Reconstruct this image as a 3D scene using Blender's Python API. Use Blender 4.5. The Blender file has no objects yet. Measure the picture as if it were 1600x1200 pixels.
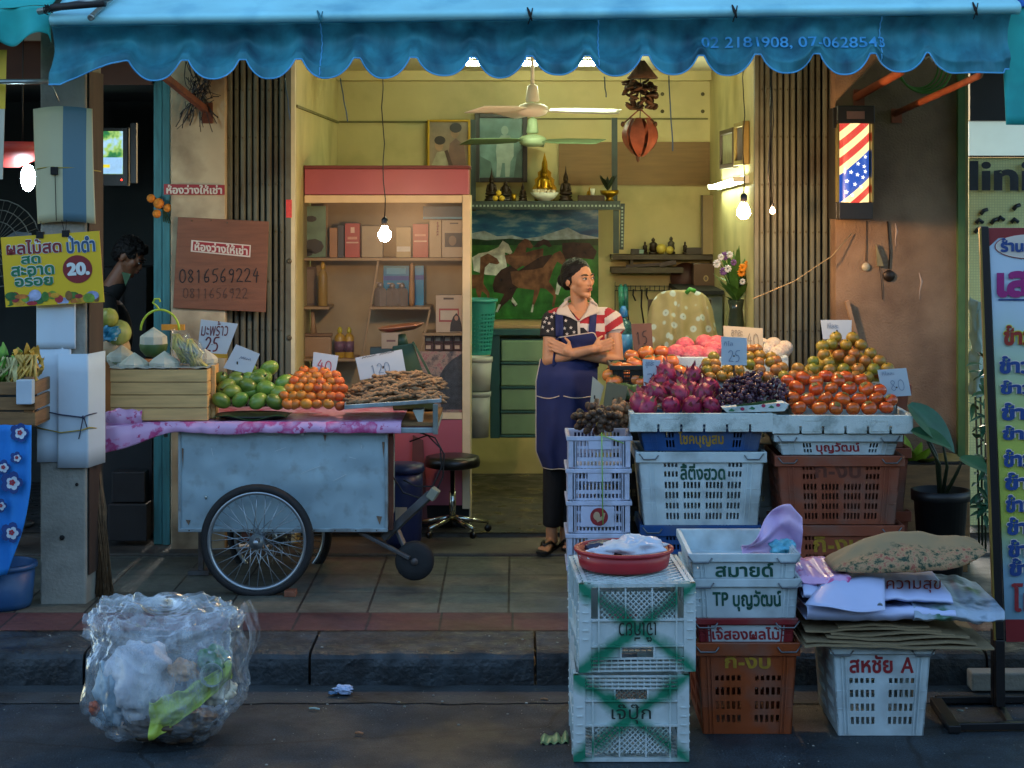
import bpy,bmesh,math,random
from mathutils import Vector,Matrix,noise,geometry
from mathutils.bvhtree import BVHTree
random.seed(7)
PI=math.pi
R=math.radians
scene=bpy.context.scene
COL=scene.collection
V=Vector
FOC,CX,HY,EYE=3000.0,806.0,300.0,2.2
cd=bpy.data.cameras.new('camera')
cam=bpy.data.objects.new('camera',cd)
COL.objects.link(cam)
cam.location=(0,0,EYE)
cam.rotation_euler=(R(90),0,0)
cd.sensor_width=36
cd.lens=FOC/1600*36
cd.shift_x=(800-CX)/1600
cd.shift_y=-(600-HY)/1600
cd.clip_end=2000
scene.camera=cam
SUN_EL,SUN_ROT=14.0,0.0
wd=bpy.data.worlds.new('World')
scene.world=wd
wd.use_nodes=True
wn=wd.node_tree.nodes
sky=wn.new('ShaderNodeTexSky')
sky.sky_type='NISHITA'
sky.sun_disc=False
sky.sun_elevation=R(SUN_EL)
sky.sun_rotation=R(SUN_ROT)
sky.ozone_density=1.7
sky.air_density=1.0
sky.dust_density=0.5
bg=wn['Background']
wd.node_tree.links.new(sky.outputs[0],bg.inputs[0])
bg.inputs[1].default_value=0.15
sl=bpy.data.lights.new('sun','SUN')
sl.energy=0.3
sl.angle=R(12)
sl.color=(1.0,0.86,0.7)
sun=bpy.data.objects.new('sun',sl)
COL.objects.link(sun)
_d=V((math.sin(R(SUN_ROT))*math.cos(R(SUN_EL)),math.cos(R(SUN_ROT))*math.cos(R(SUN_EL)),math.sin(R(SUN_EL))))
sun.rotation_euler=(-_d).to_track_quat('-Z','Y').to_euler()
sun.location=(0,30,20)
scene.view_settings.view_transform='Standard'
scene.view_settings.look='None'
scene.view_settings.exposure=1.97
scene.view_settings.gamma=1.0
try:
 scene.cycles.use_denoising=True
 scene.cycles.max_bounces=8
 scene.cycles.transparent_max_bounces=16
 scene.cycles.sample_clamp_indirect=1.2
 scene.cycles.caustics_reflective=False
 scene.cycles.caustics_refractive=False
except Exception:
 pass
def P(px,py,Y):
 return V(((px-CX)/FOC*Y,Y,EYE-(py-HY)/FOC*Y))
def PX(px,Y):return(px-CX)/FOC*Y
def PZ(py,Y):return EYE-(py-HY)/FOC*Y
def S(n,Y):return n*Y/FOC
def rnd(a,b):return random.uniform(a,b)
def lin(h):
 h=h.lstrip('#')
 r=[]
 for i in(0,2,4):
  c=int(h[i:i+2],16)/255
  r.append(c/12.92 if c<=0.04045 else((c+0.055)/1.055)**2.4)
 return tuple(r)
_M={}
def mat(name,col='#808080',rough=0.6,metal=0.0,var=0.18,scale=9.0,bump=0.0,bscale=60.0,rndv=0.0,rndh=0.0,dirt=None,spec=0.5,coat=0.0,emit=0.0,ecol=None,sss=0.0,trans=0.0,alpha=1.0,stretch=None,rvar=0.0,weave=0):
 if name in _M:return _M[name]
 m=bpy.data.materials.new(name)
 m.use_nodes=True
 nt=m.node_tree
 N,L=nt.nodes,nt.links
 b=N['Principled BSDF']
 c=lin(col)if isinstance(col,str)else col
 tc=N.new('ShaderNodeTexCoord')
 vec=tc.outputs['Object']
 if stretch:
  mp=N.new('ShaderNodeMapping')
  mp.inputs['Scale'].default_value=stretch
  L.new(vec,mp.inputs['Vector'])
  vec=mp.outputs[0]
 cur=None
 def noi(sc,det=4.0):
  n=N.new('ShaderNodeTexNoise')
  n.inputs['Scale'].default_value=sc
  n.inputs['Detail'].default_value=det
  L.new(vec,n.inputs['Vector'])
  return n
 if var>0 or rndv>0 or rndh>0:
  hs=N.new('ShaderNodeHueSaturation')
  hs.inputs['Color'].default_value=(*c,1)
  mr=N.new('ShaderNodeMapRange')
  mr.inputs[1].default_value=0.3;mr.inputs[2].default_value=0.7
  mr.inputs[3].default_value=1-var;mr.inputs[4].default_value=1+var
  n1=noi(scale,6.0)
  L.new(n1.outputs[0],mr.inputs[0])
  val=mr.outputs[0]
  if rndv>0 or rndh>0:
   oi=N.new('ShaderNodeObjectInfo')
   m2=N.new('ShaderNodeMapRange')
   m2.inputs[3].default_value=1-rndv;m2.inputs[4].default_value=1+rndv
   L.new(oi.outputs['Random'],m2.inputs[0])
   mm=N.new('ShaderNodeMath');mm.operation='MULTIPLY'
   L.new(val,mm.inputs[0]);L.new(m2.outputs[0],mm.inputs[1])
   val=mm.outputs[0]
   if rndh>0:
    w=N.new('ShaderNodeTexWhiteNoise');w.noise_dimensions='1D'
    L.new(oi.outputs['Random'],w.inputs['W'])
    m3=N.new('ShaderNodeMapRange')
    m3.inputs[3].default_value=0.5-rndh;m3.inputs[4].default_value=0.5+rndh
    L.new(w.outputs[0],m3.inputs[0]);L.new(m3.outputs[0],hs.inputs['Hue'])
  L.new(val,hs.inputs['Value'])
  cur=hs.outputs[0]
 if dirt:
  dc,amt,dsc=dirt
  n2=noi(dsc,8.0)
  mr=N.new('ShaderNodeMapRange')
  mr.inputs[1].default_value=0.62-amt*0.3;mr.inputs[2].default_value=0.78-amt*0.1
  mr.inputs[4].default_value=min(1.0,amt*1.4)
  L.new(n2.outputs[0],mr.inputs[0])
  mx=N.new('ShaderNodeMix');mx.data_type='RGBA'
  L.new(mr.outputs[0],mx.inputs['Factor'])
  if cur:L.new(cur,mx.inputs['A'])
  else:mx.inputs['A'].default_value=(*c,1)
  mx.inputs['B'].default_value=(*lin(dc),1)
  cur=mx.outputs['Result']
 if cur:L.new(cur,b.inputs['Base Color'])
 else:b.inputs['Base Color'].default_value=(*c,1)
 b.inputs['Roughness'].default_value=rough
 if rvar>0:
  n3=noi(scale*1.7)
  mr=N.new('ShaderNodeMapRange')
  mr.inputs[1].default_value=0.35;mr.inputs[2].default_value=0.65
  mr.inputs[3].default_value=max(0.03,rough-rvar);mr.inputs[4].default_value=min(1,rough+rvar)
  L.new(n3.outputs[0],mr.inputs[0]);L.new(mr.outputs[0],b.inputs['Roughness'])
 b.inputs['Metallic'].default_value=metal
 b.inputs['Specular IOR Level'].default_value=spec
 b.inputs['Coat Weight'].default_value=coat
 if sss>0:
  b.inputs['Subsurface Weight'].default_value=sss
  b.inputs['Subsurface Radius'].default_value=(0.01,0.004,0.002)
  b.inputs['Subsurface Scale'].default_value=0.5
 if trans>0:b.inputs['Transmission Weight'].default_value=trans
 if alpha<1:b.inputs['Alpha'].default_value=alpha
 if emit>0:
  b.inputs['Emission Color'].default_value=(*(lin(ecol)if ecol else c),1)
  b.inputs['Emission Strength'].default_value=emit
  if emit<2:m.cycles.emission_sampling='NONE'
 if bump>0:
  n4=noi(bscale,5.0)
  bp=N.new('ShaderNodeBump')
  bp.inputs['Strength'].default_value=min(1.0,bump)
  bp.inputs['Distance'].default_value=0.01
  L.new(n4.outputs[0],bp.inputs['Height']);L.new(bp.outputs[0],b.inputs['Normal'])
 _M[name]=m
 return m
class MB:
 """collects geometry of ONE object; vertices are stored relative to off"""
 def __init__(s,off=(0,0,0)):
  s.v,s.f,s.mi,s.sm=[],[],[],[]
  s.off=V(off)
  s.X=None
 def put(s,verts,faces,m=0,smooth=False):
  b=len(s.v)
  for p in verts:
   p=V(p)
   if s.X is not None:p=s.X@p
   s.v.append(p-s.off)
  for f in faces:
   s.f.append([i+b for i in f]);s.mi.append(m);s.sm.append(smooth)
 def box(s,x0,x1,y0,y1,z0,z1,m=0,rot=None,piv=None):
  vs=[V((x,y,z))for x in(x0,x1)for y in(y0,y1)for z in(z0,z1)]
  if rot is not None:
   c=V(piv)if piv is not None else V(((x0+x1)/2,(y0+y1)/2,(z0+z1)/2))
   vs=[rot@(p-c)+c for p in vs]
  s.put(vs,[(0,1,3,2),(4,6,7,5),(0,4,5,1),(2,3,7,6),(0,2,6,4),(1,5,7,3)],m)
 def bar(s,a,b,w,d,m=0,up=(0,0,1)):
  a,b=V(a),V(b)
  t=(b-a).normalized();u=V(up)
  if abs(t.dot(u))>0.98:u=V((0,1,0))
  x=t.cross(u).normalized();y=x.cross(t).normalized()
  vs=[p+x*(i*w/2)+y*(j*d/2)for p in(a,b)for i in(-1,1)for j in(-1,1)]
  s.put(vs,[(0,1,3,2),(4,6,7,5),(0,4,5,1),(2,3,7,6),(0,2,6,4),(1,5,7,3)],m)
 def tube(s,pts,r,n=8,m=0,cap=True,closed=False,flat=1.0,smooth=True):
  pts=[V(p)for p in pts]
  k=len(pts)
  rr=r if isinstance(r,(list,tuple))else[r]*k
  vs=[];last=None
  for i,p in enumerate(pts):
   if closed:t=pts[(i+1)%k]-pts[i-1]
   else:t=pts[min(i+1,k-1)]-pts[max(i-1,0)]
   if t.length<1e-9:t=V((0,0,1))
   t.normalize()
   if last is None:
    u=V((0,0,1))if abs(t.z)<0.9 else V((0,1,0))
    x=t.cross(u).normalized()
   else:
    x=(last-t*last.dot(t))
    x=x.normalized()if x.length>1e-6 else t.orthogonal().normalized()
   last=x
   y=t.cross(x)
   for j in range(n):
    a=2*PI*j/n
    vs.append(p+(x*math.cos(a)+y*math.sin(a)*flat)*rr[i])
  fs=[]
  for i in range(k if closed else k-1):
   for j in range(n):
    a,b2=i*n+j,i*n+(j+1)%n
    c,d=((i+1)%k)*n+(j+1)%n,((i+1)%k)*n+j
    fs.append((a,b2,c,d))
  if cap and not closed:
   fs.append(tuple(range(n))[::-1]);fs.append(tuple((k-1)*n+j for j in range(n)))
  s.put(vs,fs,m,smooth)
 def lathe(s,prof,c=(0,0,0),n=20,m=0,axis=None,smooth=True,a0=0,a1=2*PI,sx=1,sy=1,ring=False):
  c=V(c);vs=[];full=abs(a1-a0-2*PI)<1e-6
  nn=n if full else n+1
  q=V((0,0,1)).rotation_difference(V(axis))if axis is not None else None
  for r,z in prof:
   for j in range(nn):
    a=a0+(a1-a0)*j/n
    p=V((r*math.cos(a)*sx,r*math.sin(a)*sy,z))
    if q:p=q@p
    vs.append(c+p)
  fs=[]
  for i in range(len(prof)-1):
   for j in range(n):
    fs.append((i*nn+j,i*nn+(j+1)%nn,(i+1)*nn+(j+1)%nn,(i+1)*nn+j))
  if ring:
   k=(len(prof)-1)*nn
   for j in range(n):fs.append((k+j,k+(j+1)%nn,(j+1)%nn,j))
  elif full:
   if prof[0][0]>1e-6:fs.append(tuple(range(n))[::-1])
   if prof[-1][0]>1e-6:fs.append(tuple((len(prof)-1)*n+j for j in range(n)))
  s.put(vs,fs,m,smooth)
 def ell(s,c,r,nu=16,nv=10,m=0,q=None,fn=None):
  if not isinstance(r,(tuple,list)):r=(r,r,r)
  c=V(c);vs=[];fs=[]
  for i in range(nv+1):
   th=PI*i/nv
   for j in range(nu):
    ph=2*PI*j/nu
    d=V((math.sin(th)*math.cos(ph),math.sin(th)*math.sin(ph),math.cos(th)))
    k=fn(d)if fn else 1.0
    p=V((d.x*r[0]*k,d.y*r[1]*k,d.z*r[2]*k))
    if q:p=q@p
    vs.append(c+p)
  for i in range(nv):
   for j in range(nu):
    fs.append((i*nu+j,(i+1)*nu+j,(i+1)*nu+(j+1)%nu,i*nu+(j+1)%nu))
  s.put(vs,fs,m,True)
 def cap(s,a,b,ra,rb,n=14,m=0):
  """tapered capsule"""
  a,b=V(a),V(b);t=(b-a);ln=t.length;t.normalize()
  prof=[(0.0,-ra)]
  for k in(0.35,0.7,1.0):prof.append((ra*math.sin(k*PI/2),-ra*math.cos(k*PI/2)))
  for k in(0.0,0.3,0.65):prof.append((rb*math.cos(k*PI/2),ln+rb*math.sin(k*PI/2)))
  prof.append((0.0,ln+rb))
  s.lathe(prof,a,n,m,axis=t)
 def grid(s,fn,nu,nv,m=0,smooth=True):
  vs=[fn(i/nu,j/nv)for j in range(nv+1)for i in range(nu+1)]
  fs=[(j*(nu+1)+i,j*(nu+1)+i+1,(j+1)*(nu+1)+i+1,(j+1)*(nu+1)+i)for j in range(nv)for i in range(nu)]
  s.put(vs,fs,m,smooth)
 def poly(s,pts,m=0):
  s.put(pts,[tuple(range(len(pts)))],m)
 def prism(s,pts,ext,m=0):
  """extrude a planar polygon by vector ext"""
  pts=[V(p)for p in pts];e=V(ext);n=len(pts)
  nrm=V((0,0,0))
  for i in range(n):nrm+=pts[i].cross(pts[(i+1)%n])
  tri=geometry.tessellate_polygon([pts])
  vs=pts+[p+e for p in pts]
  fs=[tuple(t)for t in tri]+[tuple(i+n for i in t[::-1])for t in tri]
  fs+=[(i,(i+1)%n,(i+1)%n+n,i+n)for i in range(n)]
  s.put(vs,fs,m)
 def panel(s,us,vs_,hole,fmap,m=0):
  """perforated sheet: cells of the us x vs grid except those for which hole(i, j); fmap(u, v, t) t = 0 front 1 back"""
  nu,nv=len(us)-1,len(vs_)-1
  vs=[];fs=[]
  idx={}
  def vid(i,j,t):
   k=(i,j,t)
   if k not in idx:
    idx[k]=len(vs);vs.append(fmap(us[i],vs_[j],t))
   return idx[k]
  ok=lambda i,j:0<=i<nu and 0<=j<nv and not hole(i,j)
  for i in range(nu):
   for j in range(nv):
    if not ok(i,j):continue
    fs.append((vid(i,j,0),vid(i+1,j,0),vid(i+1,j+1,0),vid(i,j+1,0)))
    fs.append((vid(i,j+1,1),vid(i+1,j+1,1),vid(i+1,j,1),vid(i,j,1)))
    if not ok(i,j-1):fs.append((vid(i,j,0),vid(i,j,1),vid(i+1,j,1),vid(i+1,j,0)))
    if not ok(i,j+1):fs.append((vid(i,j+1,0),vid(i+1,j+1,0),vid(i+1,j+1,1),vid(i,j+1,1)))
    if not ok(i-1,j):fs.append((vid(i,j,0),vid(i,j+1,0),vid(i,j+1,1),vid(i,j,1)))
    if not ok(i+1,j):fs.append((vid(i+1,j,0),vid(i+1,j,1),vid(i+1,j+1,1),vid(i+1,j+1,0)))
  s.put(vs,fs,m)
 def build(s,name,mats,parent=None,loc=None,rotz=0.0,bevel=0.0,sub=0,recalc=True,solid=0.0,weld=False):
  me=bpy.data.meshes.new(name)
  me.from_pydata([tuple(p)for p in s.v],[],s.f)
  if not isinstance(mats,(list,tuple)):mats=[mats]
  for m_ in mats:me.materials.append(m_)
  me.polygons.foreach_set('material_index',s.mi)
  me.polygons.foreach_set('use_smooth',s.sm)
  if recalc or weld:
   bm=bmesh.new();bm.from_mesh(me)
   if weld:bmesh.ops.remove_doubles(bm,verts=bm.verts,dist=1e-5)
   bmesh.ops.recalc_face_normals(bm,faces=bm.faces)
   bm.to_mesh(me);bm.free()
  me.update()
  o=bpy.data.objects.new(name,me)
  COL.objects.link(o)
  if parent is not None:o.parent=parent
  if loc is not None:o.location=loc
  o.rotation_euler.z=rotz
  if solid:
   d=o.modifiers.new('solid','SOLIDIFY');d.thickness=solid;d.offset=0
  if bevel:
   d=o.modifiers.new('bevel','BEVEL');d.width=bevel;d.segments=2;d.limit_method='ANGLE';d.angle_limit=R(40)
  if sub:
   d=o.modifiers.new('sub','SUBSURF');d.levels=sub;d.render_levels=sub
  return o
def tag(o,label=None,cat=None,group=None,kind=None):
 if label:o['label']=label
 if cat:o['category']=cat
 if group:o['group']=group
 if kind:o['kind']=kind
 return o
def thing(name,label,cat,loc=(0,0,0),rotz=0.0,group=None):
 o=bpy.data.objects.new(name,None)
 o.empty_display_size=0.05
 COL.objects.link(o)
 o.location=loc;o.rotation_euler.z=rotz
 return tag(o,label,cat,group)
def dup(o,loc=None,rotz=None,label=None,group=None,parent=None):
 c=o.copy();COL.objects.link(c)
 if parent is not None:c.parent=parent
 if loc is not None:c.location=loc
 if rotz is not None:c.rotation_euler.z=rotz
 if label:c['label']=label
 if group:c['group']=group
 for ch in list(o.children):dup(ch,parent=c)
 return c
def remesh(mb,name,mats,parent,voxel,smooth=4,loc=None,matfn=None):
 o=mb.build(name,mats,parent,loc)
 d=o.modifiers.new('r','REMESH');d.mode='VOXEL';d.voxel_size=voxel;d.use_smooth_shade=True
 if smooth:
  d=o.modifiers.new('s','SMOOTH');d.factor=0.5;d.iterations=smooth
 dg=bpy.context.evaluated_depsgraph_get()
 me=bpy.data.meshes.new_from_object(o.evaluated_get(dg))
 o.modifiers.clear()
 o.data=me
 me.materials.clear()
 for m_ in(mats if isinstance(mats,(list,tuple))else[mats]):me.materials.append(m_)
 for p in me.polygons:
  p.use_smooth=True
  if matfn:p.material_index=matfn(p.center,p.normal)
 return o
_T={}
def text2d(s,bold=0.0,shear=0.0):
 k=(s,bold,shear)
 if k in _T:return _T[k]
 c=bpy.data.curves.new('t','FONT')
 c.body=s;c.size=1.0;c.resolution_u=4;c.fill_mode='NONE';c.shear=shear
 o=bpy.data.objects.new('t',c);COL.objects.link(o)
 dg=bpy.context.evaluated_depsgraph_get()
 me=bpy.data.meshes.new_from_object(o.evaluated_get(dg))
 bpy.data.objects.remove(o);bpy.data.curves.remove(c)
 nb={}
 for e in me.edges:
  a,b=e.vertices
  nb.setdefault(a,[]).append(b);nb.setdefault(b,[]).append(a)
 seen=set();loops=[]
 for st in nb:
  if st in seen:continue
  lp=[st];seen.add(st);cur=st
  while True:
   nx=[q for q in nb[cur]if q not in seen]
   if not nx:break
   cur=nx[0];seen.add(cur);lp.append(cur)
  pts=[V((me.vertices[i].co.x,me.vertices[i].co.y))for i in lp]
  q=[]
  for p in pts:
   if not q or(p-q[-1]).length>1e-5:q.append(p)
  if len(q)>2:loops.append((min(lp),lp,q))
 co={i:v.co.copy()for i,v in enumerate(me.vertices)}
 def area(q):return sum(q[i].x*q[(i+1)%len(q)].y-q[(i+1)%len(q)].x*q[i].y for i in range(len(q)))/2
 L2=[]
 for mn,lp,q in loops:
  if lp[1]!=mn+1:q=[q[0]]+q[1:][::-1]
  L2.append((q,area(q)))
 bpy.data.meshes.remove(me)
 if not L2:_T[k]=[];return[]
 def inside(p,q):
  r=False
  for i in range(len(q)):
   a,b=q[i],q[i-1]
   if(a.y>p.y)!=(b.y>p.y)and p.x<(b.x-a.x)*(p.y-a.y)/(b.y-a.y)+a.x:r=not r
  return r
 def fat(q,d,sg):
  n=len(q);out=[]
  for i in range(n):
   t=(q[(i+1)%n]-q[i-1])
   if t.length<1e-9:out.append(q[i]);continue
   t.normalize();out.append(q[i]+V((t.y,-t.x))*d*sg)
  return out
 hol=[(h,a)for h,a in L2 if any(a*a2<0 and abs(a2)>abs(a)and inside(h[0],q2)for q2,a2 in L2)]
 ids=[id(h)for h,a in hol]
 outs=[(q,a)for q,a in L2 if id(q)not in ids]
 res=[]
 for q,aq in outs:
  sg=1 if aq>0 else-1
  hs=[h for h,a in hol if a*aq<0 and inside(h[0],q)]
  if bold:rq=fat(q,bold,sg);rh=[fat(h,bold,sg)for h in hs]
  else:rq,rh=q,hs
  polys=[[V((p.x,p.y,0))for p in rq]]+[[V((p.x,p.y,0))for p in h]for h in rh]
  flatp=[p for pl in polys for p in pl]
  res.append((flatp,geometry.tessellate_polygon(polys)))
 _T[k]=res
 return res
def letter(s,bl,br,tl,m,parent,off=0.002,bold=0.0,name='lettering',mb=None,keep=False,nrm=None,shear=0.0):
 """writes s so that its bounding box fills the parallelogram bl, br, tl"""
 res=text2d(s,bold,shear)
 if not res:return None
 bl,br,tl=V(bl),V(br),V(tl)
 xs=[p.x for f,t in res for p in f];ys=[p.y for f,t in res for p in f]
 x0,x1,y0,y1=min(xs),max(xs),min(ys),max(ys)
 ux,uy=br-bl,tl-bl
 if keep:
  k=min(ux.length/(x1-x0),uy.length/(y1-y0))
  cx=bl+ux*0.5+uy*0.5
  ux=ux.normalized()*(x1-x0)*k;uy=uy.normalized()*(y1-y0)*k
  bl=cx-ux*0.5-uy*0.5
 n=V(nrm)if nrm is not None else ux.cross(uy).normalized()
 own=mb is None
 if own:mb=MB()
 for i,(f,tris)in enumerate(res):
  vs=[bl+ux*((p.x-x0)/(x1-x0))+uy*((p.y-y0)/(y1-y0))+n*(off+0.0003*(i%5))for p in f]
  mb.put(vs,[tuple(t)for t in tris])
 if own:return mb.build(name,m,parent,recalc=False)
DIG={'0':[[(.5,1),(.15,.85),(.05,.5),(.15,.12),(.5,0),(.85,.15),(.95,.5),(.85,.88),(.5,1)]],'1':[[(.3,.8),(.55,1),(.5,0)]],'2':[[(.05,.8),(.3,1),(.75,.95),(.85,.7),(.5,.35),(.05,.02),(.5,.06),(.98,.02)]],'4':[[(.6,1),(.05,.4),(.95,.45)],[(.75,.75),(.6,-.05)]],'5':[[(.95,1),(.25,.97),(.15,.55),(.6,.6),(.9,.35),(.7,.05),(.2,0)]],'6':[[(.75,1),(.3,.7),(.08,.25),(.35,0),(.8,.12),(.75,.42),(.2,.35)]],'7':[[(.05,.9),(.95,.95),(.45,0)]],'8':[[(.5,.52),(.1,.78),(.5,1),(.85,.78),(.5,.52),(.08,.22),(.5,0),(.92,.22),(.5,.52)]],'9':[[(.85,.7),(.5,.5),(.12,.72),(.5,1),(.85,.85),(.8,.4),(.55,0)]],'~':[[(0,.3),(.12,.7),(.2,.3),(.3,.75),(.4,.3),(.48,.7),(.6,.3),(.7,.6),(.8,.35),(.9,.7),(1,.4)]]}
def hand(s,bl,br,tl,m,parent,w=0.004,off=0.002,name='handwriting'):
 """felt-pen digits as flat ribbons"""
 bl,br,tl=V(bl),V(br),V(tl)
 ux,uy=br-bl,tl-bl
 n=ux.cross(uy).normalized();mb=MB();k=len(s)
 for i,ch in enumerate(s):
  for ln in DIG.get(ch,[]):
   pts=[]
   for a,b in zip(ln,ln[1:]):
    for q in(0,.25,.5,.75):pts.append((a[0]+(b[0]-a[0])*q,a[1]+(b[1]-a[1])*q))
   pts.append(ln[-1])
   sm=pts[:]
   for it in range(2):
    sm=[sm[0]]+[((sm[j-1][0]+sm[j][0]*2+sm[j+1][0])/4,(sm[j-1][1]+sm[j][1]*2+sm[j+1][1])/4)for j in range(1,len(sm)-1)]+[sm[-1]]
   p3=[bl+ux*((i+.1+.8*p[0])/k)+uy*p[1]+n*(off+.0004*(j%4))for j,p in enumerate(sm)]
   for j in range(len(p3)-1):
    t=(p3[j+1]-p3[j])
    if t.length<1e-7:continue
    t.normalize();sd=t.cross(n)*w/2;a,b=p3[j]-t*w*.3,p3[j+1]+t*w*.3
    o2=n*(.0002*(j%3))
    mb.put([a-sd+o2,a+sd+o2,b+sd+o2,b-sd+o2],[(0,1,2,3)])
 return mb.build(name,m,parent,recalc=False)
def wob(p,sc=3.0,amp=0.01):
 return V((noise.noise(V(p)*sc),noise.noise(V(p)*sc+V((9,3,1))),noise.noise(V(p)*sc+V((2,7,5)))))*amp
def node_mat(name):
 m=bpy.data.materials.new(name);m.use_nodes=True
 return m,m.node_tree.nodes,m.node_tree.links,m.node_tree.nodes['Principled BSDF']
def ramp(N,L,src,stops):
 r=N.new('ShaderNodeValToRGB')
 e=r.color_ramp.elements
 while len(e)<len(stops):e.new(0.5)
 for k,(p,c)in zip(e,stops):
  k.position=p;k.color=(*(lin(c)if isinstance(c,str)else c),1)
 L.new(src,r.inputs[0]);return r
def noise_n(N,L,vec,sc,det=6,rough=0.55):
 n=N.new('ShaderNodeTexNoise');n.inputs['Scale'].default_value=sc
 n.inputs['Detail'].default_value=det;n.inputs['Roughness'].default_value=rough
 L.new(vec,n.inputs['Vector']);return n
def mixc(N,L,f,a,b,mode='MIX'):
 x=N.new('ShaderNodeMix');x.data_type='RGBA';x.blend_type=mode
 for s_,v_ in(('Factor',f),('A',a),('B',b)):
  if isinstance(v_,(int,float)):x.inputs[s_].default_value=v_
  elif isinstance(v_,tuple):x.inputs[s_].default_value=(*v_,1)
  else:L.new(v_,x.inputs[s_])
 return x.outputs['Result']
def asphalt_mat():
 m,N,L,b=node_mat('asphalt')
 tc=N.new('ShaderNodeTexCoord');v=tc.outputs['Object']
 base=ramp(N,L,noise_n(N,L,v,1.1,8).outputs[0],[(0.32,(.008,.014,.018)),(0.5,(.016,.027,.035)),(0.7,(.029,.044,.054))])
 grit=ramp(N,L,noise_n(N,L,v,120,3,.7).outputs[0],[(0.36,(.2,.2,.2)),(0.55,(1,1,1)),(0.7,(2.6,2.6,2.6))])
 c=mixc(N,L,1.0,base.outputs[0],grit.outputs[0],'MULTIPLY')
 mid=ramp(N,L,noise_n(N,L,v,6.5,7,.7).outputs[0],[(.34,(.55,.55,.55)),(.5,(1,1,1)),(.66,(1.5,1.5,1.5))])
 c=mixc(N,L,.9,c,mid.outputs[0],'MULTIPLY')
 vo=N.new('ShaderNodeTexVoronoi');vo.feature='DISTANCE_TO_EDGE';vo.inputs['Scale'].default_value=.75
 wv=mixc(N,L,.12,v,noise_n(N,L,v,2.5,6).outputs['Color'],'ADD');L.new(wv,vo.inputs['Vector'])
 cr=ramp(N,L,vo.outputs['Distance'],[(.003,(.25,.25,.25)),(.010,(1,1,1))])
 c=mixc(N,L,1.0,c,cr.outputs[0],'MULTIPLY')
 sp=ramp(N,L,noise_n(N,L,v,42,2).outputs[0],[(0.735,(0,0,0)),(0.77,(.5,.5,.5))])
 c=mixc(N,L,sp.outputs[0],c,(.34,.36,.35))
 L.new(c,b.inputs['Base Color'])
 rr=ramp(N,L,noise_n(N,L,v,2.3,5).outputs[0],[(0.35,(.42,.42,.42)),(0.65,(.85,.85,.85))])
 L.new(rr.outputs[0],b.inputs['Roughness'])
 bp=N.new('ShaderNodeBump');bp.inputs['Strength'].default_value=.7;bp.inputs['Distance'].default_value=.006
 L.new(noise_n(N,L,v,150,3).outputs[0],bp.inputs['Height']);L.new(bp.outputs[0],b.inputs['Normal'])
 return m
def paving_mat(name,c1,c2,w,h,joint,offx=0.0,offy=0.0,stain=.5):
 m,N,L,b=node_mat(name)
 tc=N.new('ShaderNodeTexCoord')
 mp=N.new('ShaderNodeMapping');mp.inputs['Location'].default_value=(offx,offy,0)
 L.new(tc.outputs['Object'],mp.inputs['Vector']);v=mp.outputs[0]
 br=N.new('ShaderNodeTexBrick');br.offset=0.0;br.squash=1.0
 L.new(v,br.inputs['Vector'])
 br.inputs['Scale'].default_value=1.0
 br.inputs['Brick Width'].default_value=w;br.inputs['Row Height'].default_value=h
 br.inputs['Mortar Size'].default_value=joint;br.inputs['Mortar Smooth'].default_value=.2
 br.inputs['Bias'].default_value=0
 br.inputs['Color1'].default_value=(*lin(c1),1);br.inputs['Color2'].default_value=(*lin(c2),1)
 br.inputs['Mortar'].default_value=(.018,.018,.016,1)
 n1=ramp(N,L,noise_n(N,L,tc.outputs['Object'],2.2,9,.65).outputs[0],[(0.3,(.42,.42,.42)),(0.52,(.95,.95,.95)),(0.72,(1.35,1.33,1.28))])
 c=mixc(N,L,1.0,br.outputs[0],n1.outputs[0],'MULTIPLY')
 n2=ramp(N,L,noise_n(N,L,tc.outputs['Object'],26,6,.7).outputs[0],[(0.35,(.7,.7,.7)),(0.7,(1.25,1.25,1.25))])
 c=mixc(N,L,.8,c,n2.outputs[0],'MULTIPLY')
 n3=ramp(N,L,noise_n(N,L,tc.outputs['Object'],60,2).outputs[0],[(0.73,(0,0,0)),(0.76,(.6,.6,.6))])
 c=mixc(N,L,n3.outputs[0],c,(.03,.03,.03))
 L.new(c,b.inputs['Base Color'])
 rr=ramp(N,L,noise_n(N,L,tc.outputs['Object'],3.1,6).outputs[0],[(0.35,(.38,.38,.38)),(0.65,(.75,.75,.75))])
 L.new(rr.outputs[0],b.inputs['Roughness'])
 bp=N.new('ShaderNodeBump');bp.inputs['Strength'].default_value=.5;bp.inputs['Distance'].default_value=.004
 hh=mixc(N,L,.5,n2.outputs[0],br.outputs['Fac'],'SUBTRACT')
 L.new(hh,bp.inputs['Height']);L.new(bp.outputs[0],b.inputs['Normal'])
 return m
def sheet(name,x0,x1,y0,y1,z,m):
 mb=MB();mb.put([(x0,y0,z),(x1,y0,z),(x1,y1,z),(x0,y1,z)],[(0,1,2,3)])
 return tag(mb.build(name,m),kind='structure')
sheet('road',-150,150,-150,120,0.0,asphalt_mat())
mb=MB()
def gut(u,v):
 x=-7+14*u
 y0=8.25+.02*noise.noise((x*2.2,0,0))+.02*noise.noise((x*9,3,0))
 return V((x,y0+(8.52-y0)*v,.004+.012*v))
mb.grid(gut,400,2)
tag(mb.build('gutter',mat('gutter concrete',(.06,.075,.08),.7,var=.45,scale=3.2,bump=.6,bscale=70,dirt=('#10100d',1.0,3.2))),kind='structure')
mb=MB()
prof=[(8.50,-.02),(8.502,.10),(8.508,.13),(8.525,.149),(8.55,.156),(8.934,.157),(8.934,-.02)]
xs=-6.5
jx=PX(491,8.7)
k0=jx-6
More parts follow.
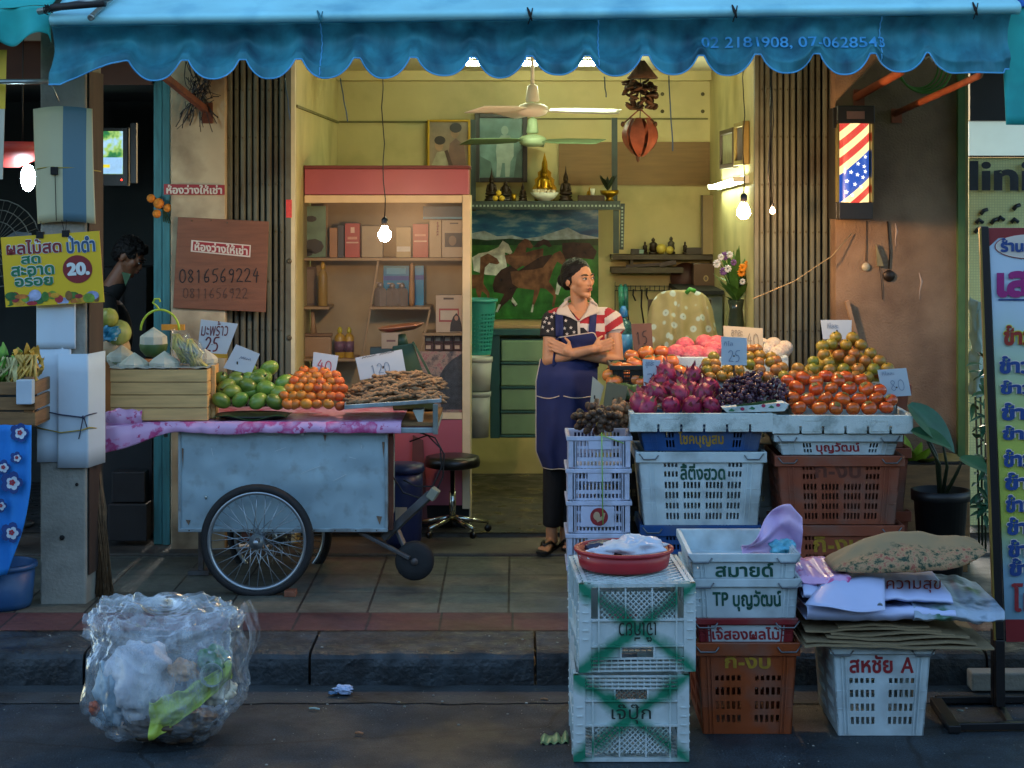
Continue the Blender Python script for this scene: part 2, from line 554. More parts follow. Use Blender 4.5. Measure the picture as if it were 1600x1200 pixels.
for i in range(13):
 a,b_=k0+i*1.0+.006,k0+(i+1)*1.0-.006
 NN=26
 vs=[]
 for q in range(NN+1):
  x=a+(b_-a)*q/NN
  for j,(y,z)in enumerate(prof):
   d=.011*noise.noise((x*7,z*9,i*3.3))+.006*noise.noise((x*31,z*30,i))if j<6 else 0
   vs.append((x,y+(d if j<5 else 0),z+(d*.6 if j in(3,4)else 0)))
 n=len(prof)
 fs=[(q*n+j,(q+1)*n+j,(q+1)*n+j+1,q*n+j+1)for q in range(NN)for j in range(n-1)]
 fs+=[tuple(range(n)),tuple(NN*n+j for j in range(n))[::-1]]
 mb.put(vs,fs,0,False)
tag(mb.build('kerb',mat('kerb concrete',(.028,.040,.047),.6,var=.7,scale=7,bump=1.0,bscale=38,dirt=('#0b0c0c',.9,4.1),rvar=.2)),kind='structure')
T=.343
ox=-(PX(456,8.93)%T)
sheet('pavement_border',-6.5,6.5,8.934,9.31,.160,paving_mat('red paving','#54302f','#5d3936',T,10,.006,offx=-PX(456,8.95),offy=0))
sheet('pavement',-6.5,6.5,9.31,10.76,.160,paving_mat('grey paving','#5c5f56','#68675a',T,.46,.006,offx=-PX(456,8.95)+.02,offy=-9.31))
mb=MB();mb.box(-6.5,6.5,10.75,11.26,.05,.178)
tag(mb.build('doorstep',mat('step concrete',(.11,.095,.075),.7,var=.4,scale=6,bump=.6,bscale=40,dirt=('#1c1712',.8,3)),bevel=.012),kind='structure')
sheet('shop_floor',-6.5,6.5,11.24,14.0,.206,mat('shop floor',(.045,.045,.043),.45,var=.3,scale=5,bump=.2,bscale=30,dirt=('#1a1814',.6,2.5),rvar=.2))
mb=MB();mb.box(-6.5,6.5,11.255,11.30,.06,.205)
tag(mb.build('floor_edge',_M['step concrete'],bevel=.006),kind='structure')
M_wall=mat('yellow wall paint','#bfb47c',.55,var=.12,scale=2.5,bump=.12,bscale=25,dirt=('#7d7a46',.45,2.2))
M_ceil=mat('ceiling paint','#c9c6a8',.7,var=.08,scale=2)
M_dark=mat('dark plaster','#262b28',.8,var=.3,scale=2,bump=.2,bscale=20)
XL,XR,YF,YB,ZC=-1.262,1.376,11.0,13.6,3.055
b_=thing('shop_house','open fronted shop room with yellow green painted walls behind the awning','building',(0,11,.2))
def part(name,m,parent,fn,**k):
 mb=MB(parent.location);fn(mb);return mb.build(name,m,parent,**k)
def f(mb):
 mb.box(XL-.3,XR+.3,YB,YB+.2,.1,ZC+.2)
part('back_wall',M_wall,b_,f)
part('left_wall',M_wall,b_,lambda mb:mb.box(XL-.15,XL,YF+.06,YB-.001,.1,ZC+.2))
part('right_wall',M_wall,b_,lambda mb:mb.box(XR,XR+.15,YF+.06,YB-.001,.1,ZC+.2))
part('ceiling',M_ceil,b_,lambda mb:mb.box(XL+.001,XR-.001,YF,YB-.002,ZC,ZC+.15))
part('upper_wall',mat('upper wall','#8d8a80',.8,var=.2,scale=1.5),b_,lambda mb:mb.box(-7,7,10.9,11.2,3.06,9.0))
M_line=mat('wall seam','#6a683c',.7)
def f(mb):
 y=YB-.012
 mb.box(PX(530,YB),PX(742,YB),y,YB-.002,PZ(192,YB),PZ(189,YB))
 mb.box(PX(822,YB),PX(1106,YB),y,YB-.002,PZ(187,YB),PZ(184.5,YB))
 mb.box(PX(525,YB),PX(527,YB),y,YB-.002,PZ(262,YB),PZ(192,YB))
 mb.box(XL+.001,XL+.012,11.0,YB-.02,2.685,2.70)
part('moulding',M_line,b_,f)
part('beam',M_wall,b_,lambda mb:mb.box(XL+.002,XR-.002,YB-.12,YB-.002,PZ(127,YB),ZC-.002))
def f(mb):
 for px in(1035,1098):
  for py in(147,174):
   mb.lathe([(0,.004),(.012,.003),(.014,0)],P(px,py,YB),10,axis=(0,-1,0))
part('wall_plug',mat('plug','#4d4a2c',.5),b_,f)
part('door_jamb',mat('jamb paint','#c3bb96',.6,var=.1),b_,lambda mb:mb.box(PX(456,10.98),PX(462,10.98),10.94,11.02,.2,3.06))
part('side_jamb',mat('jamb brown','#8a6e55',.6,var=.1),b_,lambda mb:mb.box(PX(1179,10.98),PX(1184,10.98),10.95,11.02,.2,3.06))
mb=MB(P(990,290,YB));mb.box(PX(873,YB-.02),PX(1109,YB-.02),YB-.02,YB-.001,PZ(289,YB),PZ(222,YB))
tag(mb.build('hardboard_panel',mat('hardboard','#7c5f36',.6,var=.12,scale=4,stretch=(1,1,14)),loc=P(990,290,YB)),'brown hardboard panel nailed across the back wall behind the hanging lantern','panel')
M_sh=mat('shutter paint','#5e6153',.55,metal=.15,var=.22,scale=3,bump=.15,bscale=30,dirt=('#3a2f22',.5,4))
M_riv=mat('rivet steel','#56503f',.5,metal=.6,var=.1)
M_blk=mat('black gap','#0d0c0a',.8,var=0)
def shutter(label,px0,px1,Y,posts):
 x0,x1=PX(px0,Y),PX(px1,Y)
 L=V(((x0+x1)/2,Y,.18))
 t=thing('folding_shutter',label,'shutter',L)
 mb=MB(L);rv=MB(L);n=max(3,int((x1-x0)/.036));w=(x1-x0)/n
 for i in range(n):
  a=x0+i*w;k=rnd(-.006,.006);top=3.05
  d=.012 if i%2 else-.004
  mb.prism([(a+.0035,Y+d+k,.19),(a+w*.28,Y-.012+d+k,.19),(a+w*.72,Y-.012+d+k,.19),(a+w-.0035,Y+d+k,.19),(a+w-.0035,Y+.008+d+k,.19),(a+.0035,Y+.008+d+k,.19)],(0,0,top-.19))
  for z in(.55,.85,1.13,1.41,1.69,1.97,2.24,2.51,2.78):
   rv.ell((a+w/2,Y-.013+d+k,z+.004*(i%2)),(.0055,.004,.0055),8,5)
 mb.build('slats',M_sh,t,bevel=.0015)
 rv.build('rivets',M_riv,t)
 for a,b2 in posts:
  part('post',M_sh,t,lambda mb:mb.box(PX(a,Y),PX(b2,Y),Y-.028,Y+.02,.185,3.05),bevel=.004)
 part('gap_shade',M_blk,t,lambda mb:mb.box(x0+.004,x1-.004,Y+.03,Y+.034,.19,3.04))  # black sheet standing in for the shade in the slat gaps
 return t
sl_=shutter('tall brown folding metal shutter beside the white pillar and the glass showcase',354,446,10.97,[(446.5,457)])
shutter('tall brown folding metal shutter behind the bare bulbs and the fruit stall',1185,1304,10.9,[(1178,1185)])
part('sticker',mat('red sticker','#c8403a',.5,var=.2,scale=60),sl_,lambda mb:mb.box(PX(447,10.94),PX(456,10.94),10.937,10.9415,PZ(340,10.94),PZ(312,10.94)))
def f(mb):
 for py in(408,528):mb.lathe([(.016,0),(.013,.007),(.005,.009),(0,.006)],P(452,py,10.942),14,axis=(0,-1,0))
part('lock',M_riv,sl_,f)
M_pil=mat('pillar paint','#b3a586',.75,var=.16,scale=3,bump=.35,bscale=12,dirt=('#5b4630',.65,3.5))
YP=10.88
mb=MB(P(309,800,YP));mb.box(PX(267,YP),PX(352,YP),YP,YP+.35,.165,3.2)
tag(mb.build('wall_pillar',M_pil,loc=P(309,800,YP),bevel=.006),'stained cream plaster pillar carrying the brown plywood notice','pillar')
M_teal=mat('teal wood','#3f7d80',.6,var=.25,scale=4,stretch=(6,6,.8),dirt=('#20393a',.4,6))
t=thing('door_frame','weathered teal wooden door frame left of the cream pillar','door frame',P(254,860,11.0))
part('jamb',M_teal,t,lambda mb:mb.box(PX(240,11),PX(253.3,11),11.0,11.12,.18,3.06),bevel=.004)
part('jamb',M_teal,t,lambda mb:mb.box(PX(254.4,11),PX(266.5,11),10.985,11.12,.18,3.06),bevel=.004)
M_rust=mat('rust','#5a2f1c',.8,var=.4,scale=14,bump=.4,bscale=60)
t=thing('awning_bracket','rusty iron awning bracket bolted to the cream pillar under black wires','bracket',P(325,195,YP))
part('plate',M_rust,t,lambda mb:mb.box(PX(315,YP),PX(333,YP),YP-.012,YP-.001,PZ(193,YP),PZ(160,YP)),bevel=.003)
part('arm',M_rust,t,lambda mb:mb.bar(P(322,172,YP-.02),P(255,118,YP-.6),.035,.035),bevel=.003)
M_wire=mat('black cable','#0c0c0d',.45,var=0)
mb=MB(P(310,150,YP-.03))
for i in range(26):
 a=P(rnd(288,338),rnd(95,125),YP-rnd(.02,.12));c=P(312+rnd(-8,8),150+rnd(-14,14),YP-.05);d=P(rnd(272,345),rnd(140,205),YP-rnd(.01,.06))
 q1=c+V((rnd(-.1,.1),rnd(-.05,0),rnd(-.06,.06)))
 pts=[]
 for k in range(13):
  u=k/12
  pts.append(a*(1-u)**3+q1*3*u*(1-u)**2+c*3*u*u*(1-u)+d*u**3+wob((i,k*.55,0),2,.035))
 mb.tube(pts,rnd(.0018,.0042),5)
tag(mb.build('wire_tangle',M_wire,loc=P(310,150,YP-.03)),'tangle of thin black electric wires hanging on top of the cream pillar','wires')
b_=thing('neighbour_room','dark neighbouring shop room behind the utility pole','building',(-3.4,12,.2))
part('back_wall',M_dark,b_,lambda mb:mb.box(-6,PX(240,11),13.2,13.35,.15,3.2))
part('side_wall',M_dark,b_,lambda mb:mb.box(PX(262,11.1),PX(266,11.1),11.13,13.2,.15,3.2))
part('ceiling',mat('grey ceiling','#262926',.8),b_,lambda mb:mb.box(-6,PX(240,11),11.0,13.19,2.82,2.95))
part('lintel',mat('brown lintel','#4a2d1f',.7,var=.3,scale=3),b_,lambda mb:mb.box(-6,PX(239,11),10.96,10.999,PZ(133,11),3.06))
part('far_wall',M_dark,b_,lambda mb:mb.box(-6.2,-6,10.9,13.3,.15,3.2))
TY=12.0
t=thing('television','small flat television glowing on the wall of the dark left room','television',P(178,285,TY))
part('body',mat('tv black','#0b0b0c',.35,var=0),t,lambda mb:mb.box(PX(130,TY),PX(200,TY),TY,TY+.06,PZ(291,TY),PZ(199,TY)),bevel=.004)
part('wall_mount',mat('tv black'),t,lambda mb:mb.box(PX(203,TY),PX(212,TY),TY+.02,TY+.06,PZ(286,TY),PZ(192,TY)))
mscr,N,L,b=node_mat('tv picture')
tc=N.new('ShaderNodeTexCoord')
vo=N.new('ShaderNodeTexVoronoi');vo.inputs['Scale'].default_value=9;L.new(tc.outputs['Object'],vo.inputs['Vector'])
rp=ramp(N,L,noise_n(N,L,tc.outputs['Object'],9,3).outputs[0],[(0.3,'#0b2d4a'),(0.42,'#2f7d3c'),(0.5,'#9ec46a'),(0.58,'#9cc9ea'),(0.7,'#d5e6f2')])
L.new(rp.outputs[0],b.inputs['Emission Color']);b.inputs['Emission Strength'].default_value=.32;b.inputs['Base Color'].default_value=(.01,.01,.01,1)
part('screen',mscr,t,lambda mb:mb.box(PX(132,TY),PX(192,TY),TY-.004,TY-.001,PZ(272,TY),PZ(205,TY)))
part('caption_bar',mat('tv yellow','#d8c634',.5,var=0,emit=.3),t,lambda mb:mb.box(PX(133,TY),PX(172,TY),TY-.008,TY-.005,PZ(262,TY),PZ(257,TY)))
part('caption_panel',mat('tv white','#8fb6d8',.5,var=.4,scale=16,emit=.3),t,lambda mb:mb.box(PX(133,TY),PX(191,TY),TY-.0075,TY-.0045,PZ(271.5,TY),PZ(246,TY)))
part('standby_light',mat('red led','#ff2a1a',.5,var=0,emit=3),t,lambda mb:mb.ell(P(190,281,TY-.002),.005,8,6))
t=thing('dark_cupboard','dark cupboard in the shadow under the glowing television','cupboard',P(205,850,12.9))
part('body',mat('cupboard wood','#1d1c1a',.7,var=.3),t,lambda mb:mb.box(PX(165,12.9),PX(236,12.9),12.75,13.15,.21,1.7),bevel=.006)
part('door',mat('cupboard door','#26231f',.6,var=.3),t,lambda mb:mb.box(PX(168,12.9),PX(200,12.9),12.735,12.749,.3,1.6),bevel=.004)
t=thing('standing_fan','grey wire cage of a standing fan in the dark at the left edge','fan',P(2,830,11.4))
c0=P(-5,380,11.4)
def f(mb):
 for rr in(.26,.2,.13):mb.tube([c0+V((math.cos(a/24*2*PI)*rr,-.03*(1-rr/.3),math.sin(a/24*2*PI)*rr))for a in range(24)],.0035,5,closed=True)
 for a in range(36):
  d=V((math.cos(a/36*2*PI),0,math.sin(a/36*2*PI)));mb.tube([c0+d*.05+V((0,-.05,0)),c0+d*.26],.0015,4)
part('guard',mat('fan wire','#6d7169',.5,metal=.4),t,f)
part('pole',mat('fan pole','#4a4d4a',.5),t,lambda mb:(mb.tube([P(-5,400,11.46),P(-5,830,11.46)],.016,10),mb.lathe([(.2,0),(.2,.02),(.03,.05)],(c0.x,11.46,.207),20)))
def f(mb):
 for k in range(3):
  q=Matrix.Rotation(k*2*PI/3,3,'Y')
  mb.prism([c0+q@V(p)for p in((.02,.01,.02),(.1,.03,.07),(.2,.02,.06),(.21,0,-.04),(.1,-.01,-.05))],(0,.003,0))
part('blade',mat('fan blade','#5d6a70',.4),t,f)
YW=10.72
M_bw=mat('brown wall','#8a6e54',.8,var=.2,scale=5,bump=.6,bscale=90,dirt=('#5d4331',.55,3.0))
mb=MB(P(1400,800,YW));mb.box(PX(1306,YW),PX(1496,YW),YW,YW+.4,.1,3.2)
tag(mb.build('brown_wall',M_bw,loc=P(1400,800,YW)),'rough brown rendered wall carrying the striped barber lamp','wall')
t=thing('green_post','green and ochre painted post at the right end of the brown wall','post',P(1505,850,10.68))
part('green_strip',mat('green paint','#4d6a35',.6,var=.2),t,lambda mb:mb.box(PX(1497,10.68),PX(1508,10.68),10.68,10.9,.165,3.2))
part('ochre_strip',mat('ochre paint','#8a7a3a',.6,var=.2),t,lambda mb:mb.box(PX(1508.2,10.7),PX(1513,10.7),10.70,10.9,.165,3.2))
YK=11.5
t=thing('clinic_front','pale clinic shopfront with dark raised letters at the right edge','shopfront',P(1600,850,YK))
mg,N,L,b=node_mat('perforated panel')
tc=N.new('ShaderNodeTexCoord');br=N.new('ShaderNodeTexBrick');br.offset=0
mp=N.new('ShaderNodeMapping');mp.inputs['Rotation'].default_value=(R(90),0,0)
L.new(tc.outputs['Object'],mp.inputs['Vector']);L.new(mp.outputs[0],br.inputs['Vector'])
br.inputs['Scale'].default_value=1;br.inputs['Brick Width'].default_value=.016;br.inputs['Row Height'].default_value=.016;br.inputs['Mortar Size'].default_value=.0022
br.inputs['Color1'].default_value=(*lin('#e0e6a0'),1);br.inputs['Color2'].default_value=(*lin('#d9df98'),1);br.inputs['Mortar'].default_value=(*lin('#cbd294'),1)
L.new(br.outputs[0],b.inputs['Base Color']);b.inputs['Roughness'].default_value=.5
part('panel',mg,t,lambda mb:mb.box(PX(1514,YK),6.4,YK,YK+.1,.2,PZ(246,YK)))
part('fascia',mat('glowing white fascia','#c3dcd6',.5,var=.05,emit=.13),t,lambda mb:mb.box(PX(1513,YK),6.4,YK-.02,YK+.1,PZ(243,YK),PZ(190,YK)))  # faint emission put in to make the fascia look lit
part('trim',mat('brown trim','#5d4d34',.6),t,lambda mb:mb.box(PX(1513,YK),6.4,YK-.03,YK+.05,PZ(246,YK)+.001,PZ(243.2,YK)))
part('shutter_box',mat('black box','#14181a',.5,var=.1),t,lambda mb:mb.box(PX(1512,YK),6.4,YK-.06,YK+.1,PZ(189,YK),3.2))
M_navy=mat('navy letters','#16242e',.35,var=.25,scale=20)
letter('Clinic',P(1451,300,YK-.02),P(1649,300,YK-.02),P(1451,249,YK-.02),M_navy,t,off=.02,bold=.033).location=-t.location
mo=mat('sky block wall','#6a6a62',.8,var=.2,scale=1.0)
mb=MB((0,-6,0));mb.box(-45,45,-10,-6,0,5.4)  # unseen row added behind the camera to hold back low sky light
for k in range(-11,11):mb.box(k*4+.4,k*4+3.6,-6.06,-6.001,.3,2.6,1);mb.box(k*4+.8,k*4+3.2,-6.04,-6.001,3.4,4.9,1)
ob=tag(mb.build('sky_block_shophouse',[mo,M_dark],loc=(0,-6,0)),'unseen grey shophouse row added across the road to block low sky light','building')
M_awn=mat('blue awning cloth','#2f7f8e',.75,var=.3,scale=2.2,bump=.4,bscale=8,stretch=(4,4,.8),dirt=('#123f55',.65,1.6))
M_pip=mat('awning piping','#4f9fd0',.7,var=.15)
M_teal2=mat('teal awning cloth','#1fa3a0',.75,var=.15,scale=3,dirt=('#1a6f74',.4,4))
YA=9.0
t=thing('awning','long blue cloth awning with a scalloped valance over the shopfront','awning',P(806,20,YA))
gaps=[197,290,380,467,559,647,739,828,917,1008,1096,1183,1275,1365,1451]
def gy(x):return 95.5-13*(x-197)/1254
def vb(px):
 if px<gaps[0]:
  u=(px-80)/(gaps[0]-80)
  return 133 if u<.15 else 133-(133-gy(197))*((u-.15)/.85)**.8
 if px>gaps[-1]:
  u=(px-gaps[-1])/(1578-gaps[-1])
  return gy(px)+32*min(1,max(0,(1-abs(1-min(1,u/.35))**2.3)))-(6 if u>.95 else 0)
 for a,b in zip(gaps,gaps[1:]):
  if px<=b:
   q=(px-(a+b)/2)/((b-a)/2)
   return gy(px)+(31+4*noise.noise((px*.011,7,3))-0)*max(0,1-min(1,abs(q)/.87)**2.3)**.85
def vt(px):return 31-19*(px-80)/1520
def vy(px,v):
 k=.05*noise.noise((px*.006,v*1.6,2))+.03*noise.noise((px*.02,v*2.2,5))+.010*noise.noise((px*.07,v*4,8))
 sag=.085*math.sin(min(1,v*1.25)*PI)*(1+.4*noise.noise((px*.004,1,1)))
 fl=.012*math.sin((px-197)/90.3*2*PI+.6)*v*v
 return YA+k*(.25+v)+sag-.02*v+fl
NX=620
def fv(u,v):
 px=80+1500*u
 y=vt(px)+10+(vb(px)-vt(px)-10)*v
 if px>1540:y+=(px-1540)*.12*(1-v)*-.5
 p=P(px,y,YA);p.y=vy(px,v)
 return p
mb=MB(t.location);mb.grid(fv,NX,40)
val=mb.build('valance',M_awn,t,recalc=False,solid=.003)
mb=MB(t.location);mb.tube([fv(i/NX,1)+V((0,-.002,0))for i in range(NX+1)],.0042,5)
mb.build('piping',M_pip,val).parent=t
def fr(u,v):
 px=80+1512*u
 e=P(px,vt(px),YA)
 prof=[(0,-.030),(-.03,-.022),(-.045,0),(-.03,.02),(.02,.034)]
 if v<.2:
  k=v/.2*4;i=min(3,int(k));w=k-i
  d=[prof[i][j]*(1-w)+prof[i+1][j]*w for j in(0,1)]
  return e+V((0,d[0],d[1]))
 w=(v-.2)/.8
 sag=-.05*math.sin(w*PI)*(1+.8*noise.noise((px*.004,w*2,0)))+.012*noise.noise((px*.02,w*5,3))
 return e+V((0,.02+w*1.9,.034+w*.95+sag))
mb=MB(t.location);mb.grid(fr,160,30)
mb.build('roof_cloth',mat('skylit awning cloth','#93d6e0',.75,var=.15,scale=2,dirt=('#2a86ad',.4,3)),t,recalc=False,solid=.003)  # lighter copy of the valance cloth, skylight painted into its colour
M_galv=mat('galvanised tube','#8d9794',.4,metal=.8,var=.2,scale=20)
part('front_bar',M_galv,t,lambda mb:mb.tube([P(84,30,YA+.03),P(1588,13,YA+.03)],.017,8))
M_or=mat('orange red oxide','#9a4e2c',.6,var=.25,scale=12)
part('arm',M_or,t,lambda mb:(mb.tube([P(1397,178,YW-.01),P(1500,132,YW-.55),P(1530,118,9.5),P(1545,60,9.1)],.019,8),mb.box(PX(1392,YW),PX(1408,YW),YW-.02,YW-.001,PZ(192,YW),PZ(170,YW))))
part('arm',M_or,t,lambda mb:(mb.tube([P(1338,152,YW-.01),P(1408,112,YW-.45),P(1440,40,9.2)],.024,8),mb.box(PX(1333,YW),PX(1350,YW),YW-.02,YW-.001,PZ(166,YW),PZ(140,YW))))
M_pale=mat('faded print','#3f93c8',.75,var=.3,scale=14)
def pv(px,py,d=.006):
 p=P(px,py,YA);v=(py-vt(px)-10)/(vb(px)-vt(px)-10);p.y=vy(px,v)-d;return p
def lett_on(s,x0,x1,y0,y1,fn,m,parent,bold=0.0,name='lettering'):
 mb=MB(parent.location);res=text2d(s,bold)
 xs=[p.x for f_,t_ in res for p in f_];ys=[p.y for f_,t_ in res for p in f_]
 a,b,c,d=min(xs),max(xs),min(ys),max(ys)
 for i,(f_,tr)in enumerate(res):
  mb.put([fn(x0+(x1-x0)*(p.x-a)/(b-a),y0+(y1-y0)*(p.y-c)/(d-c),i)for p in f_],[tuple(q)for q in tr])
 return mb.build(name,m,parent,recalc=False)
for px in(500,935,1378):
 part('seam',M_pip,t,lambda mb:mb.tube([pv(px+(1 if i%2 else 0),vt(px)+11+(vb(px)-vt(px)-13)*i/14,.004)for i in range(15)],.0035,5,flat=.5))
lett_on('02 2181908, 07-0628543',1098,1385,76,56,lambda x,y,i:pv(x,y,.012+.0004*(i%3)),M_pale,t,.01)
for px,py in((828,22),(1524,14),(1148,18),(500,27)):
 part('tie',M_blk if px!=500 else M_awn,t,lambda mb:(mb.tube([P(px-4,py-10,YA-.03),P(px,py,YA-.06),P(px+3,py+10,YA-.045)],[.004,.009,.004],6),mb.tube([P(px+4,py-9,YA-.03),P(px+2,py+2,YA-.062),P(px-3,py+16,YA-.03)],.003,5)))
t=thing('teal_awning','teal awning corner with wavy edge at the upper left of the shopfront','awning',P(40,40,9.05))
def f1(u,v):
 px=-420+500*u
 bot=74-18*math.sin(max(0,(px+420))/88*PI)**2*(1 if px<78 else.2)
 y=14-5*math.sin(px*.02)+(bot-14)*v
 p=P(px,y,9.06);p.y+=.04*math.sin(px*.05+v*2)*v+.03*noise.noise((px*.03,v,0));return p
part('valance',M_teal2,t,lambda mb:mb.grid(f1,130,10),recalc=False,solid=.003)
part('roof_cloth',M_teal2,t,lambda mb:mb.grid(lambda u,v:P(-420+500*u,14-5*math.sin((-420+500*u)*.02),9.06)+V((0,v*1.85,v*.9+.03*noise.noise((u*9,v*4,0)))),60,12),recalc=False,solid=.003)
M_grip=mat('black grip','#17171a',.6,var=.1)
part('crank_bar',M_galv,t,lambda mb:mb.tube([P(60,18,8.98),P(172,-4,8.86)],.016,8))
part('grip',M_grip,t,lambda mb:mb.tube([P(80,12,8.93),P(164,4,8.88)],[.017,.02,.02,.017][0:2],10))
part('pipe',M_galv,t,lambda mb:(mb.tube([P(142,27,8.9),P(185,-14,9.25)],.014,10,cap=False),mb.lathe([(.009,.004),(.0155,0),(.0155,.02)],P(141,28,8.89),12,axis=(.3,.75,.35))))
part('knot',M_blk,t,lambda mb:[mb.tube([P(76+rnd(-8,8),14+rnd(-8,10),8.92)for k in range(6)],.004,5)for j in range(5)])
t=thing('teal_curtain','hanging teal cloth corner of the next awning at the upper right','awning',P(1620,100,9.1))
def f2(u,v):
 a=P(1563+10*v,112,9.12);p=P(1563+9*v+(400*u),8+(195-8)*v,9.12)
 p.y+=.03*math.sin(u*22)*v;return p
part('side_cloth',M_teal2,t,lambda mb:mb.grid(f2,60,12),recalc=False,solid=.003)
part('roof_cloth',mat('deep blue cloth','#1b62b5',.7,var=.15),t,lambda mb:mb.grid(lambda u,v:P(1584+420*u,10,9.1)+V((0,1.8*v,.9*v)),12,8),recalc=False,solid=.003)
M_glow=mat('bulb glass','#ffd9a0',.3,var=0,emit=1,ecol='#ffb562')
M_socket=mat('bakelite','#141312',.4,var=0)
def bulb_mat(nm,col,e):return mat(nm,'#ffe0b0',.3,var=0,emit=e,ecol=col)
def bulb(label,px,py,Y,r,m,top,parent_name='hanging_bulb'):
 c=P(px,py,Y);t=thing(parent_name,label,'light bulb',c)
 mb=MB(c);mb.lathe([(0,-r),(r*.55,-r*.84),(r*.92,-r*.38),(r,0),(r*.93,r*.4),(r*.62,r*.95),(r*.42,r*1.4),(r*.4,r*1.55)],c,20)
 mb.build('glass',m,t)
 part('socket',M_socket,t,lambda mb:mb.lathe([(r*.46,r*1.45),(r*.5,r*1.5),(r*.5,r*2.5),(r*.3,r*2.75),(.003,r*2.9)],c,14))
 part('cord',M_wire,t,lambda mb:mb.tube([c+V((0,0,r*2.8))+(P(top[0],top[1],Y)-c-V((0,0,r*2.8)))*(k/8)+V((.006*math.sin(k*1.9),0,0))for k in range(9)],.0028,6))
 return t
B1=bulb_mat('warm bulb left','#ffcd98',165)
B2=bulb_mat('warm bulb right','#ffca92',225)
B3=bulb_mat('small bulb','#ffc080',9)
bulb('bare glowing bulb on a long black cord in front of the glass showcase',601,368,10.05,.034,B1,(597,110))
bulb('bare glowing bulb hanging between the flowers and the right shutter',1162,332,10.15,.036,B2,(1162,60))
t=bulb('small dim pear shaped bulb hanging in front of the right shutter',1207,330,10.45,.016,B3,(1207,60))
part('second_cord',M_wire,t,lambda mb:mb.tube([P(1204,308,10.45),P(1200,270,10.45),P(1205,190,10.45),P(1203,60,10.45)],.004,6))
tb=mat('tube light','#e8ffe8',.4,var=0,emit=22,ecol='#f1ffd8')
def tube_light(label,a,b,r,m):
 a,b=V(a),V(b);c=(a+b)/2;t=thing('fluorescent_tube',label,'fluorescent light',c)
 mb=MB(c);mb.tube([a,b],r,12);mb.build('tube',m,t)
 d=(b-a).normalized()
 up=V((0,0,1))if abs(d.x)>.5 else V((1,0,0))
 part('batten',mat('white metal','#c9cfc6',.5,var=.05),t,lambda mb:mb.bar(a-d*.03+up*(r+.03),b+d*.03+up*(r+.03),.045,.03,up=up))
 part('end_cap',_M['white metal'],t,lambda mb:mb.bar(a-d*.028,a-d*.002,.03,.07,up=up))
 part('end_cap',_M['white metal'],t,lambda mb:mb.bar(b+d*.002,b+d*.028,.03,.07,up=up))
 return t
tube_light('long white fluorescent tube on the shop ceiling glimpsed through the valance scallops',(-.45,12.0,ZC-.05),(.75,12.0,ZC-.05),.015,tb)
tube_light('slanting white fluorescent tube on the right shop wall under two pictures',(XR-.06,11.35,2.275),(XR-.06,12.8,2.235),.014,mat('tube light wall','#f0fff0',.4,var=0,emit=17,ecol='#f4ffd8'))
c=P(44,278,9.95);t=thing('white_lamp','bright cold white lamp under a red shade half behind the pole','lamp',c)
part('bulb',mat('cold bulb','#eafaff',.3,var=0,emit=38,ecol='#d2f2ff'),t,lambda mb:mb.ell(c,(.038,.038,.07),16,10))
part('shade',mat('red shade','#b03a34',.5,var=.1),t,lambda mb:mb.lathe([(.05,.07),(.2,.14),(.23,.2),(.225,.2),(.19,.15),(.045,.08)],c+V((-.11,.05,-.015)),24))
part('cord',M_wire,t,lambda mb:mb.tube([c+V((-.03,0,.1)),c+V((-.04,.05,.6)),c+V((-.05,.1,.8))],.004,6))
M_fw=mat('fan white enamel','#e9e7da',.4,var=.06)
M_fg=mat('fan green enamel','#b3cca6',.4,var=.06)
M_fgd=mat('fan green blade','#6f8a68',.5,var=.1)
def fan(label,px,py,Y,ang,mc,mbl,ln,top):
 c=P(px,py,Y);t=thing('ceiling_fan',label,'ceiling fan',c)
 part('motor',mc,t,lambda mb:mb.lathe([(0,-.045),(.04,-.043),(.08,-.03),(.093,-.01),(.093,.012),(.07,.028),(.025,.04)],c,24))
 part('canopy',mc,t,lambda mb:mb.lathe([(.034,.045),(.042,.055),(.03,.14),(.013,.15)],c,20))
 part('rod',mc,t,lambda mb:mb.tube([c+V((0,0,.15)),V((c.x,c.y,top))],.011,10))
 for k in range(3):
  a=ang+k*2*PI/3
  q=Matrix.Rotation(a,4,'Z');base=Matrix.Translation(c-t.location)@q
  mb=MB();mb.X=base
  pitch=Matrix.Rotation(R(12),3,'X')
  def g(u,v):
   x=.1+ln*u;w=.05+.035*min(1,u*3)*(1 if u<.97 else.8)
   p=pitch@V((0,(v-.5)*2*w,0));return V((x,p.y,p.z-.012*u-.005))
  mb.grid(g,12,4)
  mb.build('blade',mbl,t,solid=.004)
 return t
fan('white ceiling fan nearest the valance with three pale blades',832,171,11.35,R(-10),M_fw,M_fw,.42,3.05)
fan('green ceiling fan hanging deeper in front of the altar shelf',832,219,13.0,R(-30),M_fg,M_fgd,.42,3.05)
LY=10.9
t=thing('hanging_lantern','dusty brown and orange lantern ornament hanging from the ceiling','ornament',P(1000,110,LY))
M_br=mat('brown wicker','#4a321c',.7,var=.5,scale=30,bump=.5,bscale=40)
M_br2=mat('copper paper','#854a34',.5,var=.35,scale=16,dirt=('#5e2d1a',.5,9))
part('cord',M_wire,t,lambda mb:mb.tube([P(1000,60,LY),P(1001,150,LY),P(998,250,LY)],.003,5))
def f(mb):
 mb.lathe([(.012,.1),(.05,.05),(.09,0),(.085,-.004),(.04,.045)],P(1004,122,LY),14)
 for k in range(70):
  c=P(1001+rnd(-24,24),150+rnd(-24,22),LY+rnd(-.07,.07))
  q=V((rnd(-1,1),rnd(-1,1),rnd(-1,1))).normalized().to_track_quat('Z','Y')
  mb.ell(c,(.022,.008,.03),6,4,q=q)
part('flower_cluster',M_br,t,f)
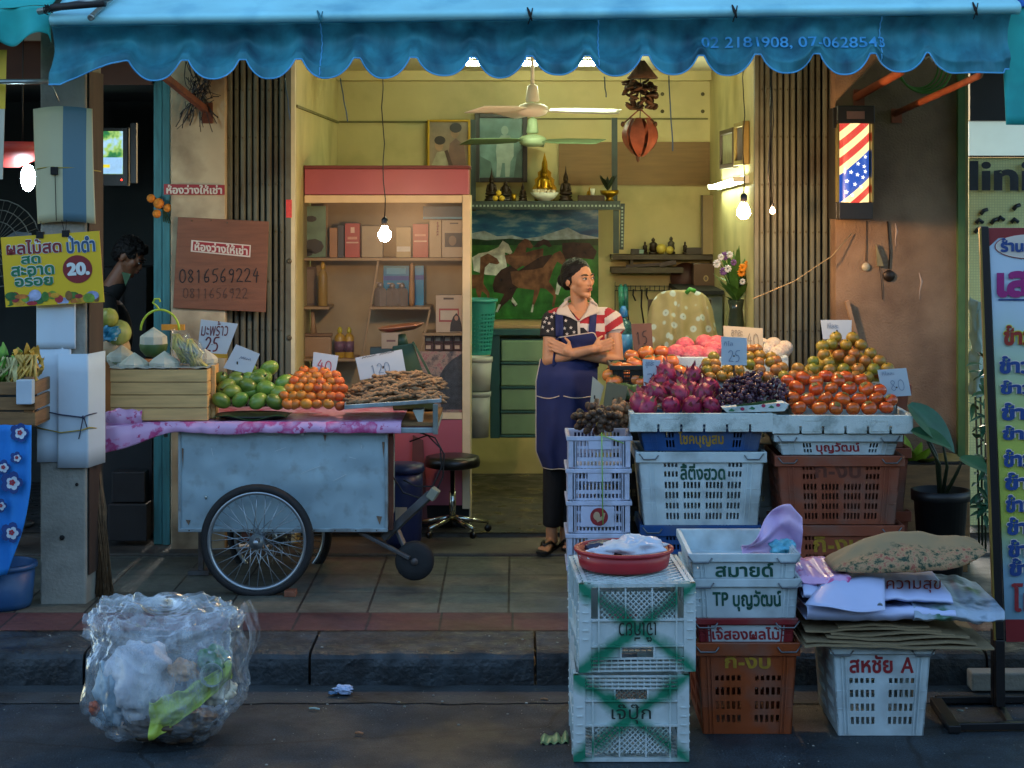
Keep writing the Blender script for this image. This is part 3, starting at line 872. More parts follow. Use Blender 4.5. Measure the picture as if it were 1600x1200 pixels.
def f(mb):
 c=P(1000,212,LY)
 for k in range(6):
  a=k*PI/3+.3
  d=V((math.cos(a),math.sin(a),0));e=V((-d.y,d.x,0))
  mb.grid(lambda u,v:c+d*(.095*math.sin((.15+v*.8)*PI)**.8)+e*(u-.5)*.085*math.sin((.12+v*.83)*PI)+V((0,0,.1-.22*v)),3,8)
 mb.tube([P(975,192,LY),P(1000,170,LY),P(1024,192,LY)],.005,5)
part('paper_body',M_br2,t,f)
def f(mb):
 for px,py in((973,194),(1024,194),(1000,238),(992,226),(1010,228)):mb.ell(P(px,py,LY-.03),(.012,.012,.016),8,6)
 mb.lathe([(.02,.02),(.012,-.03),(.004,-.05)],P(997,240,LY),8)
part('tassel',M_br,t,f)
for k,(px,y0,y1,dx)in enumerate(((445,122,187,8),(532,122,190,11),(944,120,152,3),(1045,118,236,6))):
 mb=MB(P(px,y0,9.4));mb.tube([P(px+dx*u,y0+(y1-y0)*u,9.4)+wob((k,u*3,0),1,.006)for u in[i/8 for i in range(9)]],.0035,5)
 tag(mb.build('loose_string',mat('blue grey string','#5d6b78',.8),loc=P(px,y0,9.4)),['short grey string dangling before the left shutter','grey string dangling in front of the back wall moulding','shortest grey string dangling right of the white fan','long grey string dangling right of the brown lantern'][k],'string')
AY=13.2
M_angle=mat('slotted angle steel','#2e3b39',.5,metal=.4,var=.3,scale=12)
t=thing('altar_shelf','slotted steel frame shelf holding the statues above the horse poster','shelf',P(850,322,AY))
part('board',M_angle,t,lambda mb:mb.box(PX(733,AY),PX(969,AY),AY-.02,YB-.01,PZ(319,AY),PZ(315,AY)))
part('front_rail',M_angle,t,lambda mb:mb.box(PX(733,AY),PX(969,AY),AY-.03,AY-.021,PZ(328,AY),PZ(314,AY)),bevel=.002)
part('post',M_angle,t,lambda mb:mb.box(PX(735,AY),PX(743,AY),AY+.1,AY+.13,PZ(330,AY),PZ(186,AY)))
part('post',M_angle,t,lambda mb:mb.box(PX(957,AY),PX(966,AY),AY+.1,AY+.13,PZ(318,AY),PZ(183,AY)))
part('post',M_angle,t,lambda mb:mb.box(PX(958,AY),PX(967,AY),AY-.018,AY+.01,PZ(396,AY),PZ(328.2,AY)))
part('brace',M_angle,t,lambda mb:mb.bar(P(973,318,AY),P(971,390,AY),.03,.006))
def f(mb):
 for i in range(40):mb.box(PX(738+i*5.8,AY),PX(741+i*5.8,AY),AY-.0325,AY-.0302,PZ(323,AY),PZ(320,AY))
 for i in range(12):mb.box(PX(970.5,AY),PX(973.5,AY),AY-.018,AY-.0155,PZ(326+i*5.4,AY),PZ(323+i*5.4,AY))
part('slots',mat('slot shine','#86958d',.5,var=.1),t,f)
M_gold=mat('gilded','#b08a24',.3,metal=.85,var=.2,scale=40)
M_bron=mat('dark bronze','#2e2216',.45,metal=.4,var=.3,scale=30)
M_wh=mat('white ceramic','#cfd2c4',.35,var=.05)
SB=PZ(314.6,AY)+.001
def statue(label,px,h,m,Y=AY+.14,base=None,w=1.0,spire=True):
 x=PX(px,Y);z=SB;t=thing('buddha_statue',label,'statue',(x,Y,z),group=None)
 c=V((x,Y,z));k=h
 part('pedestal',base or m,t,lambda mb:mb.lathe([(.26*k*w,0),(.26*k*w,.05*k),(.2*k*w,.09*k),(.24*k*w,.13*k),(.22*k*w,.16*k)],c,16,sy=.7))
 mb=MB(c)
 mb.ell(c+V((0,-.04*k,.22*k)),(.24*k*w,.13*k,.07*k),14,8)
 mb.cap(c+V((0,0,.2*k)),c+V((0,0,.46*k)),.1*k*w,.12*k*w,12)
 for s_ in(-1,1):
  mb.cap(c+V((s_*.12*k*w,0,.46*k)),c+V((s_*.17*k*w,-.02*k,.3*k)),.04*k,.035*k,8)
  mb.cap(c+V((s_*.17*k*w,-.02*k,.3*k)),c+V((s_*.03*k,-.13*k,.26*k)),.035*k,.03*k,8)
 mb.ell(c+V((0,0,.6*k)),(.075*k,.075*k,.09*k),12,8)
 if spire:mb.lathe([(.075*k,.63*k),(.05*k,.72*k),(.025*k,.8*k),(.008*k,.95*k),(0,k)],c,12)
 mb.build('figure',m,t)
 return t
statue('dark bronze seated figure at the left end of the altar shelf',768,.235,M_bron,w=.8)
statue('dark rounded figure before the black photograph frame on the altar',790,.20,M_bron,w=1.1,spire=False)
statue('small dark bust with green leaves on the altar left of the bowl',817,.15,M_bron,w=.8)
t_=statue('gilded seated figure with flame halo in the centre of the altar shelf',851,.31,M_gold,base=M_gold,w=.85)
c=V((PX(851,AY+.14),AY+.17,SB))
part('halo',M_gold,t_,lambda mb:mb.prism([c+V((.1*math.sin(a)*(1-.55*max(0,math.cos(a))**2),.0,.1+.19*(1-(a/PI)**1.6)if True else 0))for a in[PI*(i/10-.5)*2 for i in range(11)]]if False else[c+V(p)for p in((-.075,0,.05),(-.085,0,.09),(-.065,0,.12),(-.07,0,.15),(-.045,0,.17),(-.048,0,.2),(-.022,0,.22),(-.02,0,.26),(0,0,.34),(.02,0,.26),(.022,0,.22),(.048,0,.2),(.045,0,.17),(.07,0,.15),(.065,0,.12),(.085,0,.09),(.075,0,.05))],(0,.01,0)))
statue('tall dark bronze pointed figure right of the gilded altar figure',884,.25,M_bron,w=.75)
statue('small gold ring haloed figure on the right part of the altar',922,.14,M_gold,w=.9,spire=False)
t=thing('offering_bowl','white footed offering bowl under the gilded altar figure','bowl',(PX(851,AY),AY+.03,SB))
part('bowl',M_wh,t,lambda mb:mb.lathe([(.04,0),(.045,.008),(.07,.02),(.1,.06),(.097,.06),(.066,.026),(0,.02)],(PX(851,AY),AY+.03,SB),24))
part('garland',mat('offering petals','#c9b899',.7,var=.4,scale=60),t,lambda mb:[mb.ell((PX(851,AY)+rnd(-.075,.075),AY+.03+rnd(-.05,.05),SB+.06+rnd(0,.012)),.014,6,4)for i in range(40)])
def lab_fruit(nm,label,cat,c,r,m):return tag((lambda mb:(mb.ell(c,r,12,8),mb.build(nm,m,loc=V(c)-V((0,0,r if not isinstance(r,tuple)else r[2]))))[1])(MB(V(c)-V((0,0,r if not isinstance(r,tuple)else r[2])))),label,cat)
M_yel=mat('yellow fruit','#c9a52c',.5,var=.15)
for k,(px,dz)in enumerate(((774,0),(784,0),(779,.035))):
 lab_fruit('yellow_fruit',['yellow offering fruit at the left foot of the altar figure','yellow offering fruit right beside another on the altar shelf','yellow offering fruit lying on two others on the altar'][k],'fruit',(PX(px,AY),AY+.02,SB+.02+dz),.02,M_yel)
t=thing('gold_bowl','gold footed bowl with dark green leaves at the right altar end','bowl',(PX(953,AY),AY+.05,SB))
part('bowl',M_gold,t,lambda mb:mb.lathe([(.035,0),(.02,.02),(.03,.035),(.06,.05),(.065,.075),(.055,.07),(0,.05)],(PX(953,AY),AY+.05,SB),20))
part('leaves',mat('dark leaves','#1d2e1a',.6,var=.3),t,lambda mb:[mb.grid(lambda u,v,a=rnd(0,6.28),l=rnd(.06,.12):V((PX(950,AY),AY+.05,SB+.07))+V((math.cos(a),math.sin(a),0))*(v*l*.6)+V((-math.sin(a),math.cos(a),0))*((u-.5)*.03*math.sin(v*PI))+V((0,0,v*l)),2,5)for i in range(22)])
t=thing('candle_holder','small dark box with brass cup on the altar shelf','candle holder',(PX(927,AY),AY+.02,SB))
part('box',M_bron,t,lambda mb:mb.box(PX(903,AY),PX(945,AY),AY-.01,AY+.08,SB+.0005,PZ(305,AY)),bevel=.003)
part('cup',M_wh,t,lambda mb:mb.lathe([(.012,0),(.018,.045),(.014,.043),(0,.01)],(PX(926,AY),AY-.014+.03,PZ(305,AY)+.001),12))
t=thing('glass_cup','small brass cup on the altar shelf near yellow fruit','cup',(PX(803,AY),AY+.02,SB))
part('cup',M_gold,t,lambda mb:mb.lathe([(.014,0),(.018,.05),(.015,.05),(0,.006)],(PX(803,AY),AY+.02,SB),14))
def frame(label,corners,Y,mf,mp_,fw,figs,nm='framed_photograph'):
 x0,x1,y0,y1=corners;X0,X1,Z0,Z1=PX(x0,Y),PX(x1,Y),PZ(y1,Y),PZ(y0,Y)
 t=thing(nm,label,'picture',((X0+X1)/2,Y,Z0))
 part('picture',mp_,t,lambda mb:mb.box(X0+fw*.5,X1-fw*.5,Y-.008,Y+.01,Z0+fw*.5,Z1-fw*.5))
 mb=MB(t.location)
 for a in((X0,X0+fw,Z0,Z1),(X1-fw,X1,Z0,Z1),(X0+fw,X1-fw,Z1-fw,Z1),(X0+fw,X1-fw,Z0,Z0+fw)):
  mb.box(a[0],a[1],Y-.028,Y+.012,a[2],a[3])
 mb.build('frame',mf,t,bevel=.004)
 for nm2,m_,pts in figs:
  part(nm2,m_,t,lambda mb:mb.prism([V((X0+(X1-X0)*u,Y-.0095-.0012*figs.index((nm2,m_,pts)),Z1+(Z0-Z1)*v))for u,v in pts],(0,.0008,0)))
 return t
def blob(cx,cy,rx,ry,n=14):return[(cx+rx*math.cos(2*PI*i/n),cy+ry*math.sin(2*PI*i/n))for i in range(n)]
def fm(n_,c):return mat(n_,c,.35,var=.25,scale=14)
t=frame('gold framed faded photograph of a couple above the pink showcase',(668,735,187,285),YB-.04,mat('gold frame','#b89320',.4,metal=.4,var=.1),fm('sepia paper','#8f7d68'),.016,[('figure_shirt',fm('pale shirt','#a7a186'),[(.08,.98),(.1,.72),(.22,.52),(.38,.5),(.5,.65),(.52,.98)]),('figure_blouse',fm('mottled blouse','#7c5d52'),[(.48,.98),(.48,.6),(.52,.38),(.66,.3),(.85,.4),(.9,.7),(.88,.98)]),('figure_face',fm('sepia skin','#a58469'),blob(.64,.2,.1,.1)),('figure_face',fm('sepia skin','#a58469'),blob(.27,.4,.1,.1)),('figure_hair',fm('sepia hair','#2f2520'),blob(.66,.13,.14,.08)),('figure_hair',fm('sepia hair','#2f2520'),blob(.29,.33,.13,.07)),('figure_sash',fm('sepia sash','#4b362e'),[(.4,.5),(.47,.48),(.68,.9),(.6,.95)])])
t=frame('large black framed pale portrait of a standing figure behind the altar',(742,824,177,285),YB-.06,mat('black frame','#17110c',.4,var=.1),mat('blue grey photo','#6b8b86',.18,var=.4,scale=8,spec=.8),.034,[('figure_coat',fm('pale coat','#94aaa0'),[(.4,.55),(.42,.4),(.5,.32),(.66,.32),(.74,.42),(.74,.62),(.68,.7),(.66,.92),(.58,.92),(.57,.72),(.52,.72),(.48,.92),(.41,.92),(.42,.7)]),('figure_head',fm('pale head','#8ea69c'),blob(.57,.25,.07,.07)),('plants',fm('dark garden','#46625b'),[(.1,.93),(.1,.62),(.3,.7),(.38,.93)]),('plants',fm('dark garden','#46625b'),[(.74,.93),(.8,.6),(.9,.5),(.9,.93)])])
def side_frame(label,ya,yb,z0,z1,mf,mp_):
 t=thing('wall_picture',label,'picture',(XR,(ya+yb)/2,z0))
 part('picture',mp_,t,lambda mb:mb.box(XR-.022,XR-.006,ya+.02,yb-.02,z0+.02,z1-.02))
 def f(mb):
  for a in((ya,ya+.03,z0,z1),(yb-.03,yb,z0,z1),(ya+.03,yb-.03,z0,z0+.03),(ya+.03,yb-.03,z1-.03,z1)):mb.box(XR-.04,XR-.002,*a)
 part('frame',mf,t,f,bevel=.003)
side_frame('nearer narrow framed picture with dark print on the right shop wall',11.3,11.78,2.36,2.62,mat('brass frame','#8d7a42',.4,metal=.3),fm('dark print','#4a4657'))
side_frame('farther framed pale document on the right shop wall',11.84,12.6,2.35,2.6,mat('dark brown frame','#3a2a1c',.5),fm('pale document','#a3a47e'))
PYY=YB-.016
t=thing('horse_poster','glossy poster of horses running on a green meadow under the altar','poster',P(836,498,PYY))
def pp(u,v,d=0):return V((PX(737+198*u,PYY),PYY-d,PZ(326+173*v,PYY)))
mp_,N,L,b=node_mat('poster sky')
tc=N.new('ShaderNodeTexCoord');g=N.new('ShaderNodeMapping');g.inputs['Scale'].default_value=(2,1,7);L.new(tc.outputs['Object'],g.inputs['Vector'])
L.new(ramp(N,L,noise_n(N,L,g.outputs[0],2.2,7).outputs[0],[(.35,'#1c5288'),(.5,'#2f73a5'),(.6,'#7fa6bb'),(.75,'#c0cdc8')]).outputs[0],b.inputs['Base Color']);b.inputs['Roughness'].default_value=.22
part('sheet',mp_,t,lambda mb:mb.box(PX(737,PYY),PX(935,PYY),PYY,PYY+.003,PZ(499,PYY),PZ(326,PYY)))
def ppoly(nm,m_,pts,d,jit=0):
 part(nm,m_,t,lambda mb:mb.prism([pp(u,v,d)for u,v in pts],(0,.0004,0)))
gm=mat('poster grass','#2d6428',.25,var=.45,scale=14)
ppoly('mountains',mat('poster mountain','#a3b8c4',.25,var=.45,scale=18),[(0,.3),(0,.22),(.1,.2),(.2,.25),(.32,.24),(.42,.27),(.55,.25),(.68,.2),(.76,.17),(.86,.23),(1,.26),(1,.32),(0,.32)],.0006)
ppoly('treeline',mat('poster trees','#16401f',.25,var=.4,scale=30),[(0,.34),(0,.27),(.12,.285),(.3,.27),(.5,.29),(.7,.28),(1,.27),(1,.36),(0,.36)],.0011)
ppoly('meadow',gm,[(0,.33),(1,.33),(1,1),(0,1)],.0016)
hb,hd,hw,hg=[mat(n_,c_,.25,var=.55,scale=15,dirt=('#2a1710',.5,12)if n_!='poster white'else('#8a8f8c',.5,14))for n_,c_ in(('poster bay','#6f4a33'),('poster dark bay','#37241b'),('poster white','#c3c6bd'),('poster grey','#8f9a96'))]
C7=lambda pts:[((x-40)/1245,(y-40)/1090)for x,y in pts]
ppoly('white_horse',hw,C7([(45,520),(110,480),(200,465),(300,420),(345,355),(400,390),(440,470),(420,490),(365,470),(380,560),(385,610),(300,700),(180,690),(60,650)]),.0021)
ppoly('bay_horse',hb,C7([(365,500),(450,480),(500,390),(560,335),(600,345),(645,410),(630,435),(580,420),(560,520),(545,600),(480,640),(380,570)]),.0024)
ppoly('bay_horse',hb,C7([(550,480),(640,450),(745,430),(740,520),(650,560),(620,640),(545,600)]),.0027)
ppoly('dark_horse',hd,C7([(690,370),(745,340),(790,350),(830,410),(800,420),(750,390),(700,420),(640,420)]),.003)
ppoly('dark_horse',hd,C7([(930,380),(1040,370),(1200,380),(1270,460),(1240,540),(1050,520),(960,540),(930,470)]),.0032)
ppoly('foal',hb,C7([(125,520),(200,480),(290,530),(315,575),(290,590),(215,575),(170,620),(160,700),(155,780),(215,870),(215,960),(195,960),(190,890),(140,850),(125,930),(105,920),(85,860),(80,820),(35,830),(35,690),(120,690)]),.0036)
ppoly('dark_horse',hd,C7([(245,800),(270,710),(330,640),(420,600),(500,650),(640,560),(720,510),(830,490),(800,620),(750,640),(480,830),(430,930),(440,990),(480,980),(490,1000),(455,1005),(420,930),(340,1000),(300,1060),(280,1055),(310,980),(360,880),(260,860)]),.004)
ppoly('main_horse',hb,C7([(420,660),(520,650),(640,640),(740,620),(800,540),(850,480),(910,455),(940,490),(975,580),(950,605),(880,560),(840,640),(800,760),(850,830),(870,900),(850,1010),(830,1000),(845,900),(770,830),(715,820),(690,900),(650,1000),(640,1060),(620,1060),(640,960),(655,840),(500,820),(440,780)]),.0044)
ppoly('white_sock',hw,C7([(880,760),(920,800),(890,890),(860,880)]),.0048)
ppoly('white_sock',hw,C7([(440,910),(490,980),(470,1000),(430,950)]),.0048)
ppoly('white_sock',hw,C7([(305,980),(325,985),(295,1060),(275,1055)]),.0048)
ppoly('white_sock',hw,C7([(635,985),(650,985),(640,1060),(620,1058)]),.0048)
CY=11.4
t=thing('glass_showcase','tall glass showcase with a pink header and cream frame behind the cart','showcase',P(598,830,CY))
M_pink=mat('pink laminate','#ad5a68',.4,var=.06,scale=4)
M_cream=mat('cream frame','#e0c9a0',.5,var=.08)
M_bk=mat('showcase back','#a18d68',.7,var=.25,scale=4)
cb=lambda a,b2,y0,y1,p0,p1:(PX(a,CY),PX(b2,CY),y0,y1,PZ(p1,CY),PZ(p0,CY))
part('header',M_pink,t,lambda mb:mb.box(-1.255,PX(732,CY),CY,CY+.36,PZ(304,CY),PZ(264,CY)),bevel=.003)
part('cornice',mat('maroon trim','#6e3034',.5),t,lambda mb:mb.box(-1.257,PX(734,CY),CY-.012,CY+.36,PZ(264,CY)+.001,PZ(258.5,CY)),bevel=.002)
def f(mb):
 mb.box(*cb(722.5,735,CY-.01,CY+.02,304.5,795));mb.box(-1.255,PX(722,CY),CY-.006,CY+.02,PZ(317,CY),PZ(305,CY));mb.box(-1.255,PX(722,CY),CY-.006,CY+.02,PZ(655,CY),PZ(645,CY))
 mb.box(*cb(462,467,CY-.006,CY+.02,317.2,644.8))
part('frame',M_cream,t,f,bevel=.003)
part('side_panel',M_cream,t,lambda mb:mb.box(PX(731,CY),PX(735,CY),CY+.021,CY+.36,.23,PZ(305,CY)))
part('lower_panel',M_pink,t,lambda mb:mb.box(-1.255,PX(722,CY),CY+.002,CY+.02,.34,PZ(655.5,CY)))
part('plinth',M_blk,t,lambda mb:mb.box(-1.25,PX(733,CY),CY+.02,CY+.36,.207,.339))
part('back_panel',M_bk,t,lambda mb:mb.box(-1.255,PX(731,CY)-.001,CY+.34,CY+.36,.34,PZ(304,CY)))
mgl,N,L,b=node_mat('showcase glass')
N.remove(b);out=N['Material Output']
tr=N.new('ShaderNodeBsdfTransparent');gl=N.new('ShaderNodeBsdfGlossy');gl.inputs['Roughness'].default_value=.34
fr_=N.new('ShaderNodeFresnel');fr_.inputs['IOR'].default_value=1.45;ms=N.new('ShaderNodeMixShader')
L.new(fr_.outputs[0],ms.inputs[0]);L.new(tr.outputs[0],ms.inputs[1]);L.new(gl.outputs[0],ms.inputs[2]);L.new(ms.outputs[0],out.inputs[0])
part('glass_pane',mgl,t,lambda mb:mb.put([V((PX(467,CY),CY+.01,PZ(645,CY))),V((PX(722,CY),CY+.01,PZ(645,CY))),V((PX(722,CY),CY+.01,PZ(317,CY))),V((PX(467,CY),CY+.01,PZ(317,CY)))],[(0,1,2,3)]),recalc=False)
M_shelf=mat('shelf edge','#9c8056',.5,var=.1)
GY=CY+.06
def shelf(a,b2,py):part('shelf',M_shelf,t,lambda mb:mb.box(PX(a,GY),PX(b2,GY),GY-.02,CY+.335,PZ(py+4,GY),PZ(py,GY)))
shelf(468,722,403);shelf(468,515,479);shelf(577,672,479);shelf(470,556,560);shelf(660,722,520)
part('strut',M_shelf,t,lambda mb:mb.bar(P(591,408,GY),P(553,640,GY),.012,.012))
part('strut',M_shelf,t,lambda mb:mb.bar(P(672,484,GY),P(655,560,GY),.012,.012))
part('strut',M_shelf,t,lambda mb:mb.bar(P(511,318,CY+.2),P(511,402,CY+.2),.01,.01))
def carton(label,x0,x1,y0,y1,Y,col,name='carton',cat='box',d=.07,extras=(),rough=.5):
 L0=V(((PX(x0,Y)+PX(x1,Y))/2,Y+d/2,PZ(y1,Y)))
 t=thing(name,label,cat,L0)
 part('box',mat('carton '+col,col,rough,var=.08,scale=12),t,lambda mb:mb.box(PX(x0,Y),PX(x1,Y),Y,Y+d,PZ(y1,Y)+.0012,PZ(y0,Y)),bevel=.0015)
 for k,(nm,c2,pts)in enumerate(extras):
  part(nm,mat('print '+c2,c2,.5,var=.1,scale=20),t,lambda mb:mb.prism([V((PX(a,Y),Y-.0012-.0006*k,PZ(b2,Y)))for a,b2 in pts],(0,.0004,0)))
 return t
rc=lambda a,b2,c_,d_:[(a,c_),(b2,c_),(b2,d_),(a,d_)]
Y1=CY+.10
carton('narrow tan carton at the left of the top showcase shelf',515,527,356,402.5,Y1,'#a8774a')
carton('dark spined ring file next to the tan carton on the top shelf',528,537,352,402.5,Y1,'#3b3b40','ring_file','file')
carton('red carton left of the bulb on the top showcase shelf',539,562,349,402.5,Y1,'#b5473c',extras=[('stripe','#d89a80',rc(543,558,370,374)),('stripe','#e0b9a0',rc(541,560,378,380)),('emblem','#e8c0a8',rc(548,554,355,364))])
carton('plain beige carton behind the bulb on the top showcase shelf',565,598,353,402.5,Y1+.03,'#a99672')
carton('gold and white jar carton right of the bulb on the top shelf',619,642,355,402.5,Y1+.02,'#b09a68',extras=[('label','#d8d2bf',rc(620,641,385,393))])
carton('red carton right of the bulb on the top showcase shelf',645,669,350,402.5,Y1,'#b04a3e',extras=[('stripe','#dc9c86',rc(648,665,366,369)),('stripe','#e4baa0',rc(647,667,376,378))])
g_=carton('beige hair product carton with dark red sideways lettering on the top shelf',671,689.5,344,402.5,Y1,'#b39b74')
letter('glatt',P(681,346,Y1),P(681,369,Y1),P(674,346,Y1)+V((S(12,Y1),0,0)),mat('maroon ink','#6a1f24',.5),g_,off=.002,bold=.03).location=-g_.location
carton('beige carton with a dark portrait window at the right end of the top shelf',690.5,722,344,402.5,Y1+.005,'#b5a184',extras=[('window','#2a2b2e',rc(695,722,364,386)),('portrait','#7d6a55',blob(707,376,6,8)),('caption','#514a40',rc(703,716,348,350))])
carton('blue lidded box stacked above the cartons in the showcase',661,722,322,343.4,Y1+.03,'#26414d',extras=[('lid_stripe','#4b93ad',rc(661,722,339,342))])
carton('framed brown picture standing on the left showcase shelf',466,494,417,478.5,Y1+.1,'#5a4532','framed_picture','picture',.02,extras=[('picture','#7d6850',rc(469,491,421,474))])
def bottle(label,px,y0,y1,Y,r,m,mcap,name='bottle',sq=False,pump=False,lab=None):
 c=V((PX(px,Y),Y,PZ(y1,Y)));h=PZ(y0,Y)-c.z
 t=thing(name,label,'bottle',c)
 part('body',m,t,lambda mb:mb.lathe([(r*.9,.001),(r,.006),(r,h*.66),(r*.8,h*.74),(r*.38,h*.8),(r*.38,h*.82)],c,4 if sq else 16,smooth=not sq))
 part('cap',mcap,t,lambda mb:(mb.lathe([(r*.45,h*.82),(r*.5,h*.84),(r*.45,h*.93),(r*.2,h)],c,12),mb.box(c.x-r*.8,c.x+r*.2,c.y-.004,c.y+.004,c.z+h*.95,c.z+h)if pump else None))
 if lab:part('label',lab,t,lambda mb:mb.lathe([(r*1.02,h*.2),(r*1.02,h*.55)],c,16))
 return t
M_ybot=mat('yellow bottle','#b58f2a',.35,var=.08);M_silv=mat('silver plastic','#9a8f84',.35,metal=.3,var=.1);M_plab=mat('purple label','#6a4a5a',.5,var=.4,scale=60)
bottle('tall mustard bottle on the left showcase shelf',504.5,408,478.5,Y1,.029,mat('mustard bottle','#9c7f3c',.4),M_ybot)
bottle('silver pump bottle leftmost of three in the showcase',594,441,478.5,Y1,.036,M_silv,M_silv,pump=True,sq=True)
bottle('silver pump bottle middle of three in the showcase',613,442,478.5,Y1,.036,M_silv,M_silv,pump=True,sq=True)
bottle('silver pump bottle rightmost of three before the blue box',628,442,478.5,Y1+.02,.036,M_silv,M_silv,pump=True,sq=True)
carton('blue glossy carton behind the silver pump bottles',599,639,415,478.5,Y1+.12,'#2a84ab',d=.05,extras=[('stripe','#31539b',rc(599,639,431,438)),('label','#5aa9c4',rc(604,634,418,428))],rough=.25)
carton('blue glossy bag right of the wooden baton in the showcase',648,662,415,478.5,Y1+.1,'#2b8fb8',extras=[('stripe','#31539b',rc(648,662,430,437))],rough=.25)
mb=MB(P(643.5,478.6,Y1));mb.lathe([(.012,.002),(.016,.03),(.017,.12),(.012,.18),(.01,.245),(.007,.26)],P(643.5,478.6,Y1),12)
tag(mb.build('wooden_baton',mat('turned wood','#a97b4a',.5,var=.2),loc=P(643.5,478.6,Y1)),'turned wooden baton standing between the blue cartons in the showcase','baton')
t=thing('paddle_brush','upright wooden paddle brush on the low left showcase shelf','brush',P(491,560,Y1))
part('head',mat('brush wood','#a3825c',.5,var=.15),t,lambda mb:mb.box(PX(467,Y1),PX(518,Y1),Y1,Y1+.03,PZ(559.5,Y1),PZ(526,Y1)),bevel=.012)
part('rim',mat('brush rim','#7a5a36',.5),t,lambda mb:mb.box(PX(466,Y1),PX(519,Y1),Y1-.004,Y1+.034,PZ(525.8,Y1),PZ(521,Y1)),bevel=.003)
part('handle',_M['brush wood'],t,lambda mb:mb.tube([P(490,521,Y1+.015),P(489,505,Y1+.015),P(488.5,487,Y1+.015)],[.022,.015,.01],10))
bottle('yellow bottle left one of a pair under the showcase shelf',531,511,559.5,Y1,.032,M_ybot,mat('lime cap','#c4b92a',.4),lab=M_plab)
bottle('yellow bottle right one of a pair under the showcase shelf',545.5,511,559.5,Y1+.004,.029,M_ybot,_M['lime cap'],lab=M_plab)
g_=carton('white carton with a woman portrait on the low right showcase shelf',681,722,461,519.5,Y1,'#c1ac90',extras=[('red_frame','#a54a44',rc(686,717,482,503)),('frame_inside','#c9b9a0',rc(688,715,485,500)),('portrait','#2a2523',[(703,518),(704,506),(708,495),(713,489),(718,495),(721,506),(722,518)]),('portrait_face','#b98f74',blob(713,497,3,4)),('caption','#584c40',rc(693,709,465,468))])
carton('small white panel with handwriting behind the weighing scale in the showcase',596,626,520,545,Y1+.02,'#b7a892','note_card','card',.01,extras=[('scribble','#7a5a5a',rc(604,618,531,534))])
k=0
for r_ in range(2):
 for q in range(4):
  carton('small dark carton with white label, %s row, %s from the left under the portrait carton'%(['upper','lower'][r_],['first','second','third','last'][q]),664+q*15,677.5+q*15,524+r_*12.5,535.6+r_*12.5,Y1+.03,'#4a2a26','small_carton','box',.05,extras=[('label','#c9b49a',rc(665.5+q*15,673+q*15,527+r_*12.5,532.5+r_*12.5))])
carton('blue plastic box low behind the price card in the showcase',578,612,543,570,Y1+.03,'#2f5560','plastic_box','box')
t=thing('blossom_print','print of pink blossom and dark rocks at the lower right showcase','picture',P(690,644,CY+.05))
mbp,N,L,b=node_mat('blossom print')
tc=N.new('ShaderNodeTexCoord')
L.new(ramp(N,L,noise_n(N,L,tc.outputs['Object'],13,8,.75).outputs[0],[(.36,'#3a3f45'),(.45,'#7d6d66'),(.52,'#b39a86'),(.58,'#a35a60'),(.64,'#c9b8a0')]).outputs[0],b.inputs['Base Color'])
part('sheet',mbp,t,lambda mb:mb.box(PX(650,CY+.05),PX(722,CY+.05),CY+.05,CY+.054,PZ(644.5,CY+.05),PZ(549,CY+.05)))
part('rocks',mat('print rock','#3d4246',.6,var=.5,scale=30),t,lambda mb:mb.prism([P(a,b2,CY+.0485)for a,b2 in((684,600),(688,585),(696,572),(706,562),(716,556),(722,552),(722,640),(690,640))],(0,.0005,0)))
t=thing('flower_picture','green and red flower picture leaning at the left of the top shelf','picture',P(488,402,CY+.2))
part('sheet',mat('picture green','#6f8f72',.4,var=.35,scale=9),t,lambda mb:mb.box(PX(468,CY+.2),PX(509,CY+.2),CY+.2,CY+.21,PZ(402.6,CY+.2),PZ(322,CY+.2)))
part('petals',mat('picture red','#6e2a2a',.5,var=.3),t,lambda mb:[mb.prism([P(a,b2,CY+.1975)for a,b2 in blob(cx,cy,6,8,9)],(0,.0005,0))for cx,cy in((471,343),(472,362),(475,378))])
part('foliage',mat('picture dark','#2c2a20',.5,var=.3),t,lambda mb:[mb.prism([P(a,b2,CY+.1965)for a,b2 in blob(cx,cy,rx,ry,9)],(0,.0005,0))for cx,cy,rx,ry in((490,385,16,12),(486,342,9,5),(480,395,9,6))])
t=thing('laundry_basket','tall turquoise slotted plastic basket beside the showcase','basket',P(750,556,12.3))
BYY=12.3;c=V((PX(746,BYY),BYY+.12,PZ(556,BYY)))
M_tq=mat('turquoise plastic','#2b8c80',.4,var=.08)
mb=MB(t.location);nA=56;hh=PZ(473,BYY)-c.z
us=[i/nA for i in range(nA+1)];vs2=[0,.08]+[.08+.74*k/20 for k in range(1,21)]+[.9,1]
mb.panel(us,vs2,lambda i,j:0<j<21 and j%2==1 and i%2==0,lambda u,v,q:c+V((math.cos(u*2*PI)*(.085+.035*v-.003*q),math.sin(u*2*PI)*(.085+.035*v-.003*q),v*hh)))
mb.lathe([(0,.001),(.084,.001)],c,28);mb.build('body',M_tq,t,weld=True)
part('rim',M_tq,t,lambda mb:mb.lathe([(.118,-.004),(.13,0),(.13,.018),(.117,.02)],c+V((0,0,hh)),28,ring=True))
M_bkt=mat('white bucket','#a9b0a6',.5,var=.1)
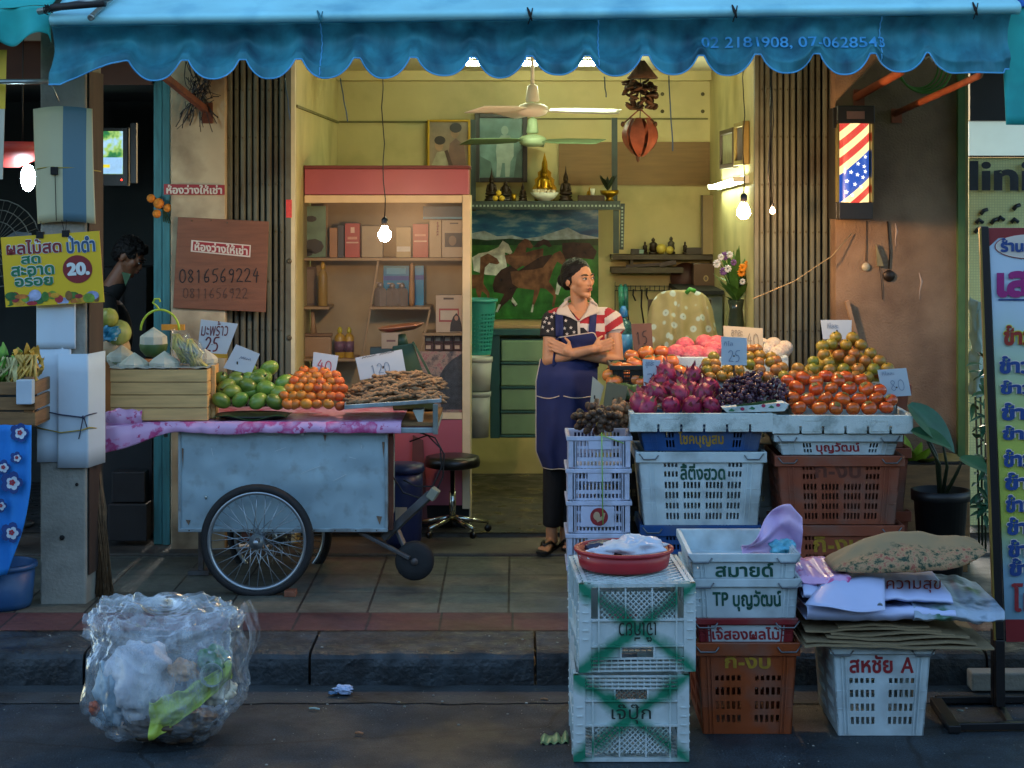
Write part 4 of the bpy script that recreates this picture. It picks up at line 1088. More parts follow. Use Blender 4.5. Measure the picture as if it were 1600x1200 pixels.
def bucket(label,px,y0,y1,Y,r,m,name='bucket'):
 c=V((PX(px,Y),Y,PZ(y1,Y)));h=PZ(y0,Y)-c.z
 t=thing(name,label,'bucket',c)
 part('body',m,t,lambda mb:mb.lathe([(0,.001),(r*.86,.001),(r,h),(r*.96,h),(r*.83,.01),(0,.008)],c,24))
 part('rim',m,t,lambda mb:mb.lathe([(r*.985,h-.03),(r*1.06,h-.028),(r*1.06,h+.002),(r*.97,h+.003)],c,24,ring=True))
 return t
bucket('white bucket directly under the turquoise basket',748,558,610,12.25,.085,M_bkt)
bucket('white paint bucket standing lowest beside the showcase',746,612,683,12.2,.082,mat('grey bucket','#8f9a94',.5,var=.15))
DY=12.6
t=thing('drawer_cabinet','dark teal cabinet of pale green drawers behind the woman','drawers',P(808,685,DY))
M_dt=mat('dark teal plastic','#1f4a48',.45,var=.1);M_dg=mat('pale green plastic','#6c8a68',.45,var=.1)
part('carcass',M_dt,t,lambda mb:(mb.box(PX(766,DY),PX(781,DY),DY,DY+.4,PZ(685,DY),PZ(524,DY)),mb.box(PX(781.2,DY),PX(860,DY),DY+.03,DY+.4,PZ(685,DY),PZ(530,DY)),mb.box(PX(764,DY),PX(862,DY),DY-.012,DY+.41,PZ(523.8,DY),PZ(514,DY))),bevel=.004)
for k in range(4):
 a,b2=532+k*38,565+k*38
 d_=part('drawer',M_dg,t,lambda mb:mb.box(PX(783,DY),PX(859,DY),DY-.01,DY+.028,PZ(b2,DY),PZ(a,DY)),bevel=.008)
 part('rail',M_dt,t,lambda mb:mb.box(PX(782,DY),PX(860,DY),DY-.016,DY+.02,PZ(a+37,DY),PZ(b2+.5,DY)),bevel=.003)
t=thing('wooden_tray','thin wooden board lying on the dark teal drawer cabinet','board',P(810,514,DY))
part('board',M_shelf,t,lambda mb:mb.box(PX(770,DY),PX(850,DY),DY+.02,DY+.3,PZ(513.8,DY),PZ(508,DY)),bevel=.003)
t=thing('chrome_stool','black padded round stool on a chrome five star base','stool',P(705,829,11.2))
SY=11.2;c=P(707,829,SY);c.z=.207
M_chr=mat('chrome','#b9bdb6',.18,metal=1,var=0);M_vinyl=mat('black vinyl','#0f0f0e',.35,var=.1)
part('seat',M_vinyl,t,lambda mb:mb.lathe([(0,.385),(.12,.385),(.158,.395),(.163,.42),(.155,.45),(.12,.458),(0,.455)],c,32))
part('column',M_chr,t,lambda mb:mb.lathe([(.02,.1),(.02,.25),(.014,.25),(.014,.385)],c,14))
part('ring',mat('brass ring','#8c6a34',.4,metal=.7),t,lambda mb:mb.lathe([(.034,.085),(.036,.105),(.02,.108)],c,16))
for k in range(5):
 a=k*2*PI/5+.3;d=V((math.cos(a),math.sin(a),0))
 lg=part('leg',M_chr,t,lambda mb:mb.tube([c+V((0,0,.1)),c+d*.11+V((0,0,.075)),c+d*.215+V((0,0,.06))],[.016,.014,.011],10))
 part('caster',M_vinyl,t,lambda mb:(mb.lathe([(0,-.011),(.02,-.011),(.022,0),(.02,.011),(0,.011)],c+d*.215+V((0,0,.023)),14,axis=(-d.y,d.x,0)),mb.tube([c+d*.215+V((0,0,.03)),c+d*.215+V((0,0,.062))],.006,8)))
t=thing('blue_drum','dark blue plastic drum with a white label behind the cart','drum',P(632,830,10.95))
c=P(630,800,10.95);c.z=.18
M_bd=mat('dark blue plastic','#16244f',.4,var=.1)
part('body',M_bd,t,lambda mb:mb.lathe([(0,.001),(.09,.001),(.105,.05),(.112,.36),(.11,.42),(0,.42)],c,26))
part('lid',M_bd,t,lambda mb:mb.lathe([(0,.425),(.118,.424),(.122,.44),(.118,.47),(.06,.478),(0,.48)],c,26))
part('label',mat('paper label','#a89c8a',.6),t,lambda mb:mb.lathe([(.1115,.16),(.1125,.24)],c,4,a0=-PI/2-.35,a1=-PI/2+.25))
t=thing('red_plinth_board','dark red board leaning on the pink showcase base behind the stool','board',P(655,820,11.36))
part('board',mat('dark red board','#5a2322',.6,var=.2),t,lambda mb:mb.prism([P(640,818,11.3),P(668,818,11.3),P(661,688,11.38),P(645,680,11.38)],(0,.01,0)))
WY=YB-.2
M_dsh=mat('dark shelf board','#3d3220',.6,var=.25,scale=6,stretch=(1,1,8))
t=thing('upper_wall_shelf','upper dark wooden wall shelf with small figures right of the poster','shelf',P(1050,408,WY))
part('board',M_dsh,t,lambda mb:mb.box(PX(955,WY),PX(1130,WY),WY,YB-.001,PZ(406,WY),PZ(398,WY)),bevel=.003)
part('bracket',M_dsh,t,lambda mb:mb.box(PX(985,WY),PX(990,WY),WY+.02,YB-.001,PZ(416,WY),PZ(406.2,WY)))
t=thing('lower_wall_shelf','lower short dark wooden wall shelf carrying a black tool','shelf',P(1010,424,WY))
part('board',M_dsh,t,lambda mb:mb.box(PX(955,WY),PX(1068,WY),WY,YB-.001,PZ(427,WY),PZ(418,WY)),bevel=.003)
SZ2=PZ(397.8,WY)
def mini(label,px,py,m,w=.03):
 h=PZ(py,WY)-SZ2;c=V((PX(px,WY),WY+.08,SZ2));t=thing('figurine',label,'figurine',c)
 part('base',M_bron,t,lambda mb:mb.lathe([(w,0.0005),(w,h*.12),(w*.7,h*.16)],c,12))
 part('figure',m,t,lambda mb:(mb.lathe([(w*.6,h*.16),(w*.9,h*.3),(w*.75,h*.5),(w*.85,h*.62),(w*.4,h*.72),(w*.25,h*.75)],c,12),mb.ell(c+V((0,0,h*.83)),(w*.42,w*.42,h*.12),10,8),mb.lathe([(w*.2,h*.92),(0,h)],c,8)))
mini('dark slim figurine leftmost on the upper wall shelf',1009,377,M_bron,.02)
mini('dark wide figurine behind the yellow pomelos on the wall shelf',1022,371,M_bron,.034)
mini('dark figurine with pale chest right of the yellow pomelos',1050,369,mat('stone figure','#3f3a2c',.6,var=.5,scale=40),.03)
mini('small dark figurine rightmost on the upper wall shelf',1072,377,M_bron,.018)
lab_fruit('pomelo','yellow pomelo left of two on the upper wall shelf','fruit',(PX(1034,WY),WY+.05,SZ2+.038),.036,mat('pomelo','#b9a544',.5,var=.1))
lab_fruit('pomelo','yellow pomelo right one of two on the upper wall shelf','fruit',(PX(1047,WY),WY+.04,SZ2+.03),.028,_M['pomelo'])
carton('dark little box with pale picture left on the upper wall shelf',986,1005,389,397.8,WY+.03,'#1f1a14','trinket_box','box',.06,extras=[('picture','#6c8a7c',rc(999,1006,390,396))])
carton('dark little box right on the upper wall shelf',1073,1096,387,397.8,WY+.03,'#2b2116','trinket_box','box',.06)
mb=MB(P(1030,418,WY));mb.bar(P(978,416,WY+.03),P(1056,411,WY+.03),.015,.02);mb.bar(P(1030,414,WY+.03),P(1056,409,WY+.03),.04,.03)
tag(mb.build('hair_iron',mat('tv black'),loc=P(1030,418,WY)),'long black tool lying on the lower wall shelf','tool')
carton('tall brown carton at the right rear corner beside the bulb',1098,1126,305,397.8,WY-.02,'#8a744a','tall_carton','box',.16,extras=[('edge','#3f341f',rc(1096,1098.5,305,397))])
t=thing('round_board','dark brown round board leaning under the upper wall shelf','board',P(1062,450,YB-.1))
part('board',mat('round board','#4a2c20',.6,var=.2),t,lambda mb:mb.lathe([(0,0),(.11,0),(.112,.006),(.11,.012),(0,.012)],P(1072,435,YB-.06),30,axis=(0,-1,.1)))
carton('dark glossy machine with a ring emblem under the wall shelf',1084,1120,412,452,WY-.1,'#4a3527','coffee_machine','machine',.2,extras=[('emblem','#8d7648',blob(1103,435,4,5)),('emblem_centre','#4a3527',blob(1103,435,2.4,3.2))],rough=.25)
t=thing('side_counter','cluttered counter with a dark top along the right shop wall','counter',P(1120,690,12.7))
part('top',M_blk,t,lambda mb:mb.box(PX(1062,12.7),XR-.01,12.6,YB-.01,PZ(459,12.7),PZ(453,12.7)))
part('body',mat('counter grey','#7f8d85',.5,var=.15),t,lambda mb:mb.box(PX(1066,12.75),XR-.012,12.68,YB-.012,.21,PZ(459.3,12.7)))
def f(mb):
 for i in range(13):mb.tube([P(963+i*7.5,446+8*0,YB-.07),P(963+i*7.5,455,YB-.07)],.003,5)
 for y_ in(447,454):mb.tube([P(961,y_,YB-.07),P(1064,y_,YB-.07)],.003,5)
 mb.tube([P(961,440,YB-.05),P(961,520,YB-.05)],.003,5)
t=thing('wire_rack','thin dark wire rack with hooks and tools on the back wall','rack',P(1010,456,YB-.07))
part('grid',M_angle,t,f)
for k,(px,y0,y1)in enumerate(((990,452,470),(1003,452,505),(1011,450,472),(980,455,505))):
 part('hook',M_blk,t,lambda mb:mb.tube([P(px,y0,YB-.08),P(px-1,(y0+y1)/2,YB-.09),P(px+3,y1,YB-.08)],.006,6))
M_clear=mat('blue clear plastic','#5aa0b0',.15,var=.05,trans=.75,spec=.5)
bottle('large clear blue water bottle behind the woman shoulder',974,478,575,12.2,.058,M_clear,mat('blue cap','#2a6fb0',.4),name='water_bottle',lab=mat('water label','#3a7fb8',.4,var=.3,scale=30))
for k,(px,col)in enumerate(((970,'#3f8f7a'),(977,'#2f6f6a'))):
 mb=MB(P(px,480,YB-.12));mb.tube([P(px,448,YB-.12),P(px+1,486,YB-.12)],.02,10);mb.tube([P(px,444,YB-.12),P(px,448,YB-.12)],.01,8)
 tag(mb.build('plastic_bag_roll',mat('roll '+col,col,.3,var=.5,scale=40),loc=P(px,480,YB-.12)),['pale green roll of bags on the wire rack, left','darker green roll of bags on the wire rack, right'][k],'bag roll')
mc_,N,L,b=node_mat('daisy cloth')
tc=N.new('ShaderNodeTexCoord');vo=N.new('ShaderNodeTexVoronoi');vo.inputs['Scale'].default_value=15;vo.inputs['Randomness'].default_value=.65
L.new(tc.outputs['UV']if False else tc.outputs['Object'],vo.inputs['Vector'])
r1=ramp(N,L,vo.outputs['Distance'],[(0,(.25,.3,.3)),(.07,(.25,.3,.3)),(.1,(.42,.50,.5)),(.27,(.46,.54,.52)),(.36,(.34,.28,.14)),(1,(.28,.23,.10))])
L.new(r1.outputs[0],b.inputs['Base Color']);b.inputs['Roughness'].default_value=.8
t=thing('draped_chair','chair back hidden under a brown cloth with pale blue daisies','chair',P(1065,700,11.9))
DYY=11.9
def dr(u,v):
 a=-1.15+2.3*u;k=.84+.16*min(1,v*2)
 px=1066+60*k*math.sin(a)/math.sin(1.15)*1
 top=454+34*abs(2*u-1)**3.2
 p=P(px,top+(600-top)*v,DYY)
 p.y+=.12-.16*math.cos(a)*min(1,.25+v*1.4)+.022*math.sin(u*34+3*noise.noise((u*4,v,0)))*min(1,.2+v)+.02*noise.noise((u*7,v*3,4))
 return p
part('cloth',mc_,t,lambda mb:mb.grid(dr,90,30),recalc=False,solid=.003)
part('frame',M_dsh,t,lambda mb:(mb.box(PX(1015,DYY),PX(1115,DYY),DYY+.14,DYY+.18,.9,PZ(470,DYY)),mb.box(PX(1020,DYY),PX(1028,DYY),DYY+.14,DYY+.18,.21,.899),mb.box(PX(1102,DYY),PX(1110,DYY),DYY+.14,DYY+.18,.21,.899)))
part('hanger',mat('green hanger','#3f8f3a',.4),t,lambda mb:mb.tube([P(1072,458,DYY-.02),P(1078,452,DYY-.03),P(1086,455,DYY-.02)],.014,8))
FY=11.5
t=thing('flower_vase','tall vase of leaves with white and orange flowers below the bulb','flowers',P(1150,520,FY))
c=P(1150,520,FY)
part('vase',mat('dark glass vase','#2b3a30',.2,var=.1),t,lambda mb:mb.lathe([(0,.002),(.045,.002),(.05,.05),(.04,.14),(.05,.2),(.045,.2),(.035,.14),(0,.03)],c,18))
lm=mat('flower leaf','#3f6a2c',.5,var=.35,scale=20)
def f(mb):
 for i in range(60):
  a=rnd(0,2*PI);l=rnd(.12,.3);tilt=rnd(.15,1.0);d=V((math.cos(a),math.sin(a)*.7,0));e=V((-math.sin(a),math.cos(a),0));w=rnd(.012,.03)
  b0=c+V((0,0,.17+rnd(0,.12)))
  mb.grid(lambda u,v:b0+d*(math.sin(tilt)*v*l)+V((0,0,v*l*math.cos(tilt)-.25*l*v*v*tilt))+e*(u-.5)*2*w*math.sin(min(1,v*.95+.05)*PI),2,5)
part('foliage',lm,t,f)
def flower(mb,p,r,n=9):
 for k in range(n):
  a=k/n*2*PI;d=V((math.cos(a),-.35,math.sin(a))).normalized()
  mb.ell(p+d*r*.6,(r*.5,r*.22,r*.35),6,4,q=V((1,0,0)).rotation_difference(d))
for nm,m_,pts in(('white_flower',mat('white petal','#c9cfd8',.6),((1126,402),(1137,420),(1120,412),(1140,398),(1160,440))),('orange_flower',mat('orange petal','#d98a1e',.6,var=.2),((1160,418),(1167,412),(1158,426),(1172,420))),('violet_flower',mat('violet petal','#6a4a8a',.6),((1132,400),(1146,410),(1130,424)))):
 for px,py in pts:part(nm,m_,t,lambda mb:flower(mb,P(px,py,FY-rnd(.03,.1)),rnd(.018,.028)))
bottle('yellow squeeze bottle right of the daisy cloth',1144,490,520,11.6,.016,mat('mustard yellow','#c9a93a',.4),M_ybot)
bottle('pale jar behind the white price card by the right jamb',1157,496,522,11.55,.022,M_bkt,M_bkt)
carton('white paper box beside the right shutter behind the fruit',1160,1174,484,507,11.6,'#c6cdbd','paper_box','box',.05)
UY=9.5
M_conc=mat('pole concrete','#8b8a80',.85,var=.22,scale=4,bump=.5,bscale=60,dirt=('#3d3c36',.5,3))
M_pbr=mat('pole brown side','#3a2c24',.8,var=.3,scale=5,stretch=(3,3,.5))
t=thing('utility_pole','square concrete utility pole wrapped in papers left of the cart','utility pole',P(110,945,UY))
pw=PX(132,UY)-PX(60,UY)
pl=PX(62,UY);prr=pl+pw
part('shaft',M_conc,t,lambda mb:mb.prism([(pl,UY,.15),(prr,UY+.01,.15),(prr+.02,UY+.27,.15),(pl+.04,UY+.26,.15)],(0,0,8)),bevel=.012)
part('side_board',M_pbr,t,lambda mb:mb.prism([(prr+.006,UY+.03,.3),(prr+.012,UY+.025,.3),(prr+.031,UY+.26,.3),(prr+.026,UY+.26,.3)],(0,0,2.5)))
part('hole',M_blk,t,lambda mb:mb.lathe([(0,.004),(.012,.004),(.013,0)],P(97,840,UY-.001),14,axis=(0,-1,0)))
part('hole',M_blk,t,lambda mb:mb.lathe([(0,.004),(.008,.004),(.009,0)],P(120,757,UY-.001),14,axis=(0,-1,0)))
M_paper=mat('white paper sheet','#b9c9d3',.65,var=.06,scale=3,bump=.1,bscale=12)
M_string=mat('yellow string','#9c8a3a',.7);M_bstring=mat('dark blue string','#26314a',.7)
def wrap_pts(px0,px1,y0,y1,Y,depth,m,nm,label,bend=.0,shift=0):
 """a sheet bent round the front and right side of the pole"""
 x0,x1=PX(px0,Y),PX(px1,Y)
 t2=None
 mb=MB(P((px0+px1)/2,y1,Y))
 def g(u,v):
  s_=u*(x1-x0+depth)
  if s_<x1-x0:p=V((x0+s_,Y-.004*math.sin(u*9)-bend*(1-v)*(.5-u)**2,0))
  else:d=s_-(x1-x0);p=V((x1+d*.22+.004,Y+d*.97,0))
  p.z=PZ(y1,Y)+(PZ(y0,Y)-PZ(y1,Y))*v+shift*u*.0
  return p
 mb.grid(g,40,6)
 return tag(mb.build(nm,m,loc=P((px0+px1)/2,y1,Y),recalc=False,solid=.002),label,'paper')
wrap_pts(57,117,545,474,UY-.012,0,M_paper,'paper_sheet','small square white paper taped to the pole under the yellow sign')
wrap_pts(58,110,722,543,UY-.009,0,M_paper,'paper_sheet','long white paper behind the folded sheet on the pole')
wrap_pts(90,136,731,553,UY-.018,.20,M_paper,'paper_sheet','folded white paper bent round the right corner of the pole')
ms_,N,L,b=node_mat('striped card')
tc=N.new('ShaderNodeTexCoord');sx=N.new('ShaderNodeSeparateXYZ');L.new(tc.outputs['Object'],sx.inputs[0])
rp_=ramp(N,L,sx.outputs[0],[(0,'#b7b391'),(.5,'#b7b391')]);rp_.color_ramp.interpolation='CONSTANT'
mrg=N.new('ShaderNodeMapRange');mrg.inputs[1].default_value=-.16;mrg.inputs[2].default_value=.16;L.new(sx.outputs[0],mrg.inputs[0]);L.new(mrg.outputs[0],rp_.inputs[0])
e=rp_.color_ramp.elements
e[0].color=(*lin('#b9b591'),1);e[1].position=.47;e[1].color=(*lin('#54737f'),1)
q_=e.new(.83);q_.color=(*lin('#b9b591'),1)
L.new(rp_.outputs[0],b.inputs['Base Color']);b.inputs['Roughness'].default_value=.6
t=thing('striped_card','cream card with a broad grey blue stripe tied high on the pole','card',P(102,345,UY-.03))
def g(u,v):
 px=50+94*u+7*(1-v)*(1-u*.3);p=P(px,350-(350-170)*v-4*math.sin(u*PI),UY-.035)
 p.y+=.12*max(0,.3-u)**1.2+.06*max(0,u-.85)-.012*math.sin(v*3);return p
part('sheet',ms_,t,lambda mb:mb.grid(g,30,12),recalc=False,solid=.003)
part('string',M_string,t,lambda mb:mb.tube([P(58,264,UY-.03),P(80,260,UY-.045),P(88,262,UY-.05),P(120,262,UY-.045),P(158,268,UY+.02)],.003,5))
part('clamp',M_blk,t,lambda mb:(mb.box(PX(84,UY),PX(95,UY),UY-.07,UY-.05,PZ(273,UY),PZ(261,UY)),mb.tube([P(86,273,UY-.06),P(88,345,UY-.05)],.0025,5)),bevel=.002)
for nm,y0,y1,m_,lab in(('string',640,652,M_bstring,'dark blue string tied round the papers on the pole'),('string',668,672,M_string,'thin yellow string tied round the papers below the blue string')):
 mb=MB(P(110,y1,UY));mb.tube([P(57,y0,UY-.02),P(95,y0+8,UY-.03),P(128,y1,UY-.035),P(140,y1-4,UY-.02),P(163,y0+2,UY+.2)],.0035,6)
 if y0==640:mb.tube([P(130,y1,UY-.036),P(126,672,UY-.036),P(123,686,UY-.034)],.003,5);mb.ell(P(130,y1,UY-.037),.009,8,6);mb.tube([P(131,y1,UY-.037),P(136,668,UY-.04)],.003,5)
 tag(mb.build(nm,m_,loc=P(110,y1,UY)),lab,'string')
YY=UY-.06
t=thing('yellow_sign','yellow printed fruit sign with a red price circle clipped on the pole','sign',P(82,478,YY))
BL,BR,TL=P(9,480,YY),P(163,472,YY-.01),P(1,371,YY)
def sg(u,v,d=0.0):return BL+(BR-BL)*u+(TL-BL)*v+V((0,-d,0))
M_syel=mat('sign yellow','#d8b21e',.4,var=.06,scale=4);M_mar=mat('sign maroon','#7d2226',.4,var=.05);M_grn=mat('sign green','#1f6b45',.4,var=.05);M_sblu=mat('sign blue','#2a4f73',.4);M_swh=mat('sign white','#cfd4cf',.4,var=.03)
part('board',M_syel,t,lambda mb:mb.prism([sg(0,0),sg(1,0),sg(1,1.02),sg(0,1)],(0,.006,0)))
def slet(s,u0,u1,v0,v1,m,bold=.03,d=.003,halo=None):
 if halo:letter(s,sg(u0-.004,v0-.006),sg(u1+.004,v0-.006),sg(u0-.004,v1+.006),halo,t,off=d-.001,bold=bold+.04).location=-t.location
 letter(s,sg(u0,v0),sg(u1,v0),sg(u0,v1),m,t,off=d+.0008,bold=bold).location=-t.location
slet('ผลไม้สด',.05,.61,.74,.95,M_mar,.03,halo=M_swh)
slet('ป้าดำ',.66,.95,.72,.97,M_sblu,.03,halo=M_swh)
slet('สด',.19,.39,.60,.72,M_grn,.035,halo=M_swh)
slet('สะอาด',.08,.52,.43,.58,M_grn,.035,halo=M_swh)
slet('อร่อย',.11,.50,.28,.46,M_grn,.035,halo=M_swh)
part('price_circle',M_mar,t,lambda mb:mb.prism([sg(.755+.15*math.cos(a/30*2*PI),.49+.2*math.sin(a/30*2*PI),.003)for a in range(30)],(0,.0006,0)))
slet('20.',.65,.88,.40,.59,M_swh,.06,d=.006)
cols=['#3f6f2a','#8e2a2f','#b56a2a','#c9932a','#6f8f2f','#a83038','#8a93b5','#9da7c4','#7d5a2a','#2f5f2f']
fr2=random.Random(3)
for k in range(26):
 u=.04+.92*((k*.37)%1);v=.03+.13*fr2.random();rx=.03+.04*fr2.random();ry=.03+.05*fr2.random()
 part('printed_fruit',mat('print fruit '+cols[k%10],cols[k%10],.4,var=.35,scale=40),t,lambda mb:mb.prism([sg(u+rx*math.cos(a/12*2*PI)if 0<u+rx*math.cos(a/12*2*PI)<1 else u,max(.01,v+ry*math.sin(a/12*2*PI)),.0012+.00015*k)for a in range(12)],(0,.0001,0)))
for u in(.40,.66):part('binder_clip',M_blk,t,lambda mb:(mb.box(sg(u,1).x-.018,sg(u,1).x+.018,YY-.012,YY+.014,sg(u,1).z-.014,sg(u,1).z+.018),mb.tube([sg(u,1.02),sg(u+.02,1.2),sg(u-.03,1.2),sg(u-.01,1.02)],.002,5)),bevel=.003)
mb=MB(P(-30,280,9.3));mb.prism([P(-70,280,9.3),P(4,280,9.3),P(10,78,9.3),P(-70,78,9.3)],(0,.006,0))
bn=tag(mb.build('vertical_banner',mat('banner white','#b9b4a0',.5,var=.1),loc=P(-30,280,9.3)),'narrow upright banner, yellow above and pale below, at the left edge','banner')
part('yellow_part',M_syel,bn,lambda mb:mb.prism([P(-70,170,9.298),P(8,170,9.298),P(10.6,78,9.298),P(-70,78,9.298)],(0,.0015,0)))
mb=MB(P(40,126,9.2));mb.tube([P(-60,128,9.2),P(78,127,9.2)],.012,8);mb.tube([P(78,127,9.2),P(92,158,9.25)],.004,6)
tag(mb.build('awning_rail',M_galv,loc=P(40,126,9.2)),'thin pale rail under the teal awning at the upper left','rail')
M_crw=mat('dark crate wood','#7a5a35',.7,var=.3,scale=5,stretch=(1,1,9),bump=.2,bscale=30)
LYY=9.2
t=thing('wooden_fruit_crate','dark slatted wooden crate of bagged vegetables at the left edge','crate',P(10,665,LYY))
def f(mb):
 for k in range(3):mb.box(PX(-150,LYY),PX(55,LYY),LYY,LYY+.015,PZ(617+k*24,LYY),PZ(597+k*24,LYY))
 mb.box(PX(-150,LYY),PX(55,LYY),LYY+.015,LYY+.5,PZ(667,LYY),PZ(662,LYY))
 for k in range(3):mb.box(PX(54,LYY)-.012,PX(55,LYY),LYY+.016,LYY+.5,PZ(617+k*24,LYY),PZ(597+k*24,LYY))
part('slats',M_crw,t,f,bevel=.003)
part('corner_post',M_crw,t,lambda mb:mb.box(PX(36,LYY),PX(50,LYY),LYY+.0155,LYY+.05,PZ(661,LYY),PZ(590,LYY)))
mb=MB(P(42,628,LYY-.02));mb.box(PX(30,LYY),PX(55,LYY),LYY-.06,LYY-.004,PZ(630,LYY),PZ(592,LYY))
tag(mb.build('white_box',mat('white plastic','#aebcc6',.5,var=.08),loc=P(42,628,LYY-.02),bevel=.005),'small white box stuck on the corner of the dark crate','box')
def veg(label,px,py,r,c1,c2):
 c=P(px,py,LYY+.14);t=thing('vegetable_bag',label,'bag',c-V((0,0,r)))
 def f(mb):
  for k in range(34):
   a=rnd(0,2*PI);d=V((rnd(-1,1),rnd(-1,.4),rnd(-.8,1))).normalized()
   mb.grid(lambda u,v:c+d*r*(.4+.55*v)+d.orthogonal().normalized()*(u-.5)*r*.45*math.sin(v*PI*.9+.2)+V((0,0,.02*math.sin(v*6+k))),2,4)
 part('leaves',mat('veg '+c1,c1,.5,var=.45,scale=24),t,f)
 part('stems',mat('veg '+c2,c2,.5,var=.3,scale=24),t,lambda mb:[mb.tube([c+V((rnd(-r,r)*.8,rnd(-.09,-.02),-r*.9)),c+V((rnd(-r,r)*.7,rnd(-.09,-.04),r*.5))],.007,5)for k in range(16)])
 return t
veg('clear bag of bright green leaves at the left edge',12,575,.115,'#5f9a3c','#b9b27a')
veg('bag of yellow sliced fruit beside the pole',44,568,.095,'#b5933a','#c9a552')
M_blc=mat('blue cloth','#1f7fd0',.7,var=.12,scale=4)
t=thing('blue_cloth','bright blue patterned cloth hanging under the left crate','cloth',P(10,890,LYY))
def bc(u,v):
 edge=50-42*max(0,(v-.35)/.65)**1.7
 px=-170+(edge+170)*u;p=P(px,664+236*v,LYY-.03);p.y+=.02*math.sin(px*.09+v)*v+.01*math.sin(px*.23);return p
part('sheet',M_blc,t,lambda mb:mb.grid(bc,60,20),recalc=False,solid=.002)
def spot(cx,cy,r,m,dz):part('printed_flower',m,t,lambda mb:[mb.prism([P(cx+r*.8*math.cos(k*1.256)+r*.62*math.cos(a/8*2*PI),cy+r*.8*math.sin(k*1.256)+r*.62*math.sin(a/8*2*PI),LYY-.056-dz-.0004*k)for a in range(8)],(0,.0003,0))for k in range(5)])
pn,pw_,pr_=mat('print navy','#1c3f7d',.7),mat('print white','#b9c9d6',.7),mat('print red','#9a3040',.7)
for cx,cy,r in((30,676,11),(25,715,7),(18,754,13),(4,730,9),(17,832,12),(0,790,8)):
 spot(cx,cy,r,pn,0);spot(cx+2,cy+1,r*.6,pw_,.003);spot(cx+1,cy,r*.28,pr_,.006)
t=thing('blue_bucket','dark blue square bucket on the pavement at the left edge','bucket',P(20,960,9.3))
M_bb=mat('steel blue plastic','#1c4a77',.45,var=.12)
part('body',M_bb,t,lambda mb:mb.lathe([(0,.002),(.14,.002),(.15,.03),(.165,.21),(.158,.21),(.14,.03),(0,.02)],(PX(2,9.45),9.45,.161),28))
part('rim',M_bb,t,lambda mb:mb.lathe([(.168,.19),(.175,.195),(.175,.215),(.16,.218)],(PX(2,9.45),9.45,.161),28,ring=True))
t=thing('palm_broom','brown palm rib broom standing upright against the pole','broom',P(162,930,9.72))
part('bristles',mat('broom ribs','#6a5238',.8,var=.3,scale=30),t,lambda mb:[mb.tube([P(150+rnd(-4,4),700,9.72)+V((0,rnd(-.02,.02),0)),P(158+rnd(-7,7),800,9.70)+V((0,rnd(-.03,.03),0)),P(164+rnd(-14,13),930+rnd(-6,4),9.69)+V((0,rnd(-.05,.05),0))],[.003,.003,.0015],4)for k in range(90)])
part('binding',M_string,t,lambda mb:mb.tube([P(150,742,9.715),P(152,760,9.715)],.02,8))
SY2=YP-.02
t=thing('plywood_notice','brown plywood notice with a red sticker and handwritten number on the pillar','sign',P(345,486,SY2))
M_ply=mat('brown plywood','#6f4630',.6,var=.2,scale=5,stretch=(1,1,9),bump=.15,bscale=30)
part('board',M_ply,t,lambda mb:mb.prism([P(270,481,SY2),P(415,488,SY2),P(420,346,SY2),P(278,339,SY2)],(0,.012,0)),bevel=.002)
M_strd=mat('sticker red','#8e2026',.45,var=.06);M_stw=mat('sticker white','#c9bfb2',.45,var=.05)
part('sticker',M_stw,t,lambda mb:mb.prism([P(298,393,SY2-.0015),P(391,402,SY2-.0015),P(392,383,SY2-.0015),P(299,375,SY2-.0015)],(0,.001,0)))
part('sticker_field',M_strd,t,lambda mb:mb.prism([P(301,391.5,SY2-.0028),P(389,399.5,SY2-.0028),P(390,384.5,SY2-.0028),P(302,377,SY2-.0028)],(0,.001,0)))
q=letter('ห้องว่างให้เช่า',P(304,391.5,SY2-.004),P(387,399,SY2-.004),P(304,376.5,SY2-.004),M_stw,t,off=.001,bold=.035);q.location=-t.location
M_ink=mat('black marker','#1a1210',.6,var=0);M_redink=mat('red marker','#8a2a3a',.6,var=0);M_faint=mat('faint marker','#4a3024',.6)
q=hand('0816569224',P(279,442,SY2-.001),P(406,440,SY2-.001),P(279,421,SY2-.001),M_ink,t,.006);q.location=-t.location
q=hand('0811656922',P(285,466,SY2-.001),P(388,466,SY2-.001),P(285,450,SY2-.001),M_faint,t,.004);q.location=-t.location
for px,py in((300,343),(330,342),(355,346)):part('nail',M_riv,t,lambda mb:mb.ell(P(px,py+2,SY2-.002),.004,6,4))
t=thing('red_plate','small red and white lettered plate high on the cream pillar','sign',P(300,305,SY2))
part('plate',M_strd,t,lambda mb:mb.prism([P(256,304,SY2),P(351,304.5,SY2),P(351,289,SY2),P(256,287.5,SY2)],(0,.004,0)))
q=letter('ห้องว่างให้เช่า',P(260,303,SY2-.001),P(347,303.5,SY2-.001),P(260,288.5,SY2-.001),M_stw,t,off=.001,bold=.035);q.location=-t.location
t=thing('marigold_garland','orange marigold heads hanging on the teal door frame','flowers',P(258,348,10.93))
om=mat('marigold','#c9781c',.7,var=.3,scale=60,bump=.6,bscale=120)
for px,py,r in((236,310,.024),(248,318,.03),(262,325,.024),(245,334,.024)):
 part('flower',om,t,lambda mb:mb.ell(P(px,py,10.9),(r,r*.7,r),20,14,fn=lambda d:1+.12*math.sin(11*math.atan2(d.x,d.z))*math.cos(7*d.y)))
part('stem',mat('stem green','#3a4a22',.6),t,lambda mb:[mb.tube([P(242,308,10.92),P(255+k,330,10.92),P(256+4*k,347+k,10.92)],.003,5)for k in range(4)])
KY=9.86
